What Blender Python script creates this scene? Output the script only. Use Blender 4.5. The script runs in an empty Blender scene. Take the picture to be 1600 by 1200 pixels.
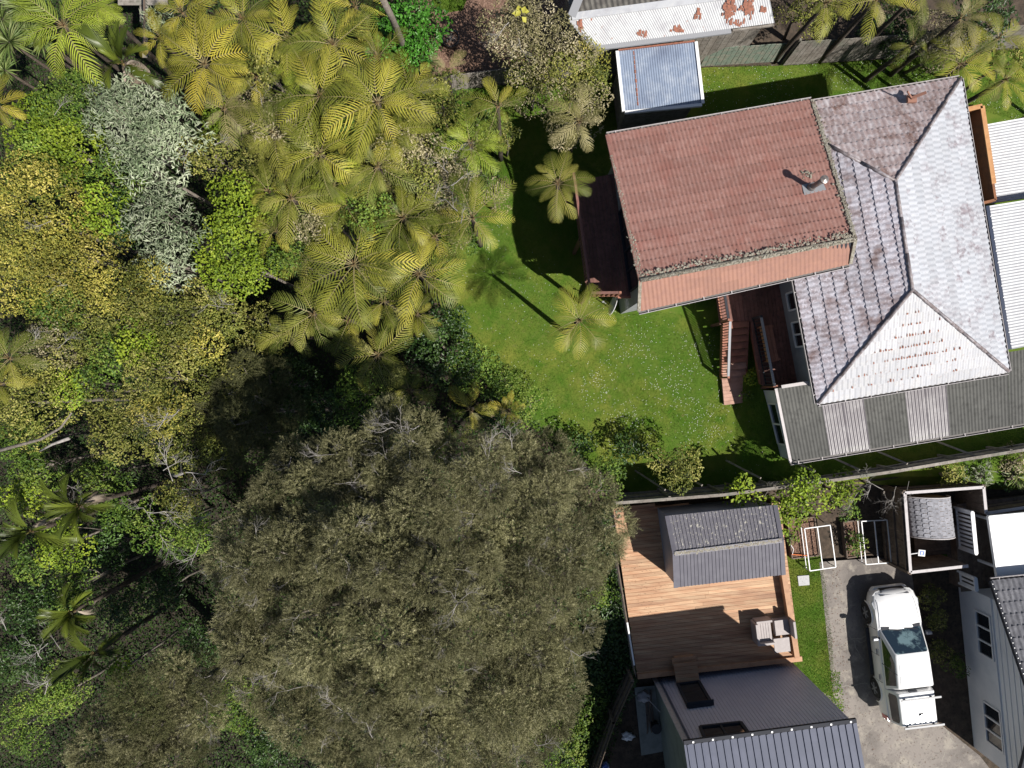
import bpy, bmesh, math, random
import numpy as np
from mathutils import Vector, Matrix, Euler, Quaternion

# ------------------------------------------------------------------ camera, sky, sun, exposure
SC = bpy.context.scene
COL = SC.collection
CAM_H = 28.5           # drone height above the lawn, metres
FPX = 1109.0           # focal length in pixels of a 1600 px wide frame
cam_data = bpy.data.cameras.new('camera')
cam = bpy.data.objects.new('camera', cam_data)
COL.objects.link(cam)
cam.location = (0, 0, CAM_H)
cam.rotation_euler = (0, 0, 0)
cam_data.sensor_width = 36.0
cam_data.lens = 36.0 * FPX / 1600.0
cam_data.clip_start = 0.1
cam_data.clip_end = 600
SC.camera = cam

SUN_DIR = Vector((0.80, -0.60, 1.33)).normalized()      # towards the sun
SUN_EL = math.asin(SUN_DIR.z)
SUN_AZ = math.atan2(SUN_DIR.x, SUN_DIR.y)
world = bpy.data.worlds.new('World')
SC.world = world
world.use_nodes = True
wn = world.node_tree
bg = wn.nodes['Background']
skyt = wn.nodes.new('ShaderNodeTexSky')
skyt.sky_type = 'NISHITA'
skyt.sun_disc = False
skyt.sun_elevation = SUN_EL
skyt.sun_rotation = SUN_AZ
wn.links.new(skyt.outputs[0], bg.inputs[0])
bg.inputs[1].default_value = 0.05
sun_data = bpy.data.lights.new('sun', 'SUN')
sun_data.energy = 5.0
sun_data.angle = math.radians(0.5)
sun_data.color = (1.0, 0.955, 0.89)
sun = bpy.data.objects.new('sun', sun_data)
COL.objects.link(sun)
sun.rotation_mode = 'QUATERNION'
sun.rotation_quaternion = SUN_DIR.to_track_quat('Z', 'Y')
sun.location = SUN_DIR * 60
SC.view_settings.view_transform = 'Standard'
SC.view_settings.look = 'None'
SC.view_settings.exposure = 0.45
SC.view_settings.gamma = 1.0
SC.view_settings.use_curve_mapping = False
SC.cycles.max_bounces = 5
SC.cycles.diffuse_bounces = 2
SC.cycles.transmission_bounces = 3
SC.cycles.transparent_max_bounces = 6
SC.cycles.use_denoising = True

rng = random.Random(7)
nrng = np.random.default_rng(11)

# ------------------------------------------------------------------ helpers
def P(px, py, z=0.0):
    """World point at height z seen at pixel (px, py) of the 1600x1200 photograph."""
    k = (CAM_H - z) / FPX
    return Vector(((px - 800) * k, (600 - py) * k, z))

def smooth(e0, e1, x):
    t = min(1.0, max(0.0, (x - e0) / (e1 - e0)))
    return t * t * (3 - 2 * t)

def gh(x, y):
    """Height of the terrain: the lawn is level, the gully falls away to the west."""
    z = -4.6 * smooth(-3.4, -12.0, x)
    z += 0.8 * smooth(8.7, 10.2, x) * smooth(1.6, 0.0, y) * smooth(-4.6, -3.6, y)
    z += -0.6 * smooth(8.0, 10.0, y) * smooth(-4.0, 0.0, x)
    if x < -3.0:
        z += 0.25 * math.sin(x * 0.9) * math.cos(y * 0.7) * smooth(-3.0, -6.0, x)
    return z

WPOS = {}
def wpos(o):
    return WPOS.get(o.name, Vector((0, 0, 0)))

def thing(name, label, cat, loc, group=None, kind=None):
    o = bpy.data.objects.new(name, None)
    COL.objects.link(o)
    o.location = loc
    o.empty_display_size = 0.2
    o['label'] = label
    o['category'] = cat
    if group: o['group'] = group
    if kind: o['kind'] = kind
    WPOS[o.name] = Vector(loc)
    return o

def tag(o, label, cat, group=None):
    o['label'] = label
    o['category'] = cat
    if group: o['group'] = group
    return o

def link(o, parent=None, loc=None):
    COL.objects.link(o)
    loc = Vector(loc) if loc is not None else Vector((0, 0, 0))
    WPOS[o.name] = loc
    if parent is not None:
        o.parent = parent
        o.location = loc - wpos(parent)
    else:
        o.location = loc
    return o

def place(name, mesh, parent, mat4):
    """Link an object sharing mesh, world matrix mat4, parent without rotation."""
    o = bpy.data.objects.new(name, mesh)
    COL.objects.link(o)
    loc, rot, sc = mat4.decompose()
    o.rotation_mode = 'QUATERNION'
    o.rotation_quaternion = rot
    o.scale = sc
    WPOS[o.name] = loc.copy()
    if parent is not None:
        o.parent = parent
        o.location = loc - wpos(parent)
    else:
        o.location = loc
    return o

class MB:
    """Collects simple shapes in world coordinates, then links them as one mesh object."""
    def __init__(s):
        s.v = []; s.f = []
    def add(s, vs, fs):
        b = len(s.v)
        s.v += [Vector(v) for v in vs]
        s.f += [tuple(i + b for i in f) for f in fs]
        return s
    def quad(s, a, b, c, d):
        return s.add([a, b, c, d], [(0, 1, 2, 3)])
    def hexa(s, bot, top):
        """bot, top: four corners each, counter-clockwise seen from above."""
        return s.add(list(bot) + list(top), [(3, 2, 1, 0), (4, 5, 6, 7), (0, 1, 5, 4), (1, 2, 6, 5), (2, 3, 7, 6), (3, 0, 4, 7)])
    def prism(s, poly, z0, z1):
        n = len(poly)
        area = sum(poly[i][0] * poly[(i + 1) % n][1] - poly[(i + 1) % n][0] * poly[i][1] for i in range(n))
        if area < 0: poly = poly[::-1]
        vs = [(p[0], p[1], z0) for p in poly] + [(p[0], p[1], z1) for p in poly]
        fs = [tuple(range(n - 1, -1, -1)), tuple(range(n, 2 * n))]
        fs += [(i, (i + 1) % n, n + (i + 1) % n, n + i) for i in range(n)]
        return s.add(vs, fs)
    def box(s, c, size, rz=0.0):
        cx, cy, cz = c; sx, sy, sz = size[0] / 2, size[1] / 2, size[2] / 2
        ca, sa = math.cos(rz), math.sin(rz)
        def q(x, y, z): return (cx + x * ca - y * sa, cy + x * sa + y * ca, cz + z)
        return s.hexa([q(-sx, -sy, -sz), q(sx, -sy, -sz), q(sx, sy, -sz), q(-sx, sy, -sz)],
                      [q(-sx, -sy, sz), q(sx, -sy, sz), q(sx, sy, sz), q(-sx, sy, sz)])
    def bar(s, a, b, w, h, up=(0, 0, 1)):
        """A box of width w and height h from a to b."""
        a = Vector(a); b = Vector(b); d = (b - a).normalized()
        u = Vector(up)
        if abs(d.dot(u)) > 0.98: u = Vector((0, 1, 0))
        r = d.cross(u).normalized() * (w / 2); t = r.cross(d).normalized() * (h / 2)
        return s.add([a - r - t, a + r - t, a + r + t, a - r + t, b - r - t, b + r - t, b + r + t, b - r + t],
                     [(0, 3, 2, 1), (4, 5, 6, 7), (0, 1, 5, 4), (1, 2, 6, 5), (2, 3, 7, 6), (3, 0, 4, 7)][::1])
    def tube(s, pts, rads, n=6, cap=True):
        pts = [Vector(p) for p in pts]
        if not hasattr(rads, '__len__'): rads = [rads] * len(pts)
        base = len(s.v)
        for i, p in enumerate(pts):
            d = (pts[min(i + 1, len(pts) - 1)] - pts[max(i - 1, 0)])
            d = d.normalized() if d.length > 1e-9 else Vector((0, 0, 1))
            u = Vector((0, 0, 1)) if abs(d.z) < 0.9 else Vector((1, 0, 0))
            a = d.cross(u).normalized(); b = d.cross(a).normalized()
            for k in range(n):
                t = 2 * math.pi * k / n
                s.v.append(p + (a * math.cos(t) + b * math.sin(t)) * rads[i])
        for i in range(len(pts) - 1):
            for k in range(n):
                k2 = (k + 1) % n
                s.f.append((base + i * n + k, base + i * n + k2, base + (i + 1) * n + k2, base + (i + 1) * n + k))
        if cap:
            s.f.append(tuple(base + k for k in range(n))[::-1])
            e = base + (len(pts) - 1) * n
            s.f.append(tuple(e + k for k in range(n)))
        return s
    def cyl(s, c, r, z0, z1, n=20, r1=None):
        return s.tube([(c[0], c[1], z0), (c[0], c[1], z1)], [r, r if r1 is None else r1], n)
    def build(s, name, mat, parent=None, smoothed=False, bevel=0.0, kind=None, label=None):
        c = Vector((0, 0, 0))
        if s.v:
            xs = [v.x for v in s.v]; ys = [v.y for v in s.v]; zs = [v.z for v in s.v]
            c = Vector(((min(xs) + max(xs)) / 2, (min(ys) + max(ys)) / 2, min(zs)))
        me = bpy.data.meshes.new(name)
        me.from_pydata([tuple(v - c) for v in s.v], [], s.f)
        me.validate()
        bm = bmesh.new(); bm.from_mesh(me)
        bmesh.ops.recalc_face_normals(bm, faces=bm.faces)
        bm.to_mesh(me); bm.free()
        if smoothed: me.shade_smooth()
        if mat is not None: me.materials.append(mat)
        o = bpy.data.objects.new(name, me)
        link(o, parent, c)
        if bevel > 0:
            md = o.modifiers.new('edge', 'BEVEL'); md.width = bevel; md.segments = 2; md.limit_method = 'ANGLE'
        if kind: o['kind'] = kind
        if label: o['label'] = label
        return o

# ------------------------------------------------------------------ materials
def mat(name, base, layers=(), rough=0.6, metal=0.0, bump=0.0, bscale=20.0, bdetail=4, rand=0.0, spec=0.5, streak=None,
        stretch=(1, 1, 1), rot=0.0, coat=0.0, trans=0.0, alpha=1.0, ripple=None):
    """Procedural material. layers: (colour, noise scale, lo, hi) painted one over the other by noise."""
    m = bpy.data.materials.new(name)
    m.use_nodes = True
    nt = m.node_tree; N = nt.nodes; L = nt.links
    bs = N['Principled BSDF']
    bs.inputs['Roughness'].default_value = rough
    bs.inputs['Metallic'].default_value = metal
    bs.inputs['Specular IOR Level'].default_value = spec
    bs.inputs['Coat Weight'].default_value = coat
    geo = N.new('ShaderNodeNewGeometry')
    mp = N.new('ShaderNodeMapping')
    mp.inputs['Rotation'].default_value = (0, 0, rot)
    mp.inputs['Scale'].default_value = stretch
    L.new(geo.outputs['Position'], mp.inputs['Vector'])
    rgb = N.new('ShaderNodeRGB'); rgb.outputs[0].default_value = (*base, 1)
    col = rgb.outputs[0]
    for i, (c, sc, lo, hi) in enumerate(layers):
        nz = N.new('ShaderNodeTexNoise'); nz.noise_dimensions = '4D'
        nz.inputs['W'].default_value = i * 3.7 + len(name)
        nz.inputs['Scale'].default_value = sc
        nz.inputs['Detail'].default_value = 5
        nz.inputs['Roughness'].default_value = 0.6
        L.new(mp.outputs[0], nz.inputs['Vector'])
        mr = N.new('ShaderNodeMapRange')
        mr.inputs['From Min'].default_value = lo; mr.inputs['From Max'].default_value = hi
        L.new(nz.outputs['Fac'], mr.inputs['Value'])
        mx = N.new('ShaderNodeMix'); mx.data_type = 'RGBA'
        L.new(mr.outputs[0], mx.inputs['Factor'])
        L.new(col, mx.inputs['A']); mx.inputs['B'].default_value = (*c, 1)
        col = mx.outputs['Result']
    if rand > 0:
        oi = N.new('ShaderNodeObjectInfo')
        mr = N.new('ShaderNodeMapRange')
        mr.inputs['To Min'].default_value = 1 - rand; mr.inputs['To Max'].default_value = 1 + rand
        L.new(oi.outputs['Random'], mr.inputs['Value'])
        hs = N.new('ShaderNodeHueSaturation')
        L.new(mr.outputs[0], hs.inputs['Value']); L.new(col, hs.inputs['Color'])
        col = hs.outputs[0]
    L.new(col, bs.inputs['Base Color'])
    if bump > 0:
        nz = N.new('ShaderNodeTexNoise'); nz.inputs['Scale'].default_value = bscale
        nz.inputs['Detail'].default_value = bdetail
        L.new(mp.outputs[0], nz.inputs['Vector'])
        bp = N.new('ShaderNodeBump'); bp.inputs['Strength'].default_value = bump; bp.inputs['Distance'].default_value = 0.02
        L.new(nz.outputs['Fac'], bp.inputs['Height']); L.new(bp.outputs[0], bs.inputs['Normal'])
    if alpha < 1.0:
        bs.inputs['Alpha'].default_value = alpha
    if trans > 0:
        bs.inputs['Transmission Weight'].default_value = trans
    return m

def leaf_mat(name, cols, rough=0.5, transl=0.3, spec=0.22, rand=0.18, attr=True, wet=0.0):
    m = bpy.data.materials.new(name)
    m.use_nodes = True
    nt = m.node_tree; N = nt.nodes; L = nt.links
    bs = N['Principled BSDF']; out = N['Material Output']
    bs.inputs['Roughness'].default_value = rough
    bs.inputs['Specular IOR Level'].default_value = spec
    if attr:
        at = N.new('ShaderNodeAttribute'); at.attribute_name = 'variety'
        src = at.outputs['Fac']
    else:
        oi = N.new('ShaderNodeObjectInfo'); src = oi.outputs['Random']
    ramp = N.new('ShaderNodeValToRGB')
    n = len(cols)
    while len(ramp.color_ramp.elements) < n: ramp.color_ramp.elements.new(0.5)
    for i, c in enumerate(cols):
        ramp.color_ramp.elements[i].position = i / max(1, n - 1)
        ramp.color_ramp.elements[i].color = (*c, 1)
    L.new(src, ramp.inputs[0])
    oi = N.new('ShaderNodeObjectInfo')
    mr = N.new('ShaderNodeMapRange')
    mr.inputs['To Min'].default_value = 1 - rand; mr.inputs['To Max'].default_value = 1 + rand
    L.new(oi.outputs['Random'], mr.inputs['Value'])
    geo = N.new('ShaderNodeNewGeometry')
    nz = N.new('ShaderNodeTexNoise'); nz.inputs['Scale'].default_value = 0.9; nz.inputs['Detail'].default_value = 3
    L.new(geo.outputs['Position'], nz.inputs['Vector'])
    mr2 = N.new('ShaderNodeMapRange'); mr2.inputs['From Min'].default_value = 0.3; mr2.inputs['From Max'].default_value = 0.7
    mr2.inputs['To Min'].default_value = 0.75; mr2.inputs['To Max'].default_value = 1.25
    L.new(nz.outputs['Fac'], mr2.inputs['Value'])
    mu = N.new('ShaderNodeMath'); mu.operation = 'MULTIPLY'
    L.new(mr.outputs[0], mu.inputs[0]); L.new(mr2.outputs[0], mu.inputs[1])
    hs = N.new('ShaderNodeHueSaturation')
    L.new(mu.outputs[0], hs.inputs['Value']); L.new(ramp.outputs[0], hs.inputs['Color'])
    L.new(hs.outputs[0], bs.inputs['Base Color'])
    tr = N.new('ShaderNodeBsdfTranslucent'); L.new(hs.outputs[0], tr.inputs['Color'])
    ms = N.new('ShaderNodeMixShader'); ms.inputs[0].default_value = transl * .45
    L.new(bs.outputs[0], ms.inputs[1]); L.new(tr.outputs[0], ms.inputs[2])
    L.new(ms.outputs[0], out.inputs['Surface'])
    return m

def glass_mat(name, c=(0.02, 0.03, 0.04), rough=0.05):
    return mat(name, c, rough=rough, spec=0.9, coat=0.3)

MT = {}
MT['soil'] = mat('soil', (0.045, 0.032, 0.022), [((0.09, 0.065, 0.045), 3.0, 0.4, 0.65), ((0.02, 0.018, 0.012), 9.0, 0.5, 0.7), ((0.11, 0.085, 0.06), 30, 0.6, 0.75)], rough=0.95, bump=0.8, bscale=25)
MT['lawn'] = mat('lawn_turf', (0.075, 0.130, 0.018), [((0.155, 0.175, 0.03), 0.35, 0.45, 0.62), ((0.05, 0.115, 0.010), 1.6, 0.45, 0.7), ((0.15, 0.15, 0.05), 5.0, 0.56, 0.75)], rough=0.95, bump=1.0, bscale=40, spec=.1)
MT['concrete_drive'] = mat('weathered_concrete', (0.225, 0.20, 0.18), [((0.13, 0.115, 0.105), 0.45, 0.42, 0.6), ((0.30, 0.27, 0.23), 2.2, 0.5, 0.68), ((0.10, 0.09, 0.08), 11.0, 0.55, 0.72), ((0.36, 0.33, 0.28), 40.0, 0.6, 0.75)], rough=0.9, bump=0.4, bscale=60)
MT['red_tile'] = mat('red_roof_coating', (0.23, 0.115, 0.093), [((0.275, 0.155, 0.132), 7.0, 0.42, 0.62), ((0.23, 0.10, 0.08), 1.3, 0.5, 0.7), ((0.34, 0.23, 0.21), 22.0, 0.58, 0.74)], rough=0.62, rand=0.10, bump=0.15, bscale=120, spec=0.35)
MT['red_tile_sunlit'] = mat('red_roof_coating_south', (0.27, 0.135, 0.095), [((0.24, 0.12, 0.09), 6.0, 0.42, 0.62), ((0.34, 0.16, 0.11), 25.0, 0.58, 0.75)], rough=0.62, rand=0.08, bump=0.15, bscale=120, spec=0.35)  # warmer, brighter copy of the red coating paints sun on the south slope
MT['moss'] = mat('lichen_crust', (0.33, 0.31, 0.26), [((0.20, 0.18, 0.14), 14.0, 0.42, 0.56), ((0.36, 0.33, 0.26), 30.0, 0.52, 0.66), ((0.16, 0.10, 0.08), 5, 0.55, 0.7)], rough=0.95, bump=1.0, bscale=60)
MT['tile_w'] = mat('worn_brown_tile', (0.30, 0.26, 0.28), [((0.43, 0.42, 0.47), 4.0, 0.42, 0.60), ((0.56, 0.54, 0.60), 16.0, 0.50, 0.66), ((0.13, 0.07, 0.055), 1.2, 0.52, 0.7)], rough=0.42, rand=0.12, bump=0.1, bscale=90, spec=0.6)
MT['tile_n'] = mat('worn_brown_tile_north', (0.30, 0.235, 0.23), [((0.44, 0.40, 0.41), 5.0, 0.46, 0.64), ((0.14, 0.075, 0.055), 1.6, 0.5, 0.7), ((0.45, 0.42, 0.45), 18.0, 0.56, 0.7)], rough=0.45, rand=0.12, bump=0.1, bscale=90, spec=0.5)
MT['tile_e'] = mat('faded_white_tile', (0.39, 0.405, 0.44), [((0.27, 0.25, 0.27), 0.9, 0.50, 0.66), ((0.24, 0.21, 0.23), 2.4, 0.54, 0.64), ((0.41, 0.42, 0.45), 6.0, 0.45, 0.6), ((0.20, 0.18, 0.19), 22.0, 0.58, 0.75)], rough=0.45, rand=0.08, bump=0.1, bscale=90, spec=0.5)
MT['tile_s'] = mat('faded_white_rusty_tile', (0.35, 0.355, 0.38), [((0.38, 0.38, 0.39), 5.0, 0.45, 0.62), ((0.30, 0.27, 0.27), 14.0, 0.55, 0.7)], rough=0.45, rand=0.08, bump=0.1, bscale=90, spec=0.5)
MT['ridge_cap'] = mat('ridge_capping', (0.16, 0.13, 0.13), [((0.30, 0.28, 0.30), 9.0, 0.45, 0.65)], rough=0.5)
MT['white_iron'] = mat('white_painted_iron', (0.44, 0.45, 0.47), [((0.36, 0.36, 0.38), 2.0, 0.45, 0.7), ((0.50, 0.50, 0.50), 9.0, 0.5, 0.7)], rough=0.45, bump=0.05, bscale=60)
MT['rusty_white_iron'] = mat('rusty_white_iron', (0.46, 0.47, 0.48), [((0.36, 0.36, 0.38), 2.5, 0.45, 0.7), ((0.33, 0.10, 0.045), 3.1, 0.70, 0.72), ((0.28, 0.09, 0.045), 5.0, 0.64, 0.68)], rough=0.55, bump=0.05, bscale=60)
MT['grey_iron'] = mat('old_grey_iron', (0.085, 0.085, 0.080), [((0.105, 0.105, 0.098), 0.8, 0.42, 0.6), ((0.06, 0.06, 0.056), 6.0, 0.5, 0.7)], rough=0.8, spec=0.25, bump=0.05, bscale=60)
MT['dark_grey_iron'] = mat('dark_grey_iron', (0.11, 0.10, 0.09), [((0.17, 0.16, 0.14), 3.0, 0.42, 0.6)], rough=0.6)
MT['blue_iron'] = mat('blue_grey_iron', (0.20, 0.245, 0.33), [((0.30, 0.34, 0.41), 3.0, 0.45, 0.65), ((0.14, 0.17, 0.24), 1.0, 0.5, 0.7)], rough=0.4, spec=0.6, bump=0.05)
MT['rust'] = mat('rust', (0.28, 0.11, 0.07), [((0.18, 0.08, 0.055), 12, 0.45, 0.6)], rough=0.85)
MT['clear_sheet'] = mat('clear_ribbed_sheet', (0.17, 0.155, 0.165), [((0.25, 0.235, 0.24), 1.6, 0.47, 0.62), ((0.17, 0.155, 0.16), 7.0, 0.5, 0.7)], rough=0.25, spec=0.7, alpha=0.93)
MT['cladding'] = mat('grey_metal_cladding', (0.45, 0.45, 0.53), [((0.49, 0.49, 0.57), 1.5, 0.45, 0.65)], rough=0.5, spec=0.5)
MT['cladding_roof'] = mat('grey_metal_roofing', (0.085, 0.095, 0.135), [((0.10, 0.11, 0.155), 2.0, 0.45, 0.65)], rough=0.6, spec=0.3)
MT['green_wall'] = mat('sage_wall', (0.19, 0.22, 0.19), [((0.15, 0.17, 0.15), 2.0, 0.45, 0.65)], rough=0.8)
MT['shed_iron'] = mat('shed_grey_steel', (0.10, 0.097, 0.118), [((0.12, 0.117, 0.138), 3.0, 0.45, 0.65)], rough=0.6, spec=.3)
MT['shed_iron_top'] = mat('shed_grey_steel_lichen', (0.125, 0.12, 0.14), [((0.155, 0.15, 0.17), 3.0, 0.45, 0.65), ((0.42, 0.40, 0.35), 7.0, 0.60, 0.64), ((0.42, 0.40, 0.34), 22.0, 0.60, 0.64)], rough=0.55)
MT['shed_wall'] = mat('shed_wall_steel', (0.22, 0.25, 0.31), [((0.18, 0.21, 0.27), 2.0, 0.45, 0.65)], rough=0.5)
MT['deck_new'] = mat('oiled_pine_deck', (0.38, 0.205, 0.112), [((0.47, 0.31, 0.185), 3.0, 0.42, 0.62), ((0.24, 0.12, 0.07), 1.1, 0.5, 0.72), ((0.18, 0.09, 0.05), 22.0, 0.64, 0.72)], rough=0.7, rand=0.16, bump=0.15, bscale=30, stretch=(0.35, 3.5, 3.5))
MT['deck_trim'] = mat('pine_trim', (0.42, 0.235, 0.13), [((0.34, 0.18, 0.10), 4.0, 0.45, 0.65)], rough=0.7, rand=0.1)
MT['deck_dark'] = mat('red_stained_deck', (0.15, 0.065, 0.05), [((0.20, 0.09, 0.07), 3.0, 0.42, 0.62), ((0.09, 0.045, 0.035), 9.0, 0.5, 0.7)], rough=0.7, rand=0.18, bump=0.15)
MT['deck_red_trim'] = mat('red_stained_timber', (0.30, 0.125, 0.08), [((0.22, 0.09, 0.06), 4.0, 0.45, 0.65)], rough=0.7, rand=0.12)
MT['step_wood'] = mat('faded_red_step_timber', (0.42, 0.25, 0.19), [((0.32, 0.18, 0.13), 4.0, 0.45, 0.65)], rough=0.75, rand=0.12)
MT['grey_wood'] = mat('weathered_grey_timber', (0.20, 0.175, 0.15), [((0.28, 0.255, 0.225), 3.0, 0.42, 0.62), ((0.10, 0.09, 0.075), 9.0, 0.5, 0.7), ((0.14, 0.16, 0.12), 1.0, 0.55, 0.75)], rough=0.9, rand=0.15, bump=0.3, bscale=20)
MT['green_wood'] = mat('green_flaking_timber', (0.15, 0.19, 0.15), [((0.22, 0.21, 0.17), 4.0, 0.45, 0.62), ((0.08, 0.10, 0.075), 9.0, 0.52, 0.7)], rough=0.9, rand=0.15)
MT['brown_wood'] = mat('brown_stained_fence', (0.115, 0.085, 0.065), [((0.16, 0.12, 0.09), 3.0, 0.42, 0.62), ((0.07, 0.05, 0.04), 9.0, 0.5, 0.7)], rough=0.85, rand=0.15, bump=0.2)
MT['white_paint'] = mat('white_paint', (0.74, 0.74, 0.74), [((0.64, 0.64, 0.65), 3.0, 0.5, 0.7)], rough=0.5)
MT['white_rail'] = mat('weathered_white_capping', (0.46, 0.43, 0.43), [((0.40, 0.37, 0.37), 6.0, 0.48, 0.62)], rough=0.7)
MT['white_wall'] = mat('white_weatherboard', (0.70, 0.71, 0.73), [((0.60, 0.62, 0.65), 1.2, 0.45, 0.7)], rough=0.6)
MT['cream_wall'] = mat('cream_render', (0.30, 0.31, 0.32), [((0.22, 0.23, 0.24), 2.0, 0.45, 0.7)], rough=0.8)
MT['white_roof'] = mat('white_membrane', (0.80, 0.80, 0.80), rough=0.5)
MT['galv'] = mat('galvanised_steel', (0.26, 0.265, 0.28), rough=0.5, metal=0.0)
MT['dark_metal'] = mat('dark_metal', (0.032, 0.034, 0.042), rough=0.75, spec=0.2)
MT['navy_metal'] = mat('navy_flashing', (0.03, 0.04, 0.07), rough=0.35)
MT['black_plastic'] = mat('black_plastic', (0.02, 0.02, 0.022), rough=0.5)
MT['tyre'] = mat('tyre_rubber', (0.022, 0.022, 0.023), rough=0.85)
MT['car_white'] = mat('white_car_paint', (0.78, 0.78, 0.78), rough=0.22, coat=0.7, spec=0.5)
MT['car_grey'] = mat('grey_car_trim', (0.30, 0.31, 0.33), rough=0.4, metal=0.4)
MT['glass'] = glass_mat('dark_glass', (0.012, 0.016, 0.022))
MT['windscreen'] = mat('windscreen_glass', (0.02, 0.035, 0.05), [((0.20, 0.30, 0.32), 2.6, 0.5, 0.62)], rough=0.06, spec=0.9, coat=0.5)
MT['red_lens'] = mat('red_lens', (0.45, 0.02, 0.015), rough=0.2, coat=0.5)
MT['clear_lens'] = mat('clear_lens', (0.5, 0.52, 0.55), rough=0.15, coat=0.5)
MT['shingle'] = mat('grey_shingle', (0.22, 0.22, 0.24), [((0.30, 0.30, 0.33), 8.0, 0.42, 0.6), ((0.14, 0.14, 0.155), 25.0, 0.55, 0.7)], rough=0.9, rand=0.12, bump=0.4, bscale=80)
MT['charcoal_tile'] = mat('charcoal_tile', (0.10, 0.10, 0.115), [((0.15, 0.15, 0.165), 5.0, 0.42, 0.62), ((0.07, 0.07, 0.075), 18.0, 0.5, 0.7)], rough=0.6, rand=0.12)
MT['plywood'] = mat('plywood', (0.28, 0.19, 0.11), [((0.20, 0.13, 0.08), 5.0, 0.45, 0.65)], rough=0.8)
MT['ochre_wall'] = mat('orange_stained_plywood', (0.22, 0.085, 0.03), [((0.15, 0.06, 0.025), 4.0, 0.45, 0.65)], rough=0.6)  # far darker than the rails: the pit's inner shadow is in the colour
MT['ochre_trim'] = mat('orange_stained_rail', (0.46, 0.24, 0.10), [((0.38, 0.18, 0.07), 5.0, 0.45, 0.65)], rough=0.6)
MT['bark_mulch'] = mat('bark_mulch', (0.13, 0.075, 0.05), [((0.24, 0.15, 0.11), 14.0, 0.45, 0.6), ((0.06, 0.035, 0.025), 20.0, 0.5, 0.65)], rough=0.95, bump=1.0, bscale=50)
MT['mulch_chip'] = mat('mulch_chip', (0.22, 0.13, 0.09), rough=0.9, rand=0.3, layers=[((0.10, 0.055, 0.035), 9.0, 0.45, 0.6)])
MT['resin'] = mat('grey_resin_furniture', (0.30, 0.265, 0.26), [((0.34, 0.305, 0.30), 6.0, 0.45, 0.65)], rough=0.6)
MT['paver'] = mat('pale_paver', (0.42, 0.42, 0.43), [((0.34, 0.34, 0.34), 9.0, 0.5, 0.7)], rough=0.8)
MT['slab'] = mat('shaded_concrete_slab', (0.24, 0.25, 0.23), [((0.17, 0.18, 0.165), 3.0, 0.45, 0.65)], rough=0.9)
MT['bark'] = mat('grey_bark', (0.16, 0.135, 0.11), [((0.24, 0.21, 0.18), 8.0, 0.45, 0.62), ((0.08, 0.065, 0.05), 20.0, 0.5, 0.7)], rough=0.95, bump=0.6, bscale=30)
MT['fern_trunk'] = mat('fibrous_fern_trunk', (0.055, 0.04, 0.03), [((0.10, 0.08, 0.06), 12.0, 0.45, 0.65)], rough=0.95, bump=1.0, bscale=40)
MT['dead_twig'] = mat('dead_grey_twig', (0.30, 0.28, 0.26), [((0.17, 0.155, 0.14), 5.0, 0.45, 0.65)], rough=0.9, rand=0.2)
MT['flue_metal'] = mat('tarnished_flue', (0.16, 0.15, 0.15), [((0.28, 0.24, 0.21), 12, 0.45, 0.6)], rough=0.4, metal=0.5)
MT['blue_tarp'] = mat('blue_tarp', (0.03, 0.09, 0.33), [((0.35, 0.45, 0.6), 6, 0.5, 0.6)], rough=0.5)
MT['orange_plastic'] = mat('orange_plastic', (0.55, 0.14, 0.03), rough=0.5)
MT['yellow_leaf'] = mat('yellow_leaf', (0.33, 0.31, 0.04), rough=0.6)
MT['daisy'] = mat('daisy_petals', (0.72, 0.71, 0.72), rough=0.8)
# foliage
MT['fern'] = leaf_mat('tree_fern_frond', [(0.10, 0.125, 0.018), (0.165, 0.18, 0.026), (0.235, 0.235, 0.034), (0.34, 0.30, 0.05)], attr=False, transl=0.28, rough=0.45)
MT['fern_rachis'] = mat('fern_midrib', (0.22, 0.18, 0.08), rough=0.7)
MT['fern_lime'] = leaf_mat('lime_fern_frond', [(0.20, 0.26, 0.03), (0.30, 0.35, 0.04)], attr=False, transl=0.3)
MT['fern_olive'] = leaf_mat('olive_fern_frond', [(0.10, 0.13, 0.022), (0.16, 0.175, 0.03), (0.24, 0.225, 0.045)], attr=False, transl=0.25)
MT['fern_brown'] = leaf_mat('browning_fern_frond', [(0.13, 0.135, 0.04), (0.19, 0.175, 0.06), (0.25, 0.22, 0.11)], attr=False, transl=0.2)
MT['fern_gold'] = leaf_mat('golden_fern_frond', [(0.22, 0.22, 0.03), (0.38, 0.32, 0.045)], attr=False, transl=0.3)
MT['nikau'] = leaf_mat('palm_frond', [(0.04, 0.06, 0.010), (0.10, 0.125, 0.018)], attr=False, transl=0.2, rough=0.35)
MT['nikau_dead'] = leaf_mat('dead_palm_frond', [(0.26, 0.20, 0.14), (0.38, 0.32, 0.26)], attr=False, transl=0.15, rough=0.8)
MT['sword'] = leaf_mat('sword_leaf', [(0.07, 0.11, 0.03), (0.13, 0.18, 0.05), (0.20, 0.23, 0.09)], transl=0.15, rough=0.35)
MT['leaf_olive'] = leaf_mat('olive_leaf', [(0.05, 0.068, 0.014), (0.115, 0.135, 0.024), (0.21, 0.215, 0.045), (0.38, 0.345, 0.11)], transl=0.25)
MT['leaf_gold'] = leaf_mat('golden_olive_leaf', [(0.07, 0.085, 0.018), (0.17, 0.18, 0.03), (0.32, 0.285, 0.05), (0.52, 0.44, 0.12)], transl=0.25)
MT['leaf_bright'] = leaf_mat('yellow_green_leaf', [(0.07, 0.12, 0.012), (0.18, 0.26, 0.02), (0.32, 0.38, 0.04)], transl=0.3)
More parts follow.
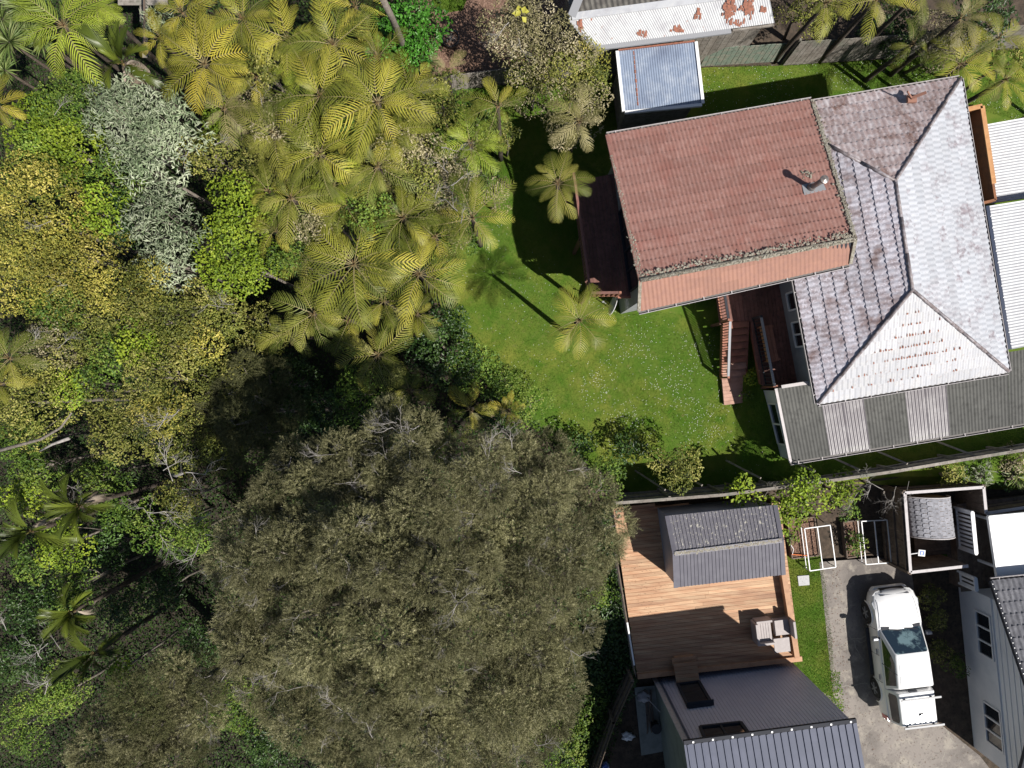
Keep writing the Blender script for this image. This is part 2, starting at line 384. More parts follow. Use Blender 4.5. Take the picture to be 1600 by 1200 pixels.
MT['leaf_mid'] = leaf_mat('mid_green_leaf', [(0.03, 0.065, 0.010), (0.07, 0.13, 0.018), (0.14, 0.21, 0.03), (0.22, 0.26, 0.05)], transl=0.25)
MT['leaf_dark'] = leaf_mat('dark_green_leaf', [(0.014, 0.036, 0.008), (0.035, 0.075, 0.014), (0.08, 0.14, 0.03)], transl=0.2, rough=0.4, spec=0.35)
MT['leaf_grey'] = leaf_mat('silvery_leaf', [(0.09, 0.13, 0.06), (0.17, 0.215, 0.12), (0.29, 0.33, 0.21), (0.40, 0.43, 0.31)], transl=0.2, rough=0.6)
MT['leaf_lush'] = leaf_mat('lush_green_leaf', [(0.03, 0.10, 0.012), (0.06, 0.19, 0.02), (0.10, 0.26, 0.04)], transl=0.25, rough=0.35)
MT['leaf_dusty'] = leaf_mat('dusty_brown_leaf', [(0.10, 0.095, 0.04), (0.19, 0.175, 0.075), (0.30, 0.26, 0.15), (0.42, 0.37, 0.26)], transl=0.2)
MT['kanuka'] = leaf_mat('fine_tea_tree_leaf', [(0.028, 0.030, 0.013), (0.102, 0.102, 0.044), (0.215, 0.206, 0.098), (0.44, 0.41, 0.25)], transl=0.2, rough=0.6, rand=0.28)
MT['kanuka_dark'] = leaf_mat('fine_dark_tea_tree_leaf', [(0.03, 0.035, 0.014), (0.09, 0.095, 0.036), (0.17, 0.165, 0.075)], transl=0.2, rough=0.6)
MT['grass_blade'] = leaf_mat('grass_blade', [(0.04, 0.10, 0.010), (0.09, 0.17, 0.018), (0.20, 0.25, 0.045)], transl=0.2, rough=0.7, rand=0.0, spec=.08)

def add_cracks(m, scale, col, w=0.012):
    nt = m.node_tree; N = nt.nodes; L = nt.links
    bs = N['Principled BSDF']; src = bs.inputs['Base Color'].links[0].from_socket
    geo = N.new('ShaderNodeNewGeometry')
    nz = N.new('ShaderNodeTexNoise'); nz.inputs['Scale'].default_value = 1.6; nz.inputs['Detail'].default_value = 6
    L.new(geo.outputs['Position'], nz.inputs['Vector'])
    ad = N.new('ShaderNodeVectorMath'); ad.operation = 'MULTIPLY_ADD'; ad.inputs[1].default_value = (.7, .7, 0)
    L.new(nz.outputs['Color'], ad.inputs[0]); L.new(geo.outputs['Position'], ad.inputs[2])
    vo = N.new('ShaderNodeTexVoronoi'); vo.feature = 'DISTANCE_TO_EDGE'; vo.inputs['Scale'].default_value = scale
    L.new(ad.outputs[0], vo.inputs['Vector'])
    mr = N.new('ShaderNodeMapRange'); mr.inputs['From Min'].default_value = w; mr.inputs['From Max'].default_value = w * .3
    L.new(vo.outputs['Distance'], mr.inputs['Value'])
    n2 = N.new('ShaderNodeTexNoise'); n2.inputs['Scale'].default_value = 1.1; L.new(geo.outputs['Position'], n2.inputs['Vector'])
    m2 = N.new('ShaderNodeMapRange'); m2.inputs['From Min'].default_value = .45; m2.inputs['From Max'].default_value = .55
    L.new(n2.outputs['Fac'], m2.inputs['Value'])
    mu = N.new('ShaderNodeMath'); mu.operation = 'MULTIPLY'; L.new(mr.outputs[0], mu.inputs[0]); L.new(m2.outputs[0], mu.inputs[1])
    mx = N.new('ShaderNodeMix'); mx.data_type = 'RGBA'; L.new(mu.outputs[0], mx.inputs['Factor']); L.new(src, mx.inputs['A']); mx.inputs['B'].default_value = (*col, 1)
    L.new(mx.outputs['Result'], bs.inputs['Base Color'])
add_cracks(MT['concrete_drive'], .5, (.28, .26, .22), .006)
MT['gutter_grey'] = mat('gutter_grey', (0.13, 0.12, 0.115), rough=.7)

# ------------------------------------------------------------------ builders for roofs, decks, fences
def lerp(a, b, t):
    return Vector(a) * (1 - t) + Vector(b) * t

def tile_bm(tw, tl, waves, amp, lift, lip, power=1.0, seg=6):
    bm = bmesh.new()
    nx = waves * seg
    rows = []
    def wv(i):
        c = 0.5 + 0.5 * math.cos(2 * math.pi * i / seg)
        return c ** power
    top = []; mid = []; low = []; back = []; edge = []
    for i in range(nx + 1):
        x = tw * i / nx; w = wv(i)
        sc = .02 if lip > .02 else .007
        low.append(bm.verts.new((x, -0.012 - sc * w, amp * w + lift - lip)))
        edge.append(bm.verts.new((x, -0.012 - sc * w, amp * w + lift)))
        top.append(bm.verts.new((x, -0.012 - sc * w, amp * w + lift)))
        mid.append(bm.verts.new((x, tl * 0.5, amp * w + lift * 0.5)))
        back.append(bm.verts.new((x, tl + 0.015, amp * w * 0.9 + 0.002)))
    for a, b in ((low, edge), (top, mid), (mid, back)):
        for i in range(nx):
            bm.faces.new((a[i], a[i + 1], b[i + 1], b[i]))
    for f in bm.faces: f.smooth = True
    return bm

def roof_slope(parent, poly, A, B, m, tw, tl, waves, amp, lift=0.02, lip=0.03, power=1.0, name='roof_tile'):
    """Pressed tile panels laid in courses up a planar, convex slope; A to B is its eave."""
    A = Vector(A); B = Vector(B)
    u = (B - A).normalized()
    c = sum((Vector(p) for p in poly), Vector()) / len(poly)
    n = u.cross(c - A).normalized()
    if n.z < 0: n = -n
    v = n.cross(u).normalized()
    if (c - A).dot(v) < 0:
        u = -u; A, B = B, A; v = n.cross(u).normalized()
    uv = [((Vector(p) - A).dot(u), (Vector(p) - A).dot(v)) for p in poly]
    ar = sum(uv[i][0] * uv[(i + 1) % len(uv)][1] - uv[(i + 1) % len(uv)][0] * uv[i][1] for i in range(len(uv)))
    if ar < 0: uv = uv[::-1]
    E = [(uv[i], uv[(i + 1) % len(uv)]) for i in range(len(uv))]
    def side(p, e):
        (x0, y0), (x1, y1) = e
        L = math.hypot(x1 - x0, y1 - y0)
        return ((x1 - x0) * (p[1] - y0) - (y1 - y0) * (p[0] - x0)) / max(L, 1e-9)
    um = min(p[0] for p in uv); uM = max(p[0] for p in uv); vM = max(p[1] for p in uv)
    R = Matrix((u, v, n)).transposed().to_4x4()
    full = tile_bm(tw, tl, waves, amp, lift, lip, power)
    me_full = bpy.data.meshes.new(name); full.to_mesh(me_full); me_full.materials.append(m)
    r = 0
    while r * tl < vM:
        off = -(r % 2) * tw * 0.5
        k = math.floor((um - off) / tw)
        while off + k * tw < uM:
            u0 = off + k * tw; v0 = r * tl
            cs = [(u0, v0), (u0 + tw, v0), (u0 + tw, v0 + tl), (u0, v0 + tl)]
            k += 1
            inside = all(side(p, e) > -0.012 for p in cs for e in E)
            T = Matrix.Translation(A + u * u0 + v * v0) @ R
            jit = Matrix.Translation((0, rng.uniform(-.004, .004), 0)) @ Matrix.Rotation(rng.uniform(-.003, .003), 4, 'Z')
            if inside:
                place(name, me_full, parent, T @ jit)
                continue
            if any(all(side(p, e) < 0.01 for p in cs) for e in E):
                continue
            b = full.copy()
            for (p0, p1) in E:
                d = Vector((p1[0] - p0[0], p1[1] - p0[1], 0)).normalized()
                nn = Vector((d.y, -d.x, 0))
                co = Vector((p0[0] - u0, p0[1] - v0, 0)) + nn * 0.035
                bmesh.ops.bisect_plane(b, geom=b.verts[:] + b.edges[:] + b.faces[:], plane_co=co, plane_no=nn, clear_outer=True)
            if len(b.faces) > 2:
                me = bpy.data.meshes.new(name); b.to_mesh(me); me.materials.append(m)
                place(name, me, parent, T)
            b.free()
        r += 1
    full.free()
    return u, v, n

def corrugated(parent, A, B, C, D, m, pitch=0.13, amp=0.014, sheet=0.78, profile='sine', name='roofing_sheet', skip=None, mats=None, overlap=0.004):
    """Ribbed sheets side by side between the edge A-B and the edge D-C; ribs run from A-B to D-C."""
    A, B, C, D = map(Vector, (A, B, C, D))
    L = ((B - A).length + (C - D).length) / 2
    n = (B - A).cross(D - A).normalized()
    if n.z < -0.05: n = -n
    ns = max(1, round(L / sheet))
    sign = 1
    for s in range(ns):
        t0 = s / ns; t1 = (s + 1) / ns
        w = L / ns
        nr = max(1, round(w / pitch))
        vs = []; fs = []
        if profile == 'sine':
            seg = 6; N = nr * seg
            prof = [(i / N, amp * math.cos(2 * math.pi * i / seg)) for i in range(N + 1)]
        else:
            prof = []
            rw = 0.16
            for i in range(nr):
                a = i / nr; b = 1 / nr
                prof += [(a, 0), (a + b * (0.5 - rw), 0), (a + b * (0.5 - rw * 0.6), amp), (a + b * (0.5 + rw * 0.6), amp), (a + b * (0.5 + rw), 0)]
            prof.append((1, 0))
        lift = overlap * (s % 2)
        org = lerp(A, B, t0)
        for (f, h) in prof:
            t = t0 + (t1 - t0) * f
            for q in (lerp(A, B, t), lerp(D, C, t)):
                vs.append(q + n * (h + lift) - org)
        for i in range(len(prof) - 1):
            fs.append((2 * i, 2 * i + 2, 2 * i + 3, 2 * i + 1))
        me = bpy.data.meshes.new(name); me.from_pydata([tuple(x) for x in vs], [], fs)
        if profile == 'sine': me.shade_smooth()
        me.materials.append(mats(s, ns) if mats else m)
        o = bpy.data.objects.new(name, me)
        link(o, parent, org)

def clip_line(poly, o, d):
    """Extent of the line o + t d inside a convex or simple 2-D polygon (outermost pair)."""
    ts = []
    n = len(poly)
    for i in range(n):
        ax, ay = poly[i][0], poly[i][1]; bx, by = poly[(i + 1) % n][0], poly[(i + 1) % n][1]
        ex, ey = bx - ax, by - ay
        den = d[0] * ey - d[1] * ex
        if abs(den) < 1e-9: continue
        t = ((ax - o[0]) * ey - (ay - o[1]) * ex) / den
        s = ((ax - o[0]) * d[1] - (ay - o[1]) * d[0]) / den
        if -1e-9 <= s <= 1 + 1e-9: ts.append(t)
    if len(ts) < 2: return None
    return min(ts), max(ts)

def planks(parent, poly, direction, width, z, m, gap=0.008, thick=0.03, name='deck_board', maxlen=3.6, taper=None):
    d = Vector((direction[0], direction[1])).normalized()
    p = Vector((-d.y, d.x))
    off = [Vector(q[:2]).dot(p) for q in poly]
    lo, hi = min(off), max(off)
    k = int((hi - lo) / width)
    for i in range(k + 1):
        y = lo + (i + 0.5) * width
        if y > hi - width * 0.3: break
        r = clip_line(poly, p * y, d)
        if not r or r[1] - r[0] < 0.15: continue
        cuts = [r[0]]
        x = r[0] + rng.uniform(0.5, 1.0) * maxlen
        while x < r[1] - 0.4:
            cuts.append(x); x += maxlen * rng.uniform(0.85, 1.0)
        cuts.append(r[1])
        for a, b in zip(cuts[:-1], cuts[1:]):
            c = p * y + d * ((a + b) / 2)
            mb = MB(); mb.box((c.x, c.y, z - thick / 2 + rng.uniform(-.002, .002)), (b - a - 0.005, width - gap, thick), math.atan2(d.y, d.x) + rng.uniform(-.0008, .0008))
            mb.build(name, m, parent)

def fence_run(name, label, cat, pts, h, m, capm=None, lean=(0, 0), pal=0.11, group=None, rails=True, face=1, zf=None):
    """Paling fence along pts: posts and rails as parts, the narrow palings joined."""
    root = thing(name, label, cat, (pts[0][0], pts[0][1], zf(pts[0][0], pts[0][1]) if zf else 0), group)
    palings = MB(); 
    for (a, b) in zip(pts[:-1], pts[1:]):
        a2 = Vector(a[:2]); b2 = Vector(b[:2]); d = (b2 - a2); L = d.length; d /= L
        nrm = Vector((-d.y, d.x)) * face
        n = int(L / pal)
        for i in range(n):
            c = a2 + d * ((i + 0.5) * L / n) 
            z0 = zf(c.x, c.y) if zf else 0.0
            hh = h + rng.uniform(-.015, .015)
            t = rng.uniform(-.006, .006)
            q0 = c + nrm * (0.03 + t); q1 = q0 + Vector(lean)
            w = d * (L / n * 0.46); th = nrm * 0.009
            bot = [q0 - w - th, q0 + w - th, q0 + w + th, q0 - w + th]
            top = [q1 - w - th, q1 + w - th, q1 + w + th, q1 - w + th]
            palings.hexa([(v.x, v.y, z0) for v in bot], [(v.x, v.y, z0 + hh) for v in top])
        np_ = max(1, round(L / 2.2))
        for i in range(np_ + 1):
            c = a2 + d * (L * i / np_) - nrm * 0.05
            z0 = zf(c.x, c.y) if zf else 0.0
            mb = MB(); mb.bar((c.x, c.y, z0 - .1), (c.x + lean[0], c.y + lean[1], z0 + h + 0.02), 0.09, 0.09); mb.build('post', m, root)
        if rails:
            for hz in (0.3, h * 0.55, h - 0.2):
                za = (zf(*a2) if zf else 0) + hz; zb = (zf(*b2) if zf else 0) + hz
                mb = MB(); f = hz / h
                mb.bar((a2.x + lean[0] * f - nrm.x * .02, a2.y + lean[1] * f - nrm.y * .02, za), (b2.x + lean[0] * f - nrm.x * .02, b2.y + lean[1] * f - nrm.y * .02, zb), 0.05, 0.09)
                mb.build('rail', m, root)
        if capm:
            za = (zf(*a2) if zf else 0) + h + 0.03; zb = (zf(*b2) if zf else 0) + h + 0.03
            mb = MB(); mb.bar((a2.x + lean[0], a2.y + lean[1], za), (b2.x + lean[0], b2.y + lean[1], zb), 0.11, 0.03); mb.build('capping', capm, root)
    palings.build('palings', m, root, kind='stuff')
    return root

# ------------------------------------------------------------------ the ground
def sheet_mesh(name, poly, m, dz, step=0.5, kind='structure', zf=gh):
    """A level-following sheet cut to the polygon (world xy)."""
    bm = bmesh.new()
    xs = [p[0] for p in poly]; ys = [p[1] for p in poly]
    x0, x1, y0, y1 = min(xs), max(xs), min(ys), max(ys)
    nx = max(1, int((x1 - x0) / step)); ny = max(1, int((y1 - y0) / step))
    g = [[bm.verts.new((x0 + (x1 - x0) * i / nx, y0 + (y1 - y0) * j / ny, 0)) for i in range(nx + 1)] for j in range(ny + 1)]
    for j in range(ny):
        for i in range(nx):
            bm.faces.new((g[j][i], g[j][i + 1], g[j + 1][i + 1], g[j + 1][i]))
    area = sum(poly[i][0] * poly[(i + 1) % len(poly)][1] - poly[(i + 1) % len(poly)][0] * poly[i][1] for i in range(len(poly)))
    if area < 0: poly = poly[::-1]
    # cut along every edge, then drop faces outside
    n = len(poly)
    for i in range(n):
        a = Vector((*poly[i][:2], 0)); b = Vector((*poly[(i + 1) % n][:2], 0)); d = b - a
        bmesh.ops.bisect_plane(bm, geom=bm.verts[:] + bm.edges[:] + bm.faces[:], plane_co=a, plane_no=Vector((d.y, -d.x, 0)).normalized())
    def inside(x, y):
        c = False; j = n - 1
        for i in range(n):
            if (poly[i][1] > y) != (poly[j][1] > y) and x < (poly[j][0] - poly[i][0]) * (y - poly[i][1]) / (poly[j][1] - poly[i][1]) + poly[i][0]: c = not c
            j = i
        return c
    bad = [f for f in bm.faces if not inside(*f.calc_center_median()[:2])]
    bmesh.ops.delete(bm, geom=bad, context='FACES')
    for v in bm.verts: v.co.z = zf(v.co.x, v.co.y) + dz
    me = bpy.data.meshes.new(name); bm.to_mesh(me); bm.free()
    me.materials.append(m)
    o = bpy.data.objects.new(name, me); COL.objects.link(o)
    WPOS[o.name] = Vector((0, 0, 0))
    if kind: o['kind'] = kind
    return o

def px(*pts, z=0.0):
    return [tuple(P(a, b, z)[:2]) for a, b in pts]

# one sheet to the horizon: fine near the camera, coarse beyond
def build_ground():
    def axis(lo, hi):
        a = [-300, -150, -80, -45, -32]
        b = [32, 45, 80, 150, 300]
        mid = list(np.arange(lo, hi + .01, 0.7))
        return a + [float(x) for x in mid] + b
    X = axis(-28, 28); Y = axis(-24, 24)
    vs = [(x, y, gh(x, y) - .16 * smooth(-3.0, -2.2, x) - .4 * smooth(-3.5, -5.0, x) * smooth(32, 20, abs(x))) for y in Y for x in X]
    nx = len(X)
    fs = [(j * nx + i, j * nx + i + 1, (j + 1) * nx + i + 1, (j + 1) * nx + i) for j in range(len(Y) - 1) for i in range(nx - 1)]
    me = bpy.data.meshes.new('ground'); me.from_pydata(vs, [], fs); me.shade_smooth()
    me.materials.append(MT['soil'])
    o = bpy.data.objects.new('ground', me); COL.objects.link(o); o['kind'] = 'structure'
build_ground()

LAWN = px((668, 130), (900, 118), (1110, 95), (1240, 92), (1430, 80), (1700, 60), (1700, 770), (1230, 748), (990, 772), (880, 700), (790, 640), (700, 520), (675, 400), (660, 260))
sheet_mesh('lawn', LAWN, MT['lawn'], 0.005, 0.4)
VERGE = px((1228, 868), (1284, 868), (1300, 1000), (1305, 1110), (1240, 1050), (1228, 900))
sheet_mesh('grass_verge', VERGE, MT['lawn'], 0.009, 0.5)
DRIVE = px((1280, 878), (1420, 868), (1440, 1000), (1455, 1120), (1530, 1180), (1640, 1320), (1250, 1330), (1240, 1180), (1245, 1060), (1302, 1090))
sheet_mesh('concrete_driveway', DRIVE, MT['concrete_drive'], 0.013, 0.5)
sheet_mesh('garden_soil', px((985, 782), (1640, 715), (1640, 1200), (1535, 1180), (1455, 1120), (1440, 1000), (1415, 868), (1228, 868), (1225, 800)), MT['soil'], 0.004, 0.6)
sheet_mesh('dirt_yard', px((610, -60), (905, -60), (905, 60), (800, 110), (660, 140)), MT['bark_mulch'], 0.008, 0.6)
sheet_mesh('grass_island', px((670, -40), (740, -40), (722, 10), (700, 16), (676, 8)), MT['lawn'], 0.014, 0.5)

# ------------------------------------------------------------------ main house
def ring(poly, m):
    """polygon moved inwards by m (convex, any order)."""
    c = sum((Vector(p[:2]) for p in poly), Vector((0, 0))) / len(poly)
    n = len(poly); out = []
    for i in range(n):
        p0, p1, p2 = Vector(poly[i - 1][:2]), Vector(poly[i][:2]), Vector(poly[(i + 1) % n][:2])
        def inward(a, b):
            d = (b - a).normalized(); q = Vector((-d.y, d.x))
            return q if (c - a).dot(q) > 0 else -q
        n1, n2 = inward(p0, p1), inward(p1, p2)
        k = m / max(0.2, 1 + n1.dot(n2))
        out.append(tuple(p1 + (n1 + n2) * k))
    return out

def gutter(parent, A, B, out, m=None, w=0.09):
    A = Vector(A); B = Vector(B); o = Vector(out).normalized() * (w * 0.5 + .01)
    MB().bar(A + o + Vector((0, 0, -.06)), B + o + Vector((0, 0, -.06)), w, 0.012).build('gutter_channel', MT['gutter_grey'], parent)
    mb = MB()
    mb.bar(A + o * 2 + Vector((0, 0, -.03)), B + o * 2 + Vector((0, 0, -.03)), 0.014, 0.08)
    L = (B - A).length
    for i in range(int(L / 0.9) + 1):                       # brackets across the channel
        q = A + (B - A).normalized() * (0.3 + i * 0.9)
        if (q - A).length < L: mb.bar(q, q + o * 2.1, 0.025, 0.012)
    return mb.build('gutter', m or MT['white_rail'], parent)

HZ, HR = 4.0, 5.6
hNW, hNE, hSE, hSW = P(1193, 173, HZ), P(1500, 123, HZ), P(1575, 580, HZ), P(1278, 630, HZ)
hRN, hRS = P(1398, 283, HR), P(1425, 453, HR)
house = thing('tile_roof_house', 'large house with a red gabled wing and a pale worn hipped roof above the lawn', 'house', tuple(((hNW + hSE) / 2)[:2]) + (0,))
uz, ur, us = 4.8, 6.5, 6.1
uNW, uNE, uRW, uRE, uSW, uSE = P(948, 212, uz), P(1268, 157, uz), P(1000, 438, ur), P(1336, 374, ur), P(998, 486, us), P(1328, 412, us)

wp = ring([hNW, hNE, hSE, hSW], 0.5)
MB().prism(wp, -0.8, HZ - 0.1).build('wall', MT['cream_wall'], house)
MB().prism([hNW[:2], hNE[:2], hSE[:2], hSW[:2]], HZ - 0.09, HZ - 0.05).build('soffit', MT['white_paint'], house)
# roof underlay just under the tiles
ul = MB(); dn = Vector((0, 0, -0.03))
for q in ((hNW, hNE, hRN), (hNE, hSE, hRS, hRN), (hSE, hSW, hRS), (hSW, hNW, hRN, hRS)):
    ul.add([p + dn for p in q], [tuple(range(len(q)))])
ul.build('roof_underlay', MT['dark_metal'], house)
TW, TL = 1.33, 0.405
roof_slope(house, [hNW, hNE, hRN], hNW, hNE, MT['tile_n'], TW, TL, 7, 0.021, power=0.8, lift=0.034, lip=.048)
roof_slope(house, [hNE, hSE, hRS, hRN], hNE, hSE, MT['tile_e'], TW, TL, 7, 0.021, power=0.8, lift=0.034, lip=.048)
roof_slope(house, [hSE, hSW, hRS], hSE, hSW, MT['tile_s'], TW, TL, 7, 0.021, power=0.8, lift=0.034, lip=.048)
roof_slope(house, [hSW, hNW, hRN, hRS], hSW, hNW, MT['tile_w'], TW, TL, 7, 0.021, power=0.8, lift=0.034, lip=.048)
for a, b in ((hRN, hRS), (hNE, hRN), (hSE, hRS), (hSW, hRS), (hNW, hRN)):
    a2 = a + Vector((0, 0, .035)); b2 = b + Vector((0, 0, .035))
    L = (b2 - a2).length; n = max(1, round(L / 1.2))
    for i in range(n):
        mb = MB(); p, q = lerp(a2, b2, i / n), lerp(a2, b2, (i + 1) / n + .01)
        mb.tube([p, q], [0.062, 0.056], 8); mb.build('ridge_cap', MT['ridge_cap'], house, smoothed=True)
ctr = (hNW + hSE) / 2
for a, b in ((hNW, hNE), (hNE, hSE), (hSE, hSW), (hSW, lerp(hSW, hNW, .44))):
    o = ((a + b) / 2 - ctr); d = (b - a).normalized(); o = o - d * o.dot(d)
    gutter(house, a, b, o)

# rust flecks: chips along the lower lips of the south slope courses
rf = MB()
uS = (hSW - hSE).normalized(); cS = (hSE + hSW) / 2
vS = (hRS - cS); vS = vS - uS * vS.dot(uS); Lv = vS.length; vS.normalize(); nS = uS.cross(vS).normalized()
if nS.z < 0: nS = -nS
for r in range(1, 8):
    v0 = r * TL
    half = (hSW - hSE).length / 2 * (1 - v0 / Lv)
    dens = [0, .45, .9, 1.0, .85, .7, .4, .25][r]
    x = -half
    while x < half:
        x += 0.095
        f = math.exp(-((x - 0.2) / (half * .55)) ** 2)
        if rng.random() < dens * f:
            w = rng.uniform(.02, .065); h = rng.uniform(.03, .11)
            c = cS + uS * x + vS * (v0 - 0.0) + nS * 0.062
            rf.add([c - uS * w / 2 - vS * .02, c + uS * w / 2 - vS * .02, c + uS * w * rng.uniform(.1, .5) + vS * h, c - uS * w * rng.uniform(.1, .5) + vS * h * rng.uniform(.5, 1)], [(0, 1, 2, 3)])
rf.build('rust_flakes', MT['rust'], house, kind='stuff')

# upper red wing
w2 = ring([uNW, uNE, uRE, uSE, uSW, uRW], 0.0)
uw = ring([uNW, uNE, uSE, uSW], 0.42)
def wing_z(x, y):
    ax = (uRW - uNW); ax2 = Vector((ax.x, ax.y)); L = ax2.length; ax2 /= L
    t = (Vector((x, y)) - Vector(uNW[:2])).dot(ax2)
    return uz + (ur - uz) * t / L if t < L else ur + (us - ur) * (t - L) / ((uSW - uRW).to_2d().length)
mb = MB()
top = [(p[0], p[1], wing_z(*p) - .30) for p in uw]; bot = [(p[0], p[1], -0.8) for p in uw]
gl = lambda a, b: (lerp(a, b, (Vector(uRW[:2]) - Vector(uNW[:2])).length / (Vector(uSW[:2]) - Vector(uNW[:2])).length))
gW = gl(Vector((*uw[0], 0)), Vector((*uw[3], 0))); gE = gl(Vector((*uw[1], 0)), Vector((*uw[2], 0)))
gW.z = gE.z = ur - .30
mb.add([bot[0], bot[1], bot[2], bot[3], top[0], top[1], top[2], top[3], gW, gE],
       [(3, 2, 1, 0), (0, 1, 5, 4), (1, 2, 6, 9, 5), (2, 3, 7, 6), (3, 0, 4, 8, 7), (4, 5, 9, 8), (8, 9, 6, 7)])
mb.build('wing_wall', MT['cream_wall'], house)
ul = MB(); 
ul.quad(uNW + dn, uNE + dn, uRE + dn, uRW + dn); ul.quad(uRW + dn, uRE + dn, uSE + dn, uSW + dn)
d6 = Vector((0, 0, -.12))
ul.quad(uNW + d6, uNE + d6, uRE + d6, uRW + d6); ul.quad(uRW + d6, uRE + d6, uSE + d6, uSW + d6)
ul.build('wing_roof_underlay', MT['dark_metal'], house)
roof_slope(house, [uNW, uNE, uRE, uRW], uNW, uNE, MT['red_tile'], 1.08, 0.345, 8, 0.014, lift=0.032, lip=0.042)
roof_slope(house, [uSW, uSE, uRE, uRW], uSW, uSE, MT['red_tile_sunlit'], 1.08, 0.345, 8, 0.013, lift=0.006, lip=0.012)
def moss_strip(a, b, w, h, seed, off=Vector((0, 0, 0))):
    r = random.Random(seed); mb = MB(); a = a + off; b = b + off
    n = int((b - a).length / 0.05); d = (b - a).normalized(); s = d.cross(Vector((0, 0, 1))).normalized()
    for i in range(n):
        for k in range(3):
            c = a + d * ((i + r.random()) * (b - a).length / n) + s * r.gauss(0, w * .42)
            q = r.uniform(.018, .05)
            pts = [c + Vector((math.cos(t) * q * r.uniform(.6, 1.2), math.sin(t) * q * r.uniform(.6, 1.2), 0)) for t in (0, 1.26, 2.5, 3.8, 5.0)]
            mb.add(pts + [c + Vector((0, 0, h * r.uniform(.5, 1.2)))], [(0, 1, 5), (1, 2, 5), (2, 3, 5), (3, 4, 5), (4, 0, 5)])
    return mb
zz = Vector((0, 0, .05))
cp = MB(); cp.tube([uRW + zz, uRE + zz], .075, 8); cp.build('wing_ridge_cap', MT['moss'], house, smoothed=True)
for a, b in ((uNW, uRW), (uRW, uSW), (uNE, uRE), (uRE, uSE)):
    mb = MB(); mb.bar(a + Vector((0, 0, .01)), b + Vector((0, 0, .01)), 0.10, 0.10); mb.build('barge_board', MT['moss'] if a is not uNW else MT['red_tile'], house)
mm = moss_strip(uRW, uRE, .17, .022, 1, zz + Vector((0, .14, -.0)))
m2 = moss_strip(uNE, uRE, .13, .04, 2, zz); mm.add(m2.v, m2.f)
m2 = moss_strip(lerp(uNW, uRW, .15), uRW, .05, .03, 3, zz); mm.add(m2.v, m2.f)
m2 = moss_strip(uRW, uRE, .05, .05, 4, zz + Vector((0, -.02, .05))); mm.add(m2.v, m2.f)
m2 = moss_strip(lerp(uNW, uRW, .7), uRW, .14, .03, 5, zz + Vector((.05, 0, 0))); mm.add(m2.v, m2.f)
mm.build('lichen', MT['moss'], house, kind='stuff')
gutter(house, uNW, uNE, (-.1, 1, 0)); gutter(house, uSW, uSE, (.15, -1, 0))
# grey flashing and flue on the red slope
fb = P(1262, 291, 5.95)
nrmU = (uNE - uNW).cross(uRW - uNW).normalized()
if nrmU.z < 0: nrmU = -nrmU
def on_wing(pxx, pyy):
    o = Vector((0, 0, CAM_H)); d = P(pxx, pyy, 0) - o
    t = (uNW - o).dot(nrmU) / d.dot(nrmU)
    return o + d * t
fl = MB(); c4 = [on_wing(1252, 290), on_wing(1256, 306), on_wing(1290, 298), on_wing(1284, 284)]
fl.hexa([p + nrmU * .03 for p in c4], [p + nrmU * .055 for p in c4]); fl.build('flue_flashing', MT['galv'], house)
fb = on_wing(1266, 294)
mb = MB(); mb.tube([fb, fb + Vector((.02, 0, .95))], .085, 16); mb.tube([fb, fb + Vector((0, 0, .22))], [.15, .10], 16); fo = mb.build('flue', MT['flue_metal'], house, smoothed=True)
mb = MB(); mb.cyl((fb.x + .02, fb.y), .125, fb.z + .92, fb.z + 1.0, 18); mb.cyl((fb.x + .02, fb.y), .13, fb.z + 1.0, fb.z + 1.04, 18, .02); mb.build('cowl', MT['flue_metal'], fo)
m2 = moss_strip(on_wing(1252, 268), on_wing(1266, 280), .2, .03, 6, nrmU * .07); m2.build('lichen_patch', MT['moss'], house, kind='stuff')
# small red roof vent on the north slope of the hipped roof
vp = P(1424, 155, 4.5)
mb = MB(); mb.box((vp.x, vp.y, 4.52), (.30, .26, .10)); mb.bar(vp + Vector((-.05, 0, .1)), vp + Vector((.32, .10, .32)), .09, .06); mb.bar(vp + Vector((-.05, 0, .1)), vp + Vector((-.30, .14, .30)), .05, .04)
mb.build('roof_vent', MT['red_tile_sunlit'], house)
# windows in walls: west end of the wing, south side, and the hipped house's west wall
def wall_window(parent, a, b, z0, z1, out, nl=2, fm=None):
    """frame with panes on a wall between plan points a and b"""
    a = Vector((*a[:2], 0)); b = Vector((*b[:2], 0)); o = Vector((out[0], out[1], 0)).normalized()
    d = (b - a); u = Vector((0, 0, 1))
    mb = MB(); t = .06
    for s in range(nl + 1):
        q = a + d * s / nl + o * .03
        mb.bar(q + u * z0, q + u * z1, t, .07, up=o)
    for z in (z0, z1):
        mb.bar(a + o * .035 + u * z, b + o * .035 + u * z, .08, t)
    f = mb.build('window', fm or MT['white_paint'], parent)
    for s in range(nl):
        p, q = a + d * (s / nl) + o * .02, a + d * ((s + 1) / nl) + o * .02
        MB().quad(p + u * z0, q + u * z0, q + u * z1, p + u * z1).build('pane', MT['glass'], f)
    return f
wa, wb = Vector((*uw[0], 0)), Vector((*uw[3], 0))
wdir = (wb - wa).normalized(); wout = Vector((wdir.y, -wdir.x, 0))
if wout.x > 0: wout = -wout
wall_window(house, lerp(wa, wb, .35), lerp(wa, wb, .9), 3.0, 5.0, wout, 4, MT['dark_metal'])
sa, sb = Vector((*uw[3], 0)), Vector((*uw[2], 0)); sdir = (sb - sa).normalized(); sout = Vector((sdir.y, -sdir.x, 0))
if sout.y > 0: sout = -sout
wall_window(house, lerp(sa, sb, .36), lerp(sa, sb, .5), 2.2, 3.6, sout, 2)
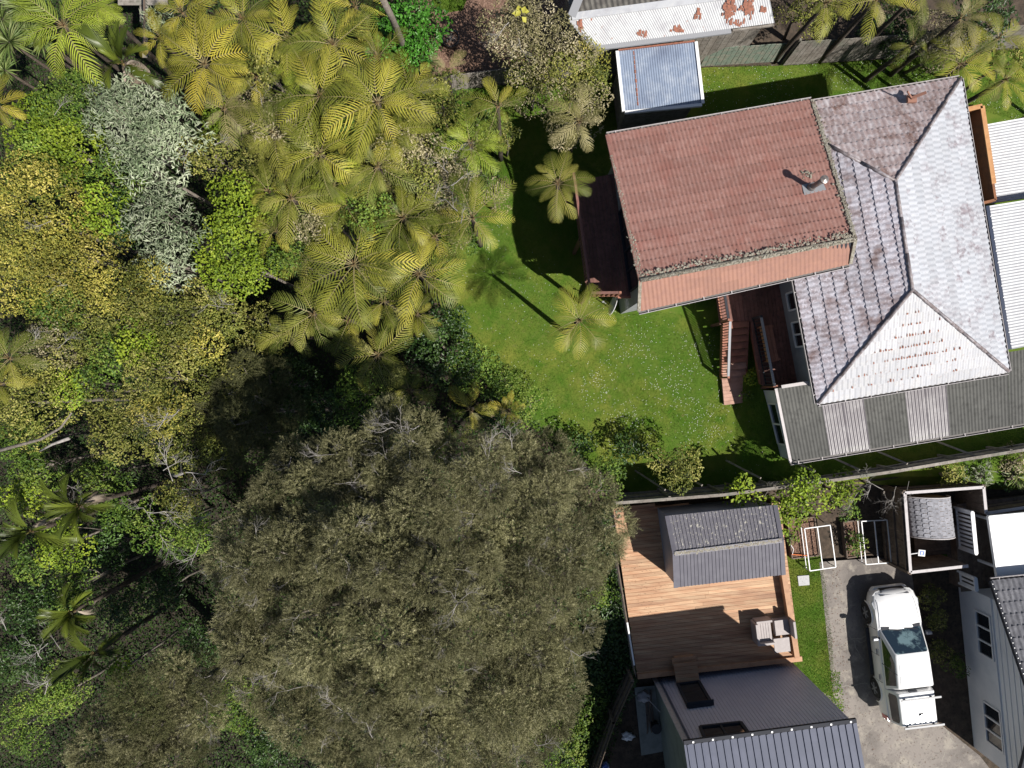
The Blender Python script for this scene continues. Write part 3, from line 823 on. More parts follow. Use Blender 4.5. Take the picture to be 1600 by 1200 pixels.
ha, hb = Vector((*wp[3], 0)), Vector((*wp[0], 0)); hd = (hb - ha).normalized(); hout = Vector((-1, .16, 0))
wall_window(house, lerp(ha, hb, .16), lerp(ha, hb, .26), 1.9, 3.3, hout, 2)
wall_window(house, lerp(ha, hb, .31), lerp(ha, hb, .38), 1.9, 3.3, hout, 1)

# ------------------------------------------------------------------ west deck of the red wing
DZ = 2.8
dk = [P(893, 284, DZ), P(918, 463, DZ), P(1004, 462, DZ), P(975, 268, DZ)]
deckw = thing('raised_deck', 'dark stained raised deck in shade against the west wall of the red roofed wing', 'deck', tuple(dk[1][:2]) + (0,))
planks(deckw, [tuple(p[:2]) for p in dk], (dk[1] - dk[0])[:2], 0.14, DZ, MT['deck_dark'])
for q in dk[:3] + [lerp(dk[0], dk[1], .5)]:
    mb = MB(); c = lerp(q, (dk[0] + dk[2]) / 2, .04); mb.bar((c.x, c.y, -1.0), (c.x, c.y, DZ - .03), .12, .12); mb.build('post', MT['deck_dark'], deckw)
def balustrade(parent, a, b, h, m, railm=None, bal=0.11, zdir=None, bw=.03, caps=True):
    a = Vector(a); b = Vector(b); up = Vector((0, 0, h))
    mb = MB(); L = (b - a).length; n = max(2, int(L / bal))
    for i in range(n + 1):
        q = lerp(a, b, i / n); mb.bar(q + up * .08, q + up * .95, bw, bw)
    mb.build('balusters', m, parent, kind='stuff')
    for f, w in ((.08, .05), (.97, .09)):
        r = MB(); r.bar(a + up * f, b + up * f, w, .04); r.build('rail', railm if (railm and f > .5) else m, parent)
    for q in (a, b):
        p = MB(); p.bar(q + Vector((0, 0, -.1)), q + up * 1.02, .08, .08); p.build('newel_post', m, parent)
balustrade(deckw, dk[0], dk[1], 1.0, MT['deck_dark'])
balustrade(deckw, dk[1], lerp(dk[1], dk[2], .52), 1.0, MT['deck_red_trim'], MT['deck_dark'], bal=.16, bw=.07)
mb = MB(); mb.bar(lerp(dk[1], dk[2], .55) + Vector((0, 0, -.02)), dk[2] + Vector((0, -.02, -.05)), .16, .05); mb.build('edge_board', MT['deck_red_trim'], deckw)
# satellite dish, seen nearly edge-on
sd = P(958, 476, 1.6)
dish = thing('satellite_dish', 'white oval satellite dish beside the corner of the shaded raised deck', 'satellite dish', (sd.x, sd.y, 0))
mb = MB(); N = 20
ax = Vector((-.93, .30, .22)).normalized(); up = Vector((.2, .1, 1)).normalized(); sdv = ax.cross(up).normalized(); up = sdv.cross(ax)
ringv = []
for r, dpt in ((0.0, .06), (.18, .045), (.34, .0)):
    for k in range(N):
        t = 2 * math.pi * k / N
        ringv.append(sd + sdv * (math.cos(t) * r * 1.2) + up * (math.sin(t) * r * 1.05) - ax * dpt)
fs = []
for j in range(2):
    for k in range(N):
        fs.append((j * N + k, j * N + (k + 1) % N, (j + 1) * N + (k + 1) % N, (j + 1) * N + k))
mb.add(ringv, fs); o = mb.build('reflector', MT['white_paint'], dish, smoothed=True)
md = o.modifiers.new('t', 'SOLIDIFY'); md.thickness = .02
mb = MB(); mb.tube([(sd.x + .1, sd.y + .02, -.1), (sd.x + .1, sd.y + .02, 1.5), tuple(sd + ax * -.05)], .03, 8); mb.build('mast', MT['galv'], dish)
mb = MB(); mb.tube([tuple(sd - up * .3), tuple(sd + ax * .35 - up * .1)], .015, 6); mb.box(tuple(sd + ax * .38 - up * .1), (.09, .06, .06)); mb.build('feed_arm', MT['galv'], dish)

# ------------------------------------------------------------------ south deck, stairs and landing
BZ = 1.3
pa, pb, pc, pd = P(1118, 452, BZ), P(1262, 425, BZ), P(1256, 600, BZ), P(1200, 606, BZ)
pe, pf, pg = P(1172, 500, BZ), P(1152, 502, BZ), P(1127, 505, BZ)
decks = thing('entry_deck', 'red stained deck with stairs between the red wing and the hipped roof house', 'deck', tuple(pf[:2]) + (0,))
upd = [tuple(p[:2]) for p in (pa, pb, lerp(pb, pc, .37), pe, pf, pg)]
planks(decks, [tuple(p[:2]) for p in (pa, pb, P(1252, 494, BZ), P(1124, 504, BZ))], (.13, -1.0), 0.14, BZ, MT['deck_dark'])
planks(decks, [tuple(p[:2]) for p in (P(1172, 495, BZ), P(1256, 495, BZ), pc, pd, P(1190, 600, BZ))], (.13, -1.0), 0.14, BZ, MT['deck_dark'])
mb = MB(); mb.prism([tuple(p[:2]) for p in (P(1172, 497, BZ), P(1256, 490, BZ), P(1254, 598, BZ), P(1200, 604, BZ), P(1190, 600, BZ))], BZ - .32, BZ - .06); mb.build('deck_frame', MT['deck_dark'], decks)
for q in (pa, pg, pd, pe):
    mb = MB(); mb.bar((q.x, q.y, -.1), (q.x, q.y, BZ - .04), .1, .1); mb.build('post', MT['deck_dark'], decks)
balustrade(decks, P(1120, 458, BZ), P(1127, 503, BZ), .95, MT['deck_red_trim'], MT['dark_metal'])
# stairs
s0a, s0b = P(1130, 504, BZ), P(1170, 500, BZ); s1a, s1b = P(1127, 590, .2), P(1166, 586, .2)
nst = 8
for i in range(nst):
    t = (i + .5) / nst
    a = lerp(s0a, s1a, t); b = lerp(s0b, s1b, t); z = BZ + (0.2 - BZ) * ((i + 1) / nst) + .04
    dd = (s1a - s0a).to_2d().normalized() * ((s1a - s0a).to_2d().length / nst * .48)
    mb = MB(); D = Vector((dd.x, dd.y, 0)); a.z = b.z = z
    mb.hexa([a - D, b - D, b + D, a + D][::-1], [p + Vector((0, 0, .035)) for p in [a - D, b - D, b + D, a + D][::-1]])
    mb.build('tread', MT['step_wood'] if i > 5 else MT['deck_red_trim'], decks)  # lowest treads use the paler timber
for (a, b) in ((s0a, s1a), (s0b, s1b)):
    mb = MB(); mb.bar(a + Vector((0, 0, -.12)), b + Vector((0, 0, -.08)), .05, .22); mb.build('stringer', MT['deck_red_trim'], decks)
balustrade(decks, s0a + Vector((0, 0, -.05)), s1a + Vector((0, 0, 0)), .95, MT['deck_red_trim'], MT['galv'])
balustrade(decks, P(1176, 498, BZ), P(1196, 602, BZ), .95, MT['dark_metal'], MT['galv'], bal=.14)
balustrade(decks, P(1196, 604, BZ), P(1246, 599, BZ), .9, MT['deck_red_trim'])
land = thing('landing_step', 'pale timber landing at the foot of the deck stairs on the lawn', 'landing', tuple(P(1148, 610)[:2]) + (0,))
lq = px((1125, 588), (1166, 583), (1170, 624), (1129, 633))
planks(land, lq, (1, .13), 0.145, .22, MT['step_wood'], maxlen=2.0)
MB().prism([tuple(lerp((*q, 0), (*[sum(c) / 4 for c in zip(*lq)], 0), .05)[:2]) for q in lq], 0.0, .18).build('frame', MT['step_wood'], land)
bench = thing('deck_bench', 'narrow timber bench with a sunlit edge on the shaded entry deck', 'bench', tuple(P(1205, 540, BZ)))
bq = [P(1189, 510, 1.75), P(1208, 507, 1.75), P(1220, 563, 1.75), P(1201, 567, 1.75)]
planks(bench, [tuple(p[:2]) for p in bq], (.2, -1), .14, 1.75, MT['deck_red_trim'], name='seat_board')
for q in bq:
    mb = MB(); c = lerp(q, (bq[0] + bq[2]) / 2, .08); mb.bar((c.x, c.y, BZ), (c.x, c.y, 1.72), .07, .07); mb.build('leg', MT['deck_red_trim'], bench)
mb = MB(); mb.bar(bq[0] + Vector((-.03, 0, .02)), bq[3] + Vector((-.03, 0, .02)), .05, .12); mb.build('sunlit_edge', MT['ochre_trim'], bench)  # lighter orange strip paints the sunlit edge of the bench

# ------------------------------------------------------------------ lean-to verandah south of the hipped roof
vz1, vz0 = 2.30, 2.0
vA, vB = P(1235, 722, vz0), P(1640, 655, vz0)
vD, vC = P(1212, 607, vz1), P(1640, 540, vz1)
lean = thing('lean_to', 'long grey corrugated lean-to roof with two clear panels along the hipped house', 'lean-to', (vA.x, vA.y, .6))
def vmat(s, ns):
    c = lerp(vA, vB, (s + .5) / ns); pxx = 800 + c.x / (CAM_H - 2.0) * FPX
    return MT['clear_sheet'] if (1290 < pxx < 1352 or 1432 < pxx < 1492) else MT['grey_iron']
corrugated(lean, vA, vB, vC, vD, MT['grey_iron'], pitch=.125, amp=.016, mats=vmat)
gutter(lean, vA, vB, (.15, -1, 0)); 
MB().bar(vA, vD, .10, .07).build('barge_flashing', MT['white_rail'], lean)
MB().bar(lerp(vD, vC, .02) + Vector((0, .03, .02)), lerp(vD, vC, .16) + Vector((0, .03, .02)), .12, .05).build('top_flashing', MT['white_rail'], lean)
for f in (.2, .6):      # purlins, seen through the clear sheets
    MB().bar(lerp(vA, vD, f) + Vector((.1, 0, -.09)), lerp(vB, vC, f) + Vector((0, 0, -.09)), .06, .1).build('purlin', MT['white_rail'], lean)
e1, e2 = lerp(vA, vD, .03), lerp(vA, vD, .97)
wx = Vector((.14, -.02, 0))
MB().hexa([(e1.x + .10, e1.y, .4), (e1.x + .2, e1.y, .4), (e2.x + .2, e2.y, .4), (e2.x + .10, e2.y, .4)], [(e1.x + .10, e1.y, 1.93), (e1.x + .2, e1.y, 1.93), (e2.x + .2, e2.y, 2.2), (e2.x + .10, e2.y, 2.2)]).build('end_wall', MT['white_wall'], lean)
wall_window(lean, Vector((lerp(e1, e2, .2).x + .1, lerp(e1, e2, .2).y, 0)), Vector((lerp(e1, e2, .8).x + .1, lerp(e1, e2, .8).y, 0)), 1.0, 1.8, (-1, .1), 2)
MB().hexa([(e1.x + .2, e1.y + .12, .3), (vB.x, vB.y + .12, .3), (vB.x, vB.y + .2, .3), (e1.x + .2, e1.y + .2, .3)], [(e1.x + .2, e1.y + .12, 1.9), (vB.x, vB.y + .12, 1.9), (vB.x, vB.y + .2, 1.9), (e1.x + .2, e1.y + .2, 1.9)]).build('front_wall', MT['white_wall'], lean)

# ------------------------------------------------------------------ east of the hipped roof: orange stair pit and white roofs
pit = thing('orange_balcony', 'narrow orange stained timber balcony behind a parapet beside the pale roof', 'balcony', tuple(P(1530, 250, 2)[:2]) + (0,))
oz = 3.0
o1, o2, o3, o4 = P(1508, 172, oz), P(1534, 166, oz), P(1556, 312, oz), P(1532, 318, oz)
MB().prism([tuple(p[:2]) for p in (P(1495, 180, 2.2), P(1534, 172, 2.2), P(1556, 316, 2.2), P(1510, 322, 2.2))], 2.0, 2.2).build('floor', MT['ochre_wall'], pit)
for a, b in ((o1, o2), (o2, lerp(o2, o3, .83))):
    MB().bar(a + Vector((0, 0, .02)), b + Vector((0, 0, .02)), .16, .05).build('capping', MT['ochre_trim'], pit)
for a, b in ((o1, o2), (o2, o3), (o3, o4)):
    MB().bar(a + Vector((0, 0, -1.5)), b + Vector((0, 0, -1.5)), .09, 3.0).build('parapet_wall', MT['ochre_wall'], pit)
wz = 2.3
wroof = thing('carport_roof', 'white corrugated iron carport roof beyond the orange balcony', 'carport', tuple(P(1590, 260, 0)[:2]) + (0,))
corrugated(wroof, P(1543, 318, wz), P(1533, 196, wz), P(1680, 170, wz + .1), P(1680, 298, wz + .1), MT['white_iron'], pitch=.105, amp=.013)
MB().bar(P(1543, 318, wz) + Vector((.05, .02, -.05)), P(1680, 298, wz) + Vector((.05, .02, -.05)), .05, .08).build('end_flashing', MT['white_rail'], wroof)
for q in (P(1560, 300, 0), P(1560, 205, 0), P(1660, 200, 0), P(1660, 290, 0)):
    MB().bar((q.x, q.y, -.7), (q.x, q.y, wz - .03), .1, .1).build('post', MT['grey_wood'], wroof)
wroof2 = thing('white_lean_to', 'white corrugated iron roof along the east side of the hipped house', 'lean-to', tuple(P(1600, 430, 0)[:2]) + (0,))
w2z = 3.0
q1, q2, q3, q4 = P(1579, 546, w2z), P(1544, 322, w2z), P(1680, 300, w2z + .1), P(1715, 520, w2z + .1)
corrugated(wroof2, q1, q2, q3, q4, MT['white_iron'], pitch=.105, amp=.013)
MB().bar(q1 + Vector((-.06, 0, .02)), q2 + Vector((-.06, 0, .02)), .13, .09).build('edge_flashing', MT['navy_metal'], wroof2)
scr = MB(); L = (q2 - q1).length
for i in range(int(L / .42)):
    c = q1 + (q2 - q1).normalized() * (i * .42 + .2) + Vector((-.02, 0, .075)); scr.box(tuple(c), (.03, .03, .02))
scr.build('screws', MT['white_paint'], wroof2, kind='stuff')
MB().hexa([(q1.x + .3, q1.y + .3, 0), (q4.x, q4.y + .3, 0), (q3.x, q3.y - .2, 0), (q2.x + .3, q2.y - .2, 0)], [(q1.x + .3, q1.y + .3, w2z - .08), (q4.x, q4.y + .3, w2z - .02), (q3.x, q3.y - .2, w2z - .02), (q2.x + .3, q2.y - .2, w2z - .08)]).build('wall', MT['white_wall'], wroof2)

# ------------------------------------------------------------------ small blue-grey shed and the rusty garage in the north
bz = 2.0
b1, b2, b3, b4 = P(976, 174, bz), P(1096, 162, bz), P(1085, 66, bz + .25), P(966, 80, bz + .25)
bshed = thing('garden_shed', 'small shed with a blue-grey corrugated roof and white barge boards on the north lawn', 'shed', tuple(P(1035, 135, 0)[:2]) + (-.6,))
corrugated(bshed, b1, b2, b3, b4, MT['blue_iron'], pitch=.085, amp=.012)
for a, b in ((b1, b2), (b2, b3), (b4, b1)):
    out = ((a + b) / 2 - (b1 + b3) / 2).normalized() * .05
    MB().bar(a + out, b + out, .11, .12).build('barge_board', MT['white_paint'], bshed)
MB().bar(b4 + Vector((0, .03, 0)), b3 + Vector((0, .03, 0)), .05, .1).build('back_flashing', MT['rust'], bshed)
sp = ring([b1, b2, b3, b4], .15)
MB().prism(sp, -.7, bz - .07).build('wall', MT['grey_wood'], bshed)
rr = MB(); a = P(990, 80, bz + .245); b = P(997, 166, bz + .02)
for i in range(12):
    p, q = lerp(a, b, i / 12), lerp(a, b, (i + .9) / 12); w = rng.uniform(.012, .03)
    z = Vector((0, 0, .022)); rr.quad(p + z - Vector((w, 0, 0)), q + z - Vector((w, 0, 0)), q + z + Vector((w, 0, 0)), p + z + Vector((w, 0, 0)))
rr.build('rust_streak', MT['rust'], bshed)

gz, gr = 2.6, 3.2
g1, g2, g3, g4 = P(928, 72, gz), P(1210, 36, gz), P(1200, -14, gr), P(893, 27, gr)
garage = thing('old_garage', 'old garage with a white rust-stained corrugated roof at the north boundary', 'garage', tuple(P(1050, 40, 0)[:2]) + (-.6,))
corrugated(garage, g1, g2, g3, g4, MT['rusty_white_iron'], pitch=.085, amp=.012)
g5, g6 = P(1190, -85, gz), P(878, -40, gz)
corrugated(garage, g4, g3, g5, g6, MT['dark_grey_iron'], pitch=.20, amp=.025)
MB().bar(g4 + Vector((0, 0, .05)), g3 + Vector((0, 0, .05)), .26, .03).build('ridge_cap', MT['white_iron'], garage)
MB().bar(g4 + Vector((0, 0, .06)), P(1240, -70, gr) + Vector((-6.5, 1.35, .06)), .3, .03).build('hip_flashing', MT['galv'], garage)
MB().bar(g1 + Vector((-.05, 0, -.02)), g4 + Vector((-.05, 0, .02)), .25, .05).build('barge_flashing', MT['galv'], garage)
MB().bar(g1 + Vector((0, -.08, -.03)), lerp(g1, g2, .76) + Vector((0, -.08, -.03)), .17, .08).build('gutter', MT['galv'], garage)
MB().bar(lerp(g1, g2, .77) + Vector((0, -.05, -.06)), g2 + Vector((0, -.05, -.06)), .07, .08).build('fascia', MT['grey_wood'], garage)
gp = ring([g1, g2, g3, g4], .16)
MB().prism([gp[0], gp[1], ring([g1, g2, g5, g6], .16)[2], ring([g1, g2, g5, g6], .16)[3]], -.7, gz - .1).build('wall', MT['grey_wood'], garage)
# vertical boards on the wall face
fa, fb_ = Vector((*gp[0], 0)), Vector((*gp[1], 0)); L = (fb_ - fa).length; dd = (fb_ - fa).normalized(); nn = Vector((dd.y, -dd.x, 0))
for i in range(int(L / .28)):
    c = fa + dd * (i * .28 + .14) + nn * .012
    MB().box((c.x, c.y, .9), (.265, .022, 3.1), math.atan2(dd.y, dd.x)).build('wall_board', MT['grey_wood'], garage)

ZN = gh
rp = MB()
for (cx_, cy_, rx_, ry_, nn_) in ((1139, 18, 9, 14, 60), (1168, 15, 9, 13, 50), (907, 42, 6, 9, 22), (1091, 26, 5, 8, 10), (1060, 49, 14, 3, 14), (1003, 56, 10, 3, 9), (1193, 18, 5, 3, 8), (1152, 38, 8, 4, 12)):
    for k in range(nn_):
        a_ = cx_ + rng.gauss(0, .5) * rx_; b_ = cy_ + rng.gauss(0, .5) * ry_
        fz = gz + (gr - gz) * max(0, min(1, ((72 - 36 * (a_ - 928) / 282) - b_) / 46)) + .028
        p_ = P(a_, b_, fz); w_ = rng.uniform(.02, .05); l_ = rng.uniform(.06, .22)
        s_ = Vector((-.02, 1, (gr - gz) / 1.2)).normalized() * l_
        rp.quad(p_ - Vector((w_, 0, 0)), p_ + Vector((w_, 0, 0)), p_ + Vector((w_ * .8, 0, 0)) + s_, p_ - Vector((w_ * .9, 0, 0)) + s_)
rp.build('rust_patches', MT['rust'], garage, kind='stuff')
fence_run('boarded_fence', 'old flaking green paling fence right of the garage', 'fence', [P(1100, 92), P(1226, 84)], 1.35, MT['green_wood'], face=-1, pal=.2, zf=ZN, lean=(.0, .1))
nf = fence_run('timber_fence', 'pale grey paling fence behind the north lawn under the tree ferns', 'fence', [P(1232, 90), P(1330, 84), P(1460, 74), P(1640, 60)], 1.75, MT['grey_wood'], face=-1, zf=ZN, lean=(.02, .12), pal=.15)
fence_run('paling_fence', 'short weathered paling fence beside the dirt yard', 'fence', [P(655, 150), P(720, 134), P(800, 118), P(930, 106)], 1.3, MT['grey_wood'], face=-1, zf=ZN, pal=.14, lean=(0, .05))

# ------------------------------------------------------------------ boundary fence between the two gardens
FH = 2.15
fpts = [tuple(P(a, b, FH)[:2]) for a, b in ((962, 786), (1131, 773), (1290, 752), (1400, 736), (1500, 719), (1660, 693))]
bf = fence_run('boundary_fence', 'long grey paling fence with pale capping dividing the lawn from the lower garden', 'fence', fpts, FH, MT['grey_wood'], MT['grey_wood'], face=-1, pal=.15)
for a in (1040, 1098, 1190, 1275, 1345, 1420, 1525):
    t = (a - 962) / (1660 - 962); c = P(a, 783 - 86 * t - (6 if a < 1300 else 0), FH)
    mb = MB(); mb.bar((c.x, c.y + .03, FH - .1), (c.x - .75, c.y + .50, gh(c.x, c.y + .5)), .07, .05); mb.build('brace', MT['grey_wood'], bf)

# ------------------------------------------------------------------ pine deck
PZ = .45
pk = [P(957, 790, PZ), P(1219, 786, PZ), P(1250, 1030, PZ), P(996, 1060, PZ)]
pdk = thing('pine_deck', 'broad oiled pine deck around the grey steel shed', 'deck', tuple(pk[3][:2]) + (0,))
planks(pdk, [tuple(q[:2]) for q in pk], (1, .122), .142, PZ, MT['deck_new'], maxlen=4.2)
MB().prism(ring(pk, .06), .05, PZ - .07).build('deck_frame', MT['deck_trim'], pdk)
e0, e1, s1 = P(1226, 880, PZ), P(1246, 1028, PZ), P(996, 1056, PZ)
# upstand boards with caps on the east and south rims
for a, b in ((P(1218, 872, PZ + .4), P(1243, 1028, PZ + .4)), ):
    MB().bar(a + Vector((.02, 0, -.22)), b + Vector((.02, 0, -.22)), .05, .4).build('rim_board', MT['deck_trim'], pdk)
    MB().bar(a + Vector((.07, 0, 0)), b + Vector((.07, 0, 0)), .2, .045).build('rim_cap', MT['deck_trim'], pdk)
MB().bar(s1 + Vector((0, 0, .05)), e1 + Vector((.15, 0, .05)), .19, .10).build('rim_cap', MT['deck_trim'], pdk)
stp = thing('box_step', 'timber box step and gangway bridging the deck to the grey clad building', 'step', tuple(P(1068, 1035, PZ)[:2]) + (PZ,))
planks(stp, px((1049, 1024), (1086, 1020), (1088, 1036), (1051, 1040), z=.66), (1, .122), .15, .66, MT['deck_trim'], name='step_board')
planks(stp, px((1052, 1036), (1088, 1031), (1094, 1068), (1058, 1073), z=.82), (1, .122), .15, .82, MT['deck_new'], name='gangway_board')
MB().prism(ring([(*q, 0) for q in px((1051, 1026), (1086, 1022), (1094, 1066), (1058, 1071), z=.7)], .08), PZ, .62).build('frame', MT['deck_trim'], stp)
wr = thing('deck_screen', 'dark mesh screen with a pale top rail along the west edge of the pine deck', 'screen', tuple(P(970, 880, PZ)[:2]) + (0,))
a, b = P(963, 868, 1.15), P(994, 1058, 1.15)
mb = MB(); L = (b - a).length
for i in range(int(L / .09)):
    q = lerp(a, b, i / int(L / .09)); q2 = lerp(a, b, min(1, i / int(L / .09) + .12)); 
    mb.bar((q.x, q.y, .1), (q2.x, q2.y, 1.12), .012, .012); mb.bar((q2.x, q2.y, .1), (q.x, q.y, 1.12), .012, .012)
mb.build('mesh_wires', MT['grey_wood'], wr, kind='stuff')
MB().bar(a, lerp(a, b, .55), .05, .05).build('top_rail', MT['brown_wood'], wr)
MB().bar(lerp(a, b, .55), lerp(a, b, .9), .06, .05).build('top_rail', MT['white_paint'], wr)
for t in (0, .33, .66, .9):
    q = lerp(a, b, t); MB().bar((q.x, q.y, 0), (q.x, q.y, 1.15), .07, .07).build('post', MT['grey_wood'], wr)

# ------------------------------------------------------------------ grey steel shed on the deck
SE_, SR = 2.35, 2.76
nW, nE, rW, rE, sW, sE = P(1042, 806, SE_), P(1211, 789, SE_), P(1054, 865, SR), P(1221, 844, SR), P(1056, 918, SE_), P(1224, 898, SE_)
shed = thing('steel_shed', 'grey ribbed steel shed with lichen on its roof standing on the pine deck', 'shed', ((nW.x + sE.x) / 2, (nW.y + sE.y) / 2, PZ))
cw = ring([nW, nE, sE, sW], .035)
mb = MB()
bt = [(q[0], q[1], PZ) for q in cw]; tp = [(q[0], q[1], SE_ - .03) for q in cw]
gw = Vector(((cw[0][0] + cw[3][0]) / 2, (cw[0][1] + cw[3][1]) / 2, SR - .05)); ge = Vector(((cw[1][0] + cw[2][0]) / 2, (cw[1][1] + cw[2][1]) / 2, SR - .05))
mb.add(bt + tp + [tuple(gw), tuple(ge)], [(3, 2, 1, 0), (0, 1, 5, 4), (1, 2, 6, 9, 5), (2, 3, 7, 6), (3, 0, 4, 8, 7), (4, 5, 9, 8), (8, 9, 6, 7)])
mb.build('wall', MT['shed_wall'], shed)
corrugated(shed, nW, nE, rE, rW, MT['shed_iron_top'], pitch=.135, amp=.022, profile='rib')
corrugated(shed, sW, sE, rE, rW, MT['shed_iron'], pitch=.135, amp=.022, profile='rib')
MB().bar(rW + Vector((0, 0, .03)), rE + Vector((0, 0, .03)), .16, .02).build('ridge_cap', MT['shed_iron_top'], shed)
for p_, q_ in ((nW, rW), (rW, sW), (nE, rE), (rE, sE)):
    MB().bar(p_ + Vector((0, 0, .015)), q_ + Vector((0, 0, .015)), .16, .035).build('barge_flashing', MT['shed_iron'], shed)
l2 = moss_strip(rW, rE, .06, .012, 21, Vector((0, 0, .04))); l2.build('lichen', MT['moss'], shed, kind='stuff')

# ------------------------------------------------------------------ outdoor furniture
ax_ = Vector((1, .122, 0)).normalized(); ay_ = Vector((-.122, 1, 0)).normalized()
def fbox(mb, o, x0, x1, y0, y1, z0, z1):
    q = [o + ax_ * x + ay_ * y for x, y in ((x0, y0), (x1, y0), (x1, y1), (x0, y1))]
    return mb.hexa([(p.x, p.y, z0) for p in q], [(p.x, p.y, z1) for p in q])
def lounge(name, label, c, w, d, back, arms, slats=6, hgt=.38, cushion=True):
    """low resin seat: c = plan centre, back in '+x','-x','+y' or None"""
    o = Vector((c.x, c.y, 0)); r = thing(name, label, 'chair', (c.x, c.y, PZ))
    z = PZ
    fb_m = MB(); fbox(fb_m, o, -w / 2, w / 2, -d / 2, d / 2, z + .12, z + hgt - .035); fb_m.build('seat_frame', MT['resin'], r, bevel=.012)
    for i in range(slats):
        m = MB(); x0 = -w / 2 + .01 + (w - .02) * i / slats; fbox(m, o, x0, x0 + (w - .02) / slats - .012, -d / 2 + .02, d / 2 - .02, z + hgt - .03, z + hgt); m.build('seat_slat', MT['resin'], r)
    for sx in (-1, 1):
        for sy in (-1, 1):
            m = MB(); fbox(m, o, sx * (w / 2 - .04) - .03, sx * (w / 2 - .04) + .03, sy * (d / 2 - .04) - .03, sy * (d / 2 - .04) + .03, z, z + .13); m.build('leg', MT['resin'], r)
    if back:
        m = MB()
        if back == '+x': fbox(m, o, w / 2 - .01, w / 2 + .09, -d / 2 - .02, d / 2 + .02, z + .1, z + .82)
        if back == '-x': fbox(m, o, -w / 2 - .09, -w / 2 + .01, -d / 2 - .02, d / 2 + .02, z + .1, z + .74)
        if back == '+y': fbox(m, o, -w / 2, w / 2, d / 2 - .01, d / 2 + .09, z + .1, z + .82)
        m.build('backrest', MT['resin'], r, bevel=.015)
    for s in arms:
        m = MB(); fbox(m, o, -w / 2, w / 2 , (d / 2 - .01) if s > 0 else (-d / 2 - .08), (d / 2 + .08) if s > 0 else (-d / 2 + .01), z + .1, z + .6); m.build('armrest', MT['resin'], r, bevel=.012)
    return r
lounge('lounge_chair', 'grey slatted resin lounge chair with a high left side on the pine deck', P(1193, 986, .8), .62, .80, '-x', (-1, 1))
lounge('lounge_chair', 'grey resin lounge chair with its back against the east rim of the deck', P(1222, 980, .8), .58, .62, '+x', (), slats=1)
tb = P(1222, 1008, .85); r = thing('side_table', 'small square grey resin table beside the two lounge chairs', 'table', (tb.x, tb.y, PZ)); o_ = Vector((tb.x, tb.y, 0))
m = MB(); fbox(m, o_, -.31, .31, -.28, .28, PZ + .36, PZ + .40); m.build('table_top', MT['resin'], r, bevel=.01)
for sx in (-1, 1):
    for sy in (-1, 1):
        m = MB(); fbox(m, o_, sx * .26 - .03, sx * .26 + .03, sy * .23 - .03, sy * .23 + .03, PZ, PZ + .36); m.build('leg', MT['resin'], r)

# ------------------------------------------------------------------ garden beds, frames, paver
def bed(label, pts, h=.28):
    q = px(*pts, z=h); c = (sum(p[0] for p in q) / 4, sum(p[1] for p in q) / 4, 0)
    r = thing('garden_bed', label, 'garden bed', c, 'raised garden beds of bark mulch')
    for i in range(4):
        a, b = q[i], q[(i + 1) % 4]; MB().bar((a[0], a[1], h / 2 + .01), (b[0], b[1], h / 2 + .01), .045, h).build('edging', MT['brown_wood'], r)
    s = MB().prism(ring([(*p, 0) for p in q], .03), 0.01, h - .05).build('mulch_fill', MT['bark_mulch'], r)
    mb = MB()
    for k in range(900):
        u, v = rng.random(), rng.random()
        a = lerp((*q[0], 0), (*q[1], 0), u); b = lerp((*q[3], 0), (*q[2], 0), u); p = lerp(a, b, v); p.z = h - .045 + rng.uniform(0, .02)
        t = rng.uniform(0, 6.28); L = rng.uniform(.015, .045); e = Vector((math.cos(t), math.sin(t), rng.uniform(-.3, .3))) * L; f = Vector((-math.sin(t), math.cos(t), rng.uniform(-.3, .3))) * L * .4
        mb.add([p - e, p + f, p + e, p - f], [(0, 1, 2, 3)])
    mb.build('bark_chips', MT['mulch_chip'], r, kind='stuff')
    return r
bed('bark mulch garden bed under the left white frame', ((1231, 812), (1273, 808), (1280, 868), (1238, 873)))
bed('narrow bark mulch garden bed beside the right white frame', ((1318, 816), (1342, 813), (1352, 868), (1324, 872)))
def pvc(label, pts, z=.55):
    q = [P(a, b, z) for a, b in pts]
    r = thing('pipe_frame', label, 'frame', tuple(q[0][:2]) + (0,), 'white pipe frames over the garden beds')
    for i in range(4):
        MB().bar(q[i], q[(i + 1) % 4], .035, .035).build('pipe', MT['white_paint'], r)
    MB().bar(lerp(q[0], q[1], .5), lerp(q[3], q[2], .5), .035, .035).build('pipe', MT['white_paint'], r)
    for i in range(4):
        MB().bar(q[i], (q[i].x, q[i].y, 0), .03, .03).build('leg', MT['white_paint'], r)
    MB().bar(q[0] + Vector((-.03, 0, -.25)), q[3] + Vector((-.03, 0, -.25)), .025, .025).build('pipe', MT['white_paint'], r)
pvc('white pipe frame beside the grey shed, left of the pair', ((1257, 826), (1297, 820.5), (1306, 886), (1265.5, 892)))
pvc('white pipe frame nearer the brown play yard fence', ((1346, 814.5), (1386, 812.5), (1392.5, 879), (1353, 882)))
q = px((1246, 900), (1264, 898.5), (1265, 914), (1248, 915.5), z=.04)
o = MB().prism(q, 0.0, .05).build('paver', MT['paver'], bevel=.008); tag(o, 'pale square concrete paver on the narrow grass strip', 'paver')
h = thing('hand_tool', 'orange handled garden tool lying on the bark mulch', 'tool', tuple(P(1250, 867, .3)))
MB().tube([P(1237, 866, .31), P(1262, 868, .31)], .022, 8).build('handle', MT['orange_plastic'], h); MB().tube([P(1238, 866, .32), P(1240, 858, .33), P(1236, 852, .33)], .014, 6).build('hook', MT['white_paint'], h)

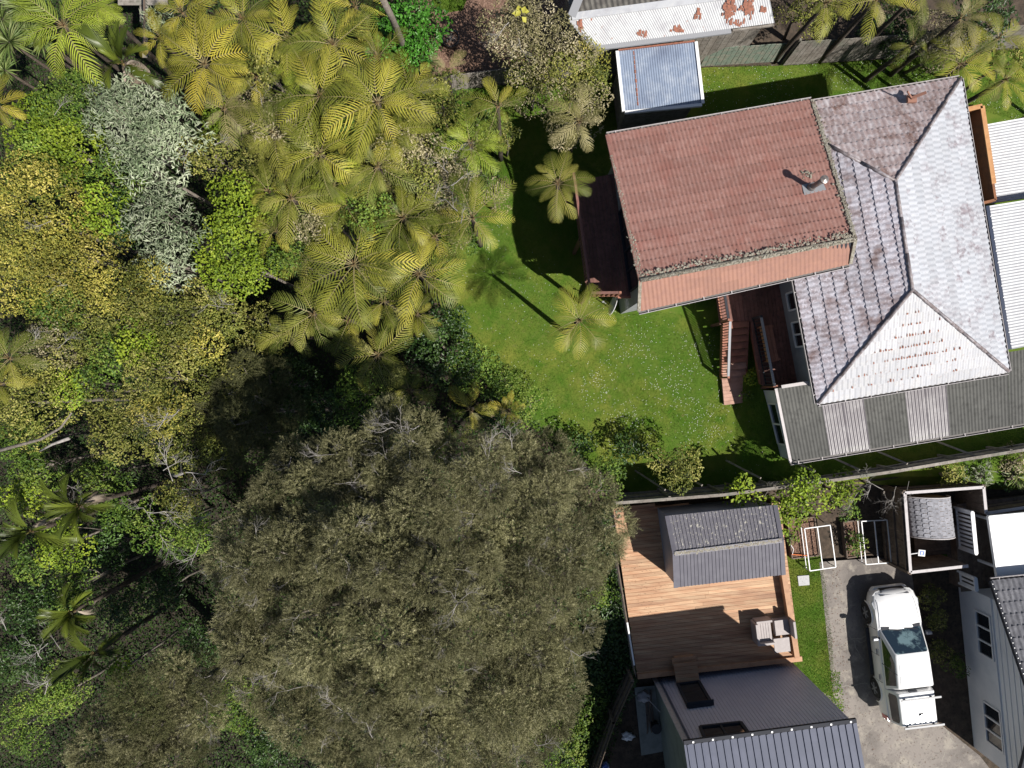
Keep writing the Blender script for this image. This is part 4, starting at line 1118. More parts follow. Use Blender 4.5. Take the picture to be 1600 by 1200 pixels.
# ------------------------------------------------------------------ play yard with fence, barrel roofed playhouse
YH = 1.9
yf = [tuple(P(a, b, YH)[:2]) for a, b in ((1512, 884), (1422, 894), (1413, 770), (1536, 761), (1540, 802), (1660, 784))]
fence_run('play_yard_fence', 'brown stained fence with whitish capping around the playhouse', 'fence', yf, YH, MT['brown_wood'], MT['white_rail'], face=-1, pal=.155)
ph = P(1457, 808, .5)
play = thing('playhouse', 'small playhouse with a curved grey shingle roof inside the brown fence', 'playhouse', (ph.x, ph.y, 0))
pxL, pxR = P(1419, 800, 1.2).x, P(1492, 800, 1.2).x
cxp = (pxL + pxR) / 2; aR = (pxR - pxL) / 2; y0p, y1p = P(0, 837, 1.2).y, P(0, 776, 1.2).y
skew = .12
def arc(t, y, up=0.0):
    return Vector((cxp - math.cos(t) * (aR + up) + (y - y0p) * -skew, y, 1.0 + math.sin(t) * (.75 + up)))
def arch_shell(y0, y1, r0, r1, name, m):
    mb = MB(); n = 22
    for i in range(n):
        t0, t1 = math.pi * i / n, math.pi * (i + 1) / n
        mb.add([arc(t0, y0, r0), arc(t1, y0, r0), arc(t1, y1, r0), arc(t0, y1, r0), arc(t0, y0, r1), arc(t1, y0, r1), arc(t1, y1, r1), arc(t0, y1, r1)],
               [(0, 1, 2, 3), (4, 5, 6, 7), (0, 1, 5, 4), (3, 2, 6, 7)])
    return mb.build(name, m, play, smoothed=False)
arch_shell(y0p, y1p, -.03, -.005, 'roof_shell', MT['plywood'])
arch_shell(y0p - .035, y0p - .005, -.05, .03, 'roof_trim', MT['white_rail'])
arch_shell(y1p + .005, y1p + .035, -.05, .03, 'roof_trim', MT['white_rail'])
nr = 13
for i in range(nr):
    t0 = math.pi * i / nr; t1 = math.pi * (i + 1.25) / nr
    if t1 > math.pi: t1 = math.pi
    asc = (t0 + t1) / 2 < math.pi / 2
    n = 8; W = (y1p - y0p) / n
    for k in range(-1, n):
        a = y0p + (k + (i % 2) * .5) * W; b = a + W
        a = max(a, y0p); b = min(b, y1p)
        if b - a < .03: continue
        if asc: ta, tb_ = t0, t1
        else: ta, tb_ = math.pi * (i + 1) / nr, max(0, math.pi * (i - .25) / nr)
        u_lo, u_hi = .022, .004
        ch = min(W * .22, (b - a) * .3)
        tm = ta + (tb_ - ta) * .3
        pts = [arc(ta, a + ch, u_lo), arc(ta, b - ch, u_lo), arc(tm, b - .008, u_lo - .004), arc(tb_, b - .008, u_hi), arc(tb_, a + .008, u_hi), arc(tm, a + .008, u_lo - .004)]
        low = [arc(ta, a + ch, 0), arc(ta, b - ch, 0)]
        MB().add(pts + low, [(0, 1, 2, 3, 4, 5), (0, 1, 7, 6)]).build('shingle', MT['shingle'], play)
for y in (y0p + .12, y1p - .06):
    mb = MB(); n = 12
    pts = [arc(math.pi * i / n, y, -.04) for i in range(n + 1)]
    bse = [Vector((pts[0].x, y, .25)), Vector((pts[-1].x, y, .25))]
    mb.add(pts + [bse[1], bse[0]], [tuple(range(len(pts) + 2))]); mb.build('end_wall', MT['plywood'], play)
for xx in (-1, 1):
    MB().hexa([(cxp + xx * aR - .03, y0p + .12, .1), (cxp + xx * aR, y0p + .12, .1), (cxp + xx * aR - .1, y1p - .06, .1), (cxp + xx * aR - .13, y1p - .06, .1)],
              [(cxp + xx * aR - .03, y0p + .12, 1.05), (cxp + xx * aR, y0p + .12, 1.05), (cxp + xx * aR - .1, y1p - .06, 1.05), (cxp + xx * aR - .13, y1p - .06, 1.05)]).build('side_wall', MT['plywood'], play)
pf_ = thing('play_deck', 'weathered plank floor in front of the playhouse', 'deck', tuple(P(1460, 850, .3)[:2]) + (0,))
planks(pf_, px((1425, 790), (1500, 782), (1508, 868), (1430, 866), z=.3), (1, .1), .145, .3, MT['brown_wood'])
tf = sheet_mesh('turf_patch', px((1432, 866), (1510, 866), (1512, 882), (1430, 890), z=0), MT['lawn'], .02, .5)
lp = thing('panel_light', 'small square blue and white panel light on an arm over the play yard', 'light', tuple(P(1440, 864, 1.6)))
a = P(1440, 864, 1.75)
MB().box(tuple(a), (.26, .24, .04), -.1).build('frame', MT['white_paint'], lp, bevel=.01)
MB().box((a.x, a.y, a.z + .023), (.17, .15, .01), -.1).build('solar_cell', mat('blue_cell', (.03, .10, .35), rough=.2), lp)
MB().box((a.x - .01, a.y, a.z + .031), (.05, .09, .006), -.1).build('emblem', MT['white_paint'], lp)
MB().tube([tuple(a + Vector((-.1, 0, -.02))), tuple(P(1421, 866, 1.7)), tuple(P(1416, 862, 1.5))], .02, 6).build('arm', MT['white_paint'], lp)

# ------------------------------------------------------------------ white house with charcoal tiles
WA, WB = P(1497, 912, 0), P(1522, 1170, 0)
wd = (WB - WA).normalized(); wo = Vector((-1, wd.x * -1, 0)); wo = Vector((wd.y, -wd.x, 0)).normalized()
if wo.x > 0: wo = -wo
wh = thing('white_house', 'white weatherboard house with a charcoal tiled roof beside the driveway', 'house', tuple(WA))
EZ = 2.7; RS = .42
def rz(y):
    return EZ + max(0, (-7.1 - y)) * RS if y > -11.1 else EZ + 4 * RS - (-11.1 - y) * RS
WC = WA + wd * 6.6
n = 14; vs = []; 
for i in range(n + 1):
    q = lerp(WA, WC, i / n); vs.append((q.x, q.y, -.1)); vs.append((q.x, q.y, rz(q.y) - .1))
mb = MB()
back = Vector((6, .6, 0))
for i in range(n):
    mb.add([vs[2 * i], vs[2 * i + 2], vs[2 * i + 3], vs[2 * i + 1]], [(0, 1, 2, 3)])
mb.add([vs[0], vs[1], tuple(Vector(vs[1]) + back), tuple(Vector(vs[0]) + back)], [(0, 1, 2, 3)])
wwall = mb.build('wall', MT['white_wall'], wh)
for i in range(12):        # weatherboard laps above the belt
    z = 2.25 + i * .3
    if i > 3: break
    # start where the roof is above this height
    ys = -7.1 - max(0, z + .14 - EZ) / RS
    t0 = (ys - WA.y) / (WC.y - WA.y)
    if t0 > .95: break
    t0 = max(t0, 0)
    a, b = lerp(WA, WC, t0) + wo * .012, lerp(WA, WC, 1 - t0 * .9) + wo * .012
    MB().bar((a.x, a.y, z), (b.x, b.y, z), .02, .018).build('board_lap', MT['white_wall'], wh)
a, b = WA + wo * .03, WC + wo * .03
MB().bar((a.x, a.y, 1.98), (b.x, b.y, 1.98), .06, .05).build('belt_board', MT['white_wall'], wh)
for (Y0, Y1, z0, z1) in ((-8.75, -10.4, 1.0, 1.85), (-12.3, -13.85, .95, 1.9)):
    a = lerp(WA, WC, (Y0 - WA.y) / (WC.y - WA.y)); b = lerp(WA, WC, (Y1 - WA.y) / (WC.y - WA.y))
    wall_window(wh, a, b, z0, z1, wo, 3)
if 0: MB().tube([tuple(lerp(WA, WC, .49) + wo * .06), tuple(lerp(WA, WC, .49) + wo * .06 + Vector((0, 0, 1.2)))], .04, 8).build('downpipe', MT['white_paint'], wh)
r0 = WA + wo * .14 + Vector((0, .45, 0)); r0.z = rz(r0.y) ; r0 = P(1549, 908, EZ)
r1 = Vector((r0.x + .098 * 4.0, r0.y - 4.0, EZ + 4.0 * RS))
ed = Vector((1, .098, 0)).normalized()
r2 = r1 + ed * 7; r3 = r0 + ed * 7
roof_slope(wh, [r0, r3, r2, r1], r0, r3, MT['charcoal_tile'], 1.0, .40, 5, .035, lift=.03, lip=.045)
r4 = Vector((r1.x + .098 * 3.7, r1.y - 3.7, EZ + .3 * RS)); r5 = r4 + ed * 7
roof_slope(wh, [r4, r5, r2, r1], r4, r5, MT['charcoal_tile'], 1.0, .40, 5, .035, lift=.03, lip=.045)
MB().bar(r1 + Vector((-.03, 0, 0)), r4 + Vector((-.03, 0, 0)), .09, .14).build('barge_board', MT['dark_metal'], wh)
ul = MB(); ul.quad(r4 + dn, r5 + dn, r2 + dn, r1 + dn); ul.quad(r4 + d6, r5 + d6, r2 + d6, r1 + d6); ul.quad(r0 + dn, r3 + dn, r2 + dn, r1 + dn); ul.quad(r0 + d6, r3 + d6, r2 + d6, r1 + d6); ul.build('roof_underlay', MT['dark_metal'], wh)
MB().bar(r0 + Vector((-.03, 0, .0)), r1 + Vector((-.03, 0, .0)), .09, .14).build('barge_board', MT['dark_metal'], wh)
mb = MB()
for i in range(26):
    c = lerp(r0, r1, (i + .5) / 26) + Vector((-.03, 0, .075)); mb.box(tuple(c), (.03, .03, .02))
mb.build('screws', MT['white_paint'], wh, kind='stuff')
gutter(wh, r0, r3, (-.1, 1, 0))
# deck, balustrades, white patio roof
hd_ = thing('house_deck', 'shaded timber deck at the corner of the white house', 'deck', tuple(P(1520, 880, .9)[:2]) + (0,))
DZ2 = .85
planks(hd_, px((1492, 788), (1640, 770), (1640, 912), (1502, 925), z=DZ2), (.1, -1), .14, DZ2, MT['brown_wood'])
MB().prism(px((1494, 792), (1638, 775), (1638, 908), (1504, 920), z=DZ2), 0, DZ2 - .05).build('deck_base', MT['brown_wood'], hd_)
def slat_screen(label, a, b, z0, z1, n):
    r = thing('slat_balustrade', label, 'balustrade', (a.x, a.y, z0), 'white slatted balustrades on the house deck')
    for z in (z0 + .04, z1):
        MB().bar((a.x, a.y, z), (b.x, b.y, z), .14 if z == z1 else .06, .05).build('rail', MT['white_paint'], r)
    for i in range(n):
        q = lerp(a, b, (i + .5) / n); MB().bar((q.x, q.y, z0 + .04), (q.x, q.y, z1 - .02), .075, .03, up=(1, 0, 0)).build('slat', MT['white_paint'], r)
    for q in (a, b):
        MB().bar((q.x, q.y, z0 - .1), (q.x, q.y, z1 + .02), .08, .08).build('post', MT['white_paint'], r)
slat_screen('long white slatted balustrade beside the shingled playhouse', P(1493, 793, DZ2), P(1499, 856, DZ2), DZ2, 1.85, 10)
slat_screen('short white slatted balustrade above the corner of the white house', P(1499, 893, DZ2), P(1501, 912, DZ2), DZ2, 1.8, 3)
pr = thing('patio_roof', 'bright white flat patio roof beside the play yard', 'roof', tuple(P(1580, 850, 0)[:2]) + (0,))
zr_ = 2.25
rq = [P(1545, 807, zr_), P(1559, 903, zr_), P(1700, 890, zr_), P(1700, 792, zr_)]
MB().hexa([p + Vector((0, 0, -.07)) for p in rq], rq).build('roof_sheet', MT['white_roof'], pr)
for i in range(4):
    MB().bar(rq[i] + Vector((0, 0, -.05)), rq[(i + 1) % 4] + Vector((0, 0, -.05)), .05, .13).build('fascia', MT['white_paint'], pr)
for q in (P(1560, 815, zr_), P(1568, 890, zr_), P(1680, 810, zr_), P(1680, 880, zr_)):
    MB().bar((q.x, q.y, 0), (q.x, q.y, zr_ - .08), .09, .09).build('post', MT['white_paint'], pr)

# ------------------------------------------------------------------ grey clad two storey building
TZ = 5.3
tW, tE = P(1072, 1166, TZ), P(1336, 1132, TZ)
bd = (tE - tW).normalized(); bn = Vector((-bd.y, bd.x, 0))        # bn points north
gb = thing('grey_building', 'two storey building clad in grey ribbed metal south of the pine deck', 'building', (tW.x, tW.y, 0))
S = -bn * 7
ins = .03
aW, aE = Vector((tW.x, tW.y, 0)), Vector((tE.x, tE.y, 0))
MB().hexa([aW - bn * ins, aE - bn * ins - bd * ins, aE + S, aW + S][::-1], [p + Vector((0, 0, TZ - .05)) for p in [aW - bn * ins, aE - bn * ins - bd * ins, aE + S, aW + S][::-1]]).build('wall', MT['green_wall'], gb)
corrugated(gb, aE, aW + bd * .12, aW + bd * .12 + Vector((0, 0, TZ)), aE + Vector((0, 0, TZ)), MT['cladding'], pitch=.125, amp=-.018, profile='rib', name='cladding_sheet', overlap=0)
MB().hexa([aW - bd * .04 - bn * .02, aW + bd * .13 - bn * .02, aW + bd * .13 + bn * .03, aW - bd * .04 + bn * .03], [p + Vector((0, 0, TZ)) for p in (aW - bd * .04 - bn * .02, aW + bd * .13 - bn * .02, aW + bd * .13 + bn * .03, aW - bd * .04 + bn * .03)]).build('corner_flashing', MT['white_rail'], gb)
MB().tube([tuple(aW + bd * .2 + bn * .06 + Vector((0, 0, .1))), tuple(aW + bd * .2 + bn * .06 + Vector((0, 0, TZ - .1)))], .035, 8).build('downpipe', MT['cladding_roof'], gb)
up6 = Vector((0, 0, .9))
c1, c2 = tW + bn * .05 - bd * .06, tE + bn * .05 + bd * .06
corrugated(gb, c1, c2, c2 + S + up6, c1 + S + up6, MT['cladding_roof'], pitch=.225, amp=.04, profile='rib', sheet=.9, overlap=0)
MB().bar(c1 + bn * .07 + Vector((0, 0, -.03)), c2 + bn * .07 + Vector((0, 0, -.03)), .13, .10).build('gutter', MT['dark_metal'], gb)
L = (c2 - c1).length
for i in range(9):
    q = c1 + bd * (.3 + i * (L - .5) / 8) + bn * .07 + Vector((0, 0, .03)); MB().box(tuple(q), (.06, .06, .03)).build('gutter_clip', MT['white_paint'], gb)
def on_wall(pxx, pyy):
    o = Vector((0, 0, CAM_H)); d = P(pxx, pyy, 0) - o
    t = (tW - o).dot(bn) / d.dot(bn)
    return o + d * t
def wall_frame(c, nv, name, lintel=True):
    c = [on_wall(*q) for q in c]      # bottom-left, bottom-right, top-right, top-left as projected
    f = MB(); e = bn * .05
    for i in range(4):
        f.bar(c[i] + e, c[(i + 1) % 4] + e, .10, .08, up=tuple(bn))
    for k in range(1, nv):
        f.bar(lerp(c[0], c[1], k / nv) + e, lerp(c[3], c[2], k / nv) + e, .06, .06, up=tuple(bn))
    fo = f.build(name, MT['dark_metal'], gb)
    for k in range(nv):
        q = [lerp(c[0], c[1], k / nv), lerp(c[0], c[1], (k + 1) / nv), lerp(c[3], c[2], (k + 1) / nv), lerp(c[3], c[2], k / nv)]
        MB().quad(*[p + bn * .035 for p in q]).build('pane', MT['glass'], fo)
    return fo
wall_frame(((1059, 1070), (1092, 1066), (1113, 1102), (1076, 1107)), 1, 'door_frame')
wall_frame(((1094, 1138), (1158, 1131), (1172, 1151), (1103, 1159)), 2, 'window_frame')
a, b = on_wall(1074, 1107), on_wall(1116, 1102)
MB().bar(a + bn * .12, b + bn * .12, .2, .03).build('door_hood', MT['dark_metal'], gb)

# west yard of the grey building: slab, clutter, fence
slb = px((991, 1074), (1029, 1070), (1044, 1172), (1002, 1180))
sheet_mesh('side_yard_slab', slb, MT['slab'], .03, .6)
fence_run('side_fence', 'dark stained paling fence left of the concrete side yard', 'fence', [tuple(P(a, b, 1.5)[:2]) for a, b in ((990, 1064), (960, 1130), (925, 1230))], 1.5, MT['brown_wood'], face=1)
bk = P(1022, 1130, 0)
r = thing('plastic_bin', 'black round plastic bin standing by the sage wall', 'bin', (bk.x, bk.y, .03)); m = MB(); m.tube([(bk.x, bk.y, .03), (bk.x, bk.y, .5)], [.15, .20], 18, cap=False); m.build('body', MT['black_plastic'], r); MB().cyl((bk.x, bk.y), .20, .47, .5, 18).build('lid', MT['black_plastic'], r)
bk = P(1013, 1096, 0)
m = MB()
for k in range(5):
    m.bar((bk.x + rng.uniform(-.2, .2), bk.y + .5, .06 + .03 * k), (bk.x + rng.uniform(-.1, .3), bk.y - 1.2, .06 + .03 * k), .05, .03)
o = m.build('timber_offcuts', MT['brown_wood']); tag(o, 'dark timber offcuts lying on the shaded concrete slab', 'timber')
m = MB(); m.tube([P(1011, 1091, .4), P(1032, 1113, .9)], .016, 6); o = m.build('pole', MT['white_rail']); tag(o, 'thin pale pole leaning on the sage wall', 'pole')
def crumple(name, label, cat, c, r, m, seed):
    rr = random.Random(seed); bm = bmesh.new(); bmesh.ops.create_icosphere(bm, subdivisions=3, radius=1)
    for v in bm.verts:
        f = 1 + .28 * math.sin(v.co.x * 5 + seed) * math.cos(v.co.y * 6) + rr.uniform(-.08, .08)
        v.co = Vector((v.co.x * r[0] * f, v.co.y * r[1] * f, max(0, v.co.z) * r[2] * f))
    me = bpy.data.meshes.new(name); bm.to_mesh(me); bm.free(); me.materials.append(m); me.shade_smooth()
    o = bpy.data.objects.new(name, me); link(o, None, c); tag(o, label, cat); return o
crumple('tarpaulin', 'crumpled pale blue tarpaulin on the dark ground left of the slab', 'tarpaulin', P(981, 1150, 0.0), (.25, .17, .15), MT['white_paint'], 3)
crumple('blue_bag', 'small blue bag at the foot of the side fence', 'bag', P(946, 1196, 0.0), (.16, .2, .15), MT['blue_tarp'], 5)
crumple('white_sack', 'pale sack dumped at the top of the concrete slab', 'sack', P(1006, 1088, 0.03), (.28, .2, .2), MT['white_rail'], 8)

# planter tub, pathway and upper left boardwalk
tb = P(705, 64, 0)
r = thing('planter_tub', 'black round planter tub with pebbles on the dirt yard', 'planter', (tb.x, tb.y, -.2))
m = MB(); N = 24
for (ra, za, rb, zb) in ((.26, -.25, .36, .25), (.36, .25, .31, .25), (.31, .25, .29, .15)):
    m.tube([(tb.x, tb.y, za), (tb.x, tb.y, zb + (.001 if za == zb else 0))], [ra, rb], N, cap=False)
m.build('tub', MT['black_plastic'], r); MB().cyl((tb.x, tb.y), .295, .1, .17, 20).build('soil', MT['bark_mulch'], r)
m = MB()
for k in range(60):
    t = rng.uniform(0, 6.28); q = rng.uniform(0, .24); s = rng.uniform(.02, .045); m.box((tb.x + q * math.cos(t), tb.y + q * math.sin(t), .18), (s, s * .8, s * .6), t)
m.build('pebbles', MT['dead_twig'], r, kind='stuff')
bw = thing('boardwalk', 'narrow grey boardwalk with a wire railing in the ferns', 'boardwalk', tuple(P(224, 40, 0)[:2]) + (-1,))
BWZ = -.2
planks(bw, px((218, -30), (233, -30), (234, 90), (222, 90), z=BWZ), (0, -1), .11, BWZ, MT['grey_wood'])
planks(bw, px((184, -20), (262, -20), (262, 8), (184, 8), z=BWZ + .03), (1, 0), .14, BWZ + .03, MT['grey_wood'])
m = MB()
for k in range(16):
    a = P(231, 5 + k * 5, BWZ); m.bar(a, a + Vector((.28, -.12, .9)), .012, .012)
m.build('wire_infill', MT['grey_wood'], bw, kind='stuff')
a, b = P(232, 2, BWZ), P(233, 88, BWZ)
MB().bar(a + Vector((.3, -.12, .92)), b + Vector((.3, -.12, .92)), .06, .05).build('rail', MT['brown_wood'], bw)
sheet_mesh('dirt_path', px((38, 78), (60, 74), (110, 108), (140, 140), (128, 150), (100, 130), (45, 92)), mat('pale_path_clay', (.30, .23, .16), [((.22, .16, .11), 5, .45, .65)], rough=.95, bump=.4), 1.25, .4)

# ------------------------------------------------------------------ white utility vehicle
def build_ute():
    hdg = Vector((-.119, .993, 0)).normalized(); rt = Vector((hdg.y, -hdg.x, 0))
    c = Vector((15.10, -10.42, .013))
    root = thing('parked_ute', 'white double cab utility with a canopy parked on the concrete driveway', 'utility vehicle', tuple(c))
    def W(x, y, z): return c + rt * x + hdg * y + Vector((0, 0, z))
    ST = [(2.46, .50, .70, .42), (2.42, .68, .84, .36), (2.28, .82, .95, .32), (2.02, .90, 1.02, .30), (1.6, .925, 1.08, .30), (1.2, .93, 1.12, .30), (.9, .93, 1.13, .30),
          (.3, .93, 1.12, .30), (-.5, .93, 1.12, .30), (-1.2, .93, 1.13, .30), (-1.9, .93, 1.13, .32), (-2.35, .92, 1.12, .36), (-2.55, .87, 1.08, .42), (-2.62, .78, 1.0, .5)]
    def section(y, w, zt, zb):
        return [(-w + .10, zb), (-w + .02, zb + .16), (-w, .62), (-w + .01, .84), (-w + .07, zt - .05), (-w + .19, zt), (-w * .45, zt + .035), (0, zt + .045)]
    mb = MB(); rows = []
    for (y, w, zt, zb) in ST:
        s = section(y, w, zt, zb); full = s + [(-x, z) for x, z in s[::-1][1:]]
        rows.append([W(x, y, z) for x, z in full])
    n = len(rows[0]); vs = [p for r in rows for p in r]; fs = []
    for i in range(len(rows) - 1):
        for k in range(n):
            k2 = (k + 1) % n
            fs.append((i * n + k, i * n + k2, (i + 1) * n + k2, (i + 1) * n + k))
    fs.append(tuple(range(n))[::-1]); fs.append(tuple((len(rows) - 1) * n + k for k in range(n)))
    mb.add(vs, fs); body = mb.build('body', MT['car_white'], root, smoothed=True)
    # wheel arches cut out of the body
    cut = MB()
    for y in (1.50, -1.52):
        for x0, x1 in ((-1.1, -.66), (.66, 1.1)):
            cut.tube([W(x0, y, .40), W(x1, y, .40)], .47, 28)
    co = cut.build('cutter', None)
    md = body.modifiers.new('b', 'BOOLEAN'); md.operation = 'DIFFERENCE'; md.object = co; md.solver = 'EXACT'
    bpy.context.view_layer.update()
    dg = bpy.context.evaluated_depsgraph_get()
    nm = bpy.data.meshes.new_from_object(body.evaluated_get(dg)); body.modifiers.clear(); body.data = nm
    bpy.data.objects.remove(co)
    nm.shade_smooth()
    try: nm.set_sharp_from_angle(angle=math.radians(38))
    except Exception: pass
    ins = MB()
    for y in (1.50, -1.52):
        for s in (-1, 1):
            ins.tube([W(s * .62, y, .40), W(s * .66, y, .40)], .49, 24)
    ins.build('wheel_well', MT['black_plastic'], root)
    for y in (1.50, -1.52):
        for s in (-1, 1):
            w = MB()
            w.tube([W(s * .68, y, .38), W(s * .70, y, .38), W(s * .90, y, .38), W(s * .925, y, .38)], [.33, .38, .38, .35], 28)
            wo_ = w.build('wheel', MT['tyre'], root, smoothed=False)
            r = MB(); r.tube([W(s * .90, y, .38), W(s * .93, y, .38)], .25, 24); r.build('rim', MT['black_plastic'], wo_)
            sp_ = MB()
            for k in range(6):
                t = k * math.pi / 3; a = W(s * .937, y, .38); b = W(s * .937, y + math.cos(t) * .23, .38 + math.sin(t) * .23); sp_.bar(a, b, .055, .02, up=tuple(rt))
            sp_.tube([W(s * .93, y, .38), W(s * .948, y, .38)], .06, 12); sp_.build('spokes', MT['galv'], wo_)
            ar = MB(); pts = []
            for k in range(15):
                t = math.pi * k / 14; pts.append(W(s * .915, y + math.cos(t) * .48, .40 + math.sin(t) * .48))
            ar.tube(pts, .03, 6); ar.build('wheel_arch', MT['car_white'], root, smoothed=True)
    def hull(sec0, sec1, name, m, par, bev=.05):
        """sec: (y_rear, y_front, half width rear, half width front, z)"""
        b = [W(-sec0[2], sec0[0], sec0[4]), W(sec0[2], sec0[0], sec0[4]), W(sec0[3], sec0[1], sec0[4]), W(-sec0[3], sec0[1], sec0[4])]
        t = [W(-sec1[2], sec1[0], sec1[4]), W(sec1[2], sec1[0], sec1[4]), W(sec1[3], sec1[1], sec1[4]), W(-sec1[3], sec1[1], sec1[4])]
        o = MB().hexa(b, t).build(name, m, par, smoothed=False, bevel=bev)
        o.modifiers['edge'].segments = 4; o.data.shade_smooth()
        return b, t
    cb, ct = hull((-1.28, 1.10, .87, .84, 1.08), (-1.02, .26, .665, .63, 1.79), 'cabin', MT['car_white'], root, .07)
    rc = MB(); rc.hexa([W(-.60, -.96, 1.785), W(.60, -.96, 1.785), W(.56, .2, 1.785), W(-.56, .2, 1.785)], [W(-.57, -.92, 1.815), W(.57, -.92, 1.815), W(.53, .14, 1.815), W(-.53, .14, 1.815)]); rc.build('roof_panel', MT['car_white'], root, bevel=.03)
    def on(face, u, v, off):
        a = lerp(face[0], face[1], u); b = lerp(face[3], face[2], u); q = lerp(a, b, v)
        nn = (face[1] - face[0]).cross(face[3] - face[0]).normalized()
        if nn.dot(q - W(0, -.4, 1.3)) < 0: nn = -nn
        return q + nn * off
    def pane(name, face, uvs, m, par, off=.006):
        pts = [on(face, u, v, off) for u, v in uvs]
        lo = [on(face, u, v, off - .02) for u, v in uvs]; k = len(pts)
        mb = MB(); mb.add(pts + lo, [tuple(range(k))] + [(i, (i + 1) % k, k + (i + 1) % k, k + i) for i in range(k)])
        return mb.build(name, m, par)
    front = [cb[3], cb[2], ct[2], ct[3]]
    def rr4(u0, u1, v0, v1, c=.06):
        return [(u0 + c, v0), (u1 - c, v0), (u1, v0 + c), (u1, v1 - c), (u1 - c, v1), (u0 + c, v1), (u0, v1 - c), (u0, v0 + c)]
    pane('windscreen', front, rr4(.035, .965, .08, .96, .04), MT['windscreen'], root)
    for s, (i, j) in ((-1, (0, 3)), (1, (1, 2))):
        side = [cb[i], cb[j], ct[j], ct[i]]
        pane('side_window', side, [(.07, .16), (.42, .16), (.42, .86), (.10, .86)], MT['glass'], root)
        pane('side_window', side, [(.44, .16), (.90, .16), (.80, .70), (.70, .86), (.44, .86)], MT['glass'], root)
        pane('door_seam', side, [(.425, .02), (.435, .02), (.435, .98), (.425, .98)], MT['dark_metal'], root, .008)
    rear = [cb[0], cb[1], ct[1], ct[0]]
    # canopy over the tray
    kb, kt = hull((-2.56, -1.24, .82, .88, 1.08), (-2.47, -1.20, .66, .67, 1.74), 'canopy', MT['car_white'], root, .05)
    for i, j in ((0, 3), (1, 2)):
        side = [kb[i], kb[j], kt[j], kt[i]]
        f = pane('canopy_window', side, rr4(.08, .92, .22, .84, .08), MT['glass'], root)
    rib = MB()
    for k in range(6):
        x = -.5 + k * .2; rib.bar(W(x, -2.38, 1.745), W(x, -1.46, 1.745), .10, .02)
    rib.build('canopy_ribs', MT['car_white'], root)
    for y in (-1.42, -2.46):
        MB().bar(W(-.66, y, 1.86), W(.84, y, 1.86), .07, .035).build('roof_rack', MT['galv'], root)
        for x in (-.5, .5): MB().bar(W(x, y, 1.72), W(x, y, 1.86), .05, .05).build('rack_foot', MT['dark_metal'], root)
    MB().bar(W(-.25, -1.22, 1.66), W(.05, -1.22, 1.66), .14, .10).build('brake_light', MT['dark_metal'], root)
    mb = MB(); pts = [W(.12 + math.cos(t) * .13, -2.12 + math.sin(t) * .10, 1.78) for t in np.linspace(.9, 3.4, 10)]; mb.tube(pts, [.005, .015, .022, .026, .028, .028, .026, .022, .015, .005], 6); mb.build('handle_loop', MT['dark_metal'], root)
    MB().tube([W(.05, -.80, 1.8), W(.05, -.85, 1.86)], .022, 8).build('aerial', MT['dark_metal'], root)
    for s in (-1, 1):
        m_ = MB(); m_.bar(W(s * .84, .72, 1.10), W(s * .98, .74, 1.14), .05, .05); m_.build('mirror_arm', MT['dark_metal'], root)
        m_ = MB(); m_.hexa([W(s * 1.04 - .13, .66, 1.06), W(s * 1.04 + .13, .66, 1.06), W(s * 1.04 + .11, .82, 1.06), W(s * 1.04 - .11, .82, 1.06)], [W(s * 1.04 - .12, .67, 1.24), W(s * 1.04 + .12, .67, 1.24), W(s * 1.04 + .09, .79, 1.24), W(s * 1.04 - .09, .79, 1.24)]); m_.build('mirror', MT['car_grey'], root, bevel=.035)
        hl = MB(); hl.hexa([W(s * .62, 2.36, .72), W(s * .86, 2.05, .76), W(s * .91, 2.02, .92), W(s * .64, 2.37, .88)], [W(s * .60, 2.22, .96), W(s * .80, 1.80, 1.035), W(s * .87, 1.78, 1.0), W(s * .68, 2.24, .95)]); hl.build('headlight', MT['clear_lens'], root, bevel=.02)
        tl = MB(); tl.hexa([W(s * .84, -2.58, .70), W(s * .90, -2.52, .70), W(s * .925, -2.34, .72), W(s * .86, -2.36, .72)], [W(s * .83, -2.57, 1.06), W(s * .87, -2.52, 1.06), W(s * .90, -2.34, 1.06), W(s * .83, -2.36, 1.06)]); tl.build('tail_light', MT['red_lens'], root)
        for y in (.15, -.85):
            MB().bar(W(s * .935, y - .1, .93), W(s * .935, y + .1, .93), .03, .035).build('door_handle', MT['galv'], root)
        sk = MB(); sk.bar(W(s * .97, -.95, .42), W(s * .97, .9, .42), .12, .05); sk.build('side_step', MT['dark_metal'], root)
        for y in (1.02, .0, -1.05):
            MB().bar(W(s * .936, y, .5), W(s * .905, y + .02, 1.06), .008, .01).build('door_gap', MT['dark_metal'], root)
        MB().bar(W(s * .79, 1.06, 1.135), W(s * .70, 2.10, 1.055), .012, .012).build('bonnet_gap', MT['car_grey'], root)
    MB().hexa([W(-.50, 2.44, .66), W(.50, 2.44, .66), W(.46, 2.50, .66), W(-.46, 2.50, .66)], [W(-.52, 2.30, .90), W(.52, 2.30, .90), W(.50, 2.40, .88), W(-.50, 2.40, .88)]).build('grille', MT['black_plastic'], root, bevel=.02)
    MB().hexa([W(-.74, 2.38, .40), W(.74, 2.38, .40), W(.60, 2.52, .42), W(-.60, 2.52, .42)], [W(-.76, 2.34, .62), W(.76, 2.34, .62), W(.62, 2.50, .62), W(-.62, 2.50, .62)]).build('bumper', MT['car_white'], root, bevel=.04)
    MB().bar(W(-.56, 2.29, .965), W(.56, 2.29, .965), .03, .02).build('bonnet_lip', MT['dark_metal'], root)
    MB().bar(W(-.74, 1.08, 1.145), W(.74, 1.08, 1.145), .11, .02).build('wiper_cowl', MT['dark_metal'], root)
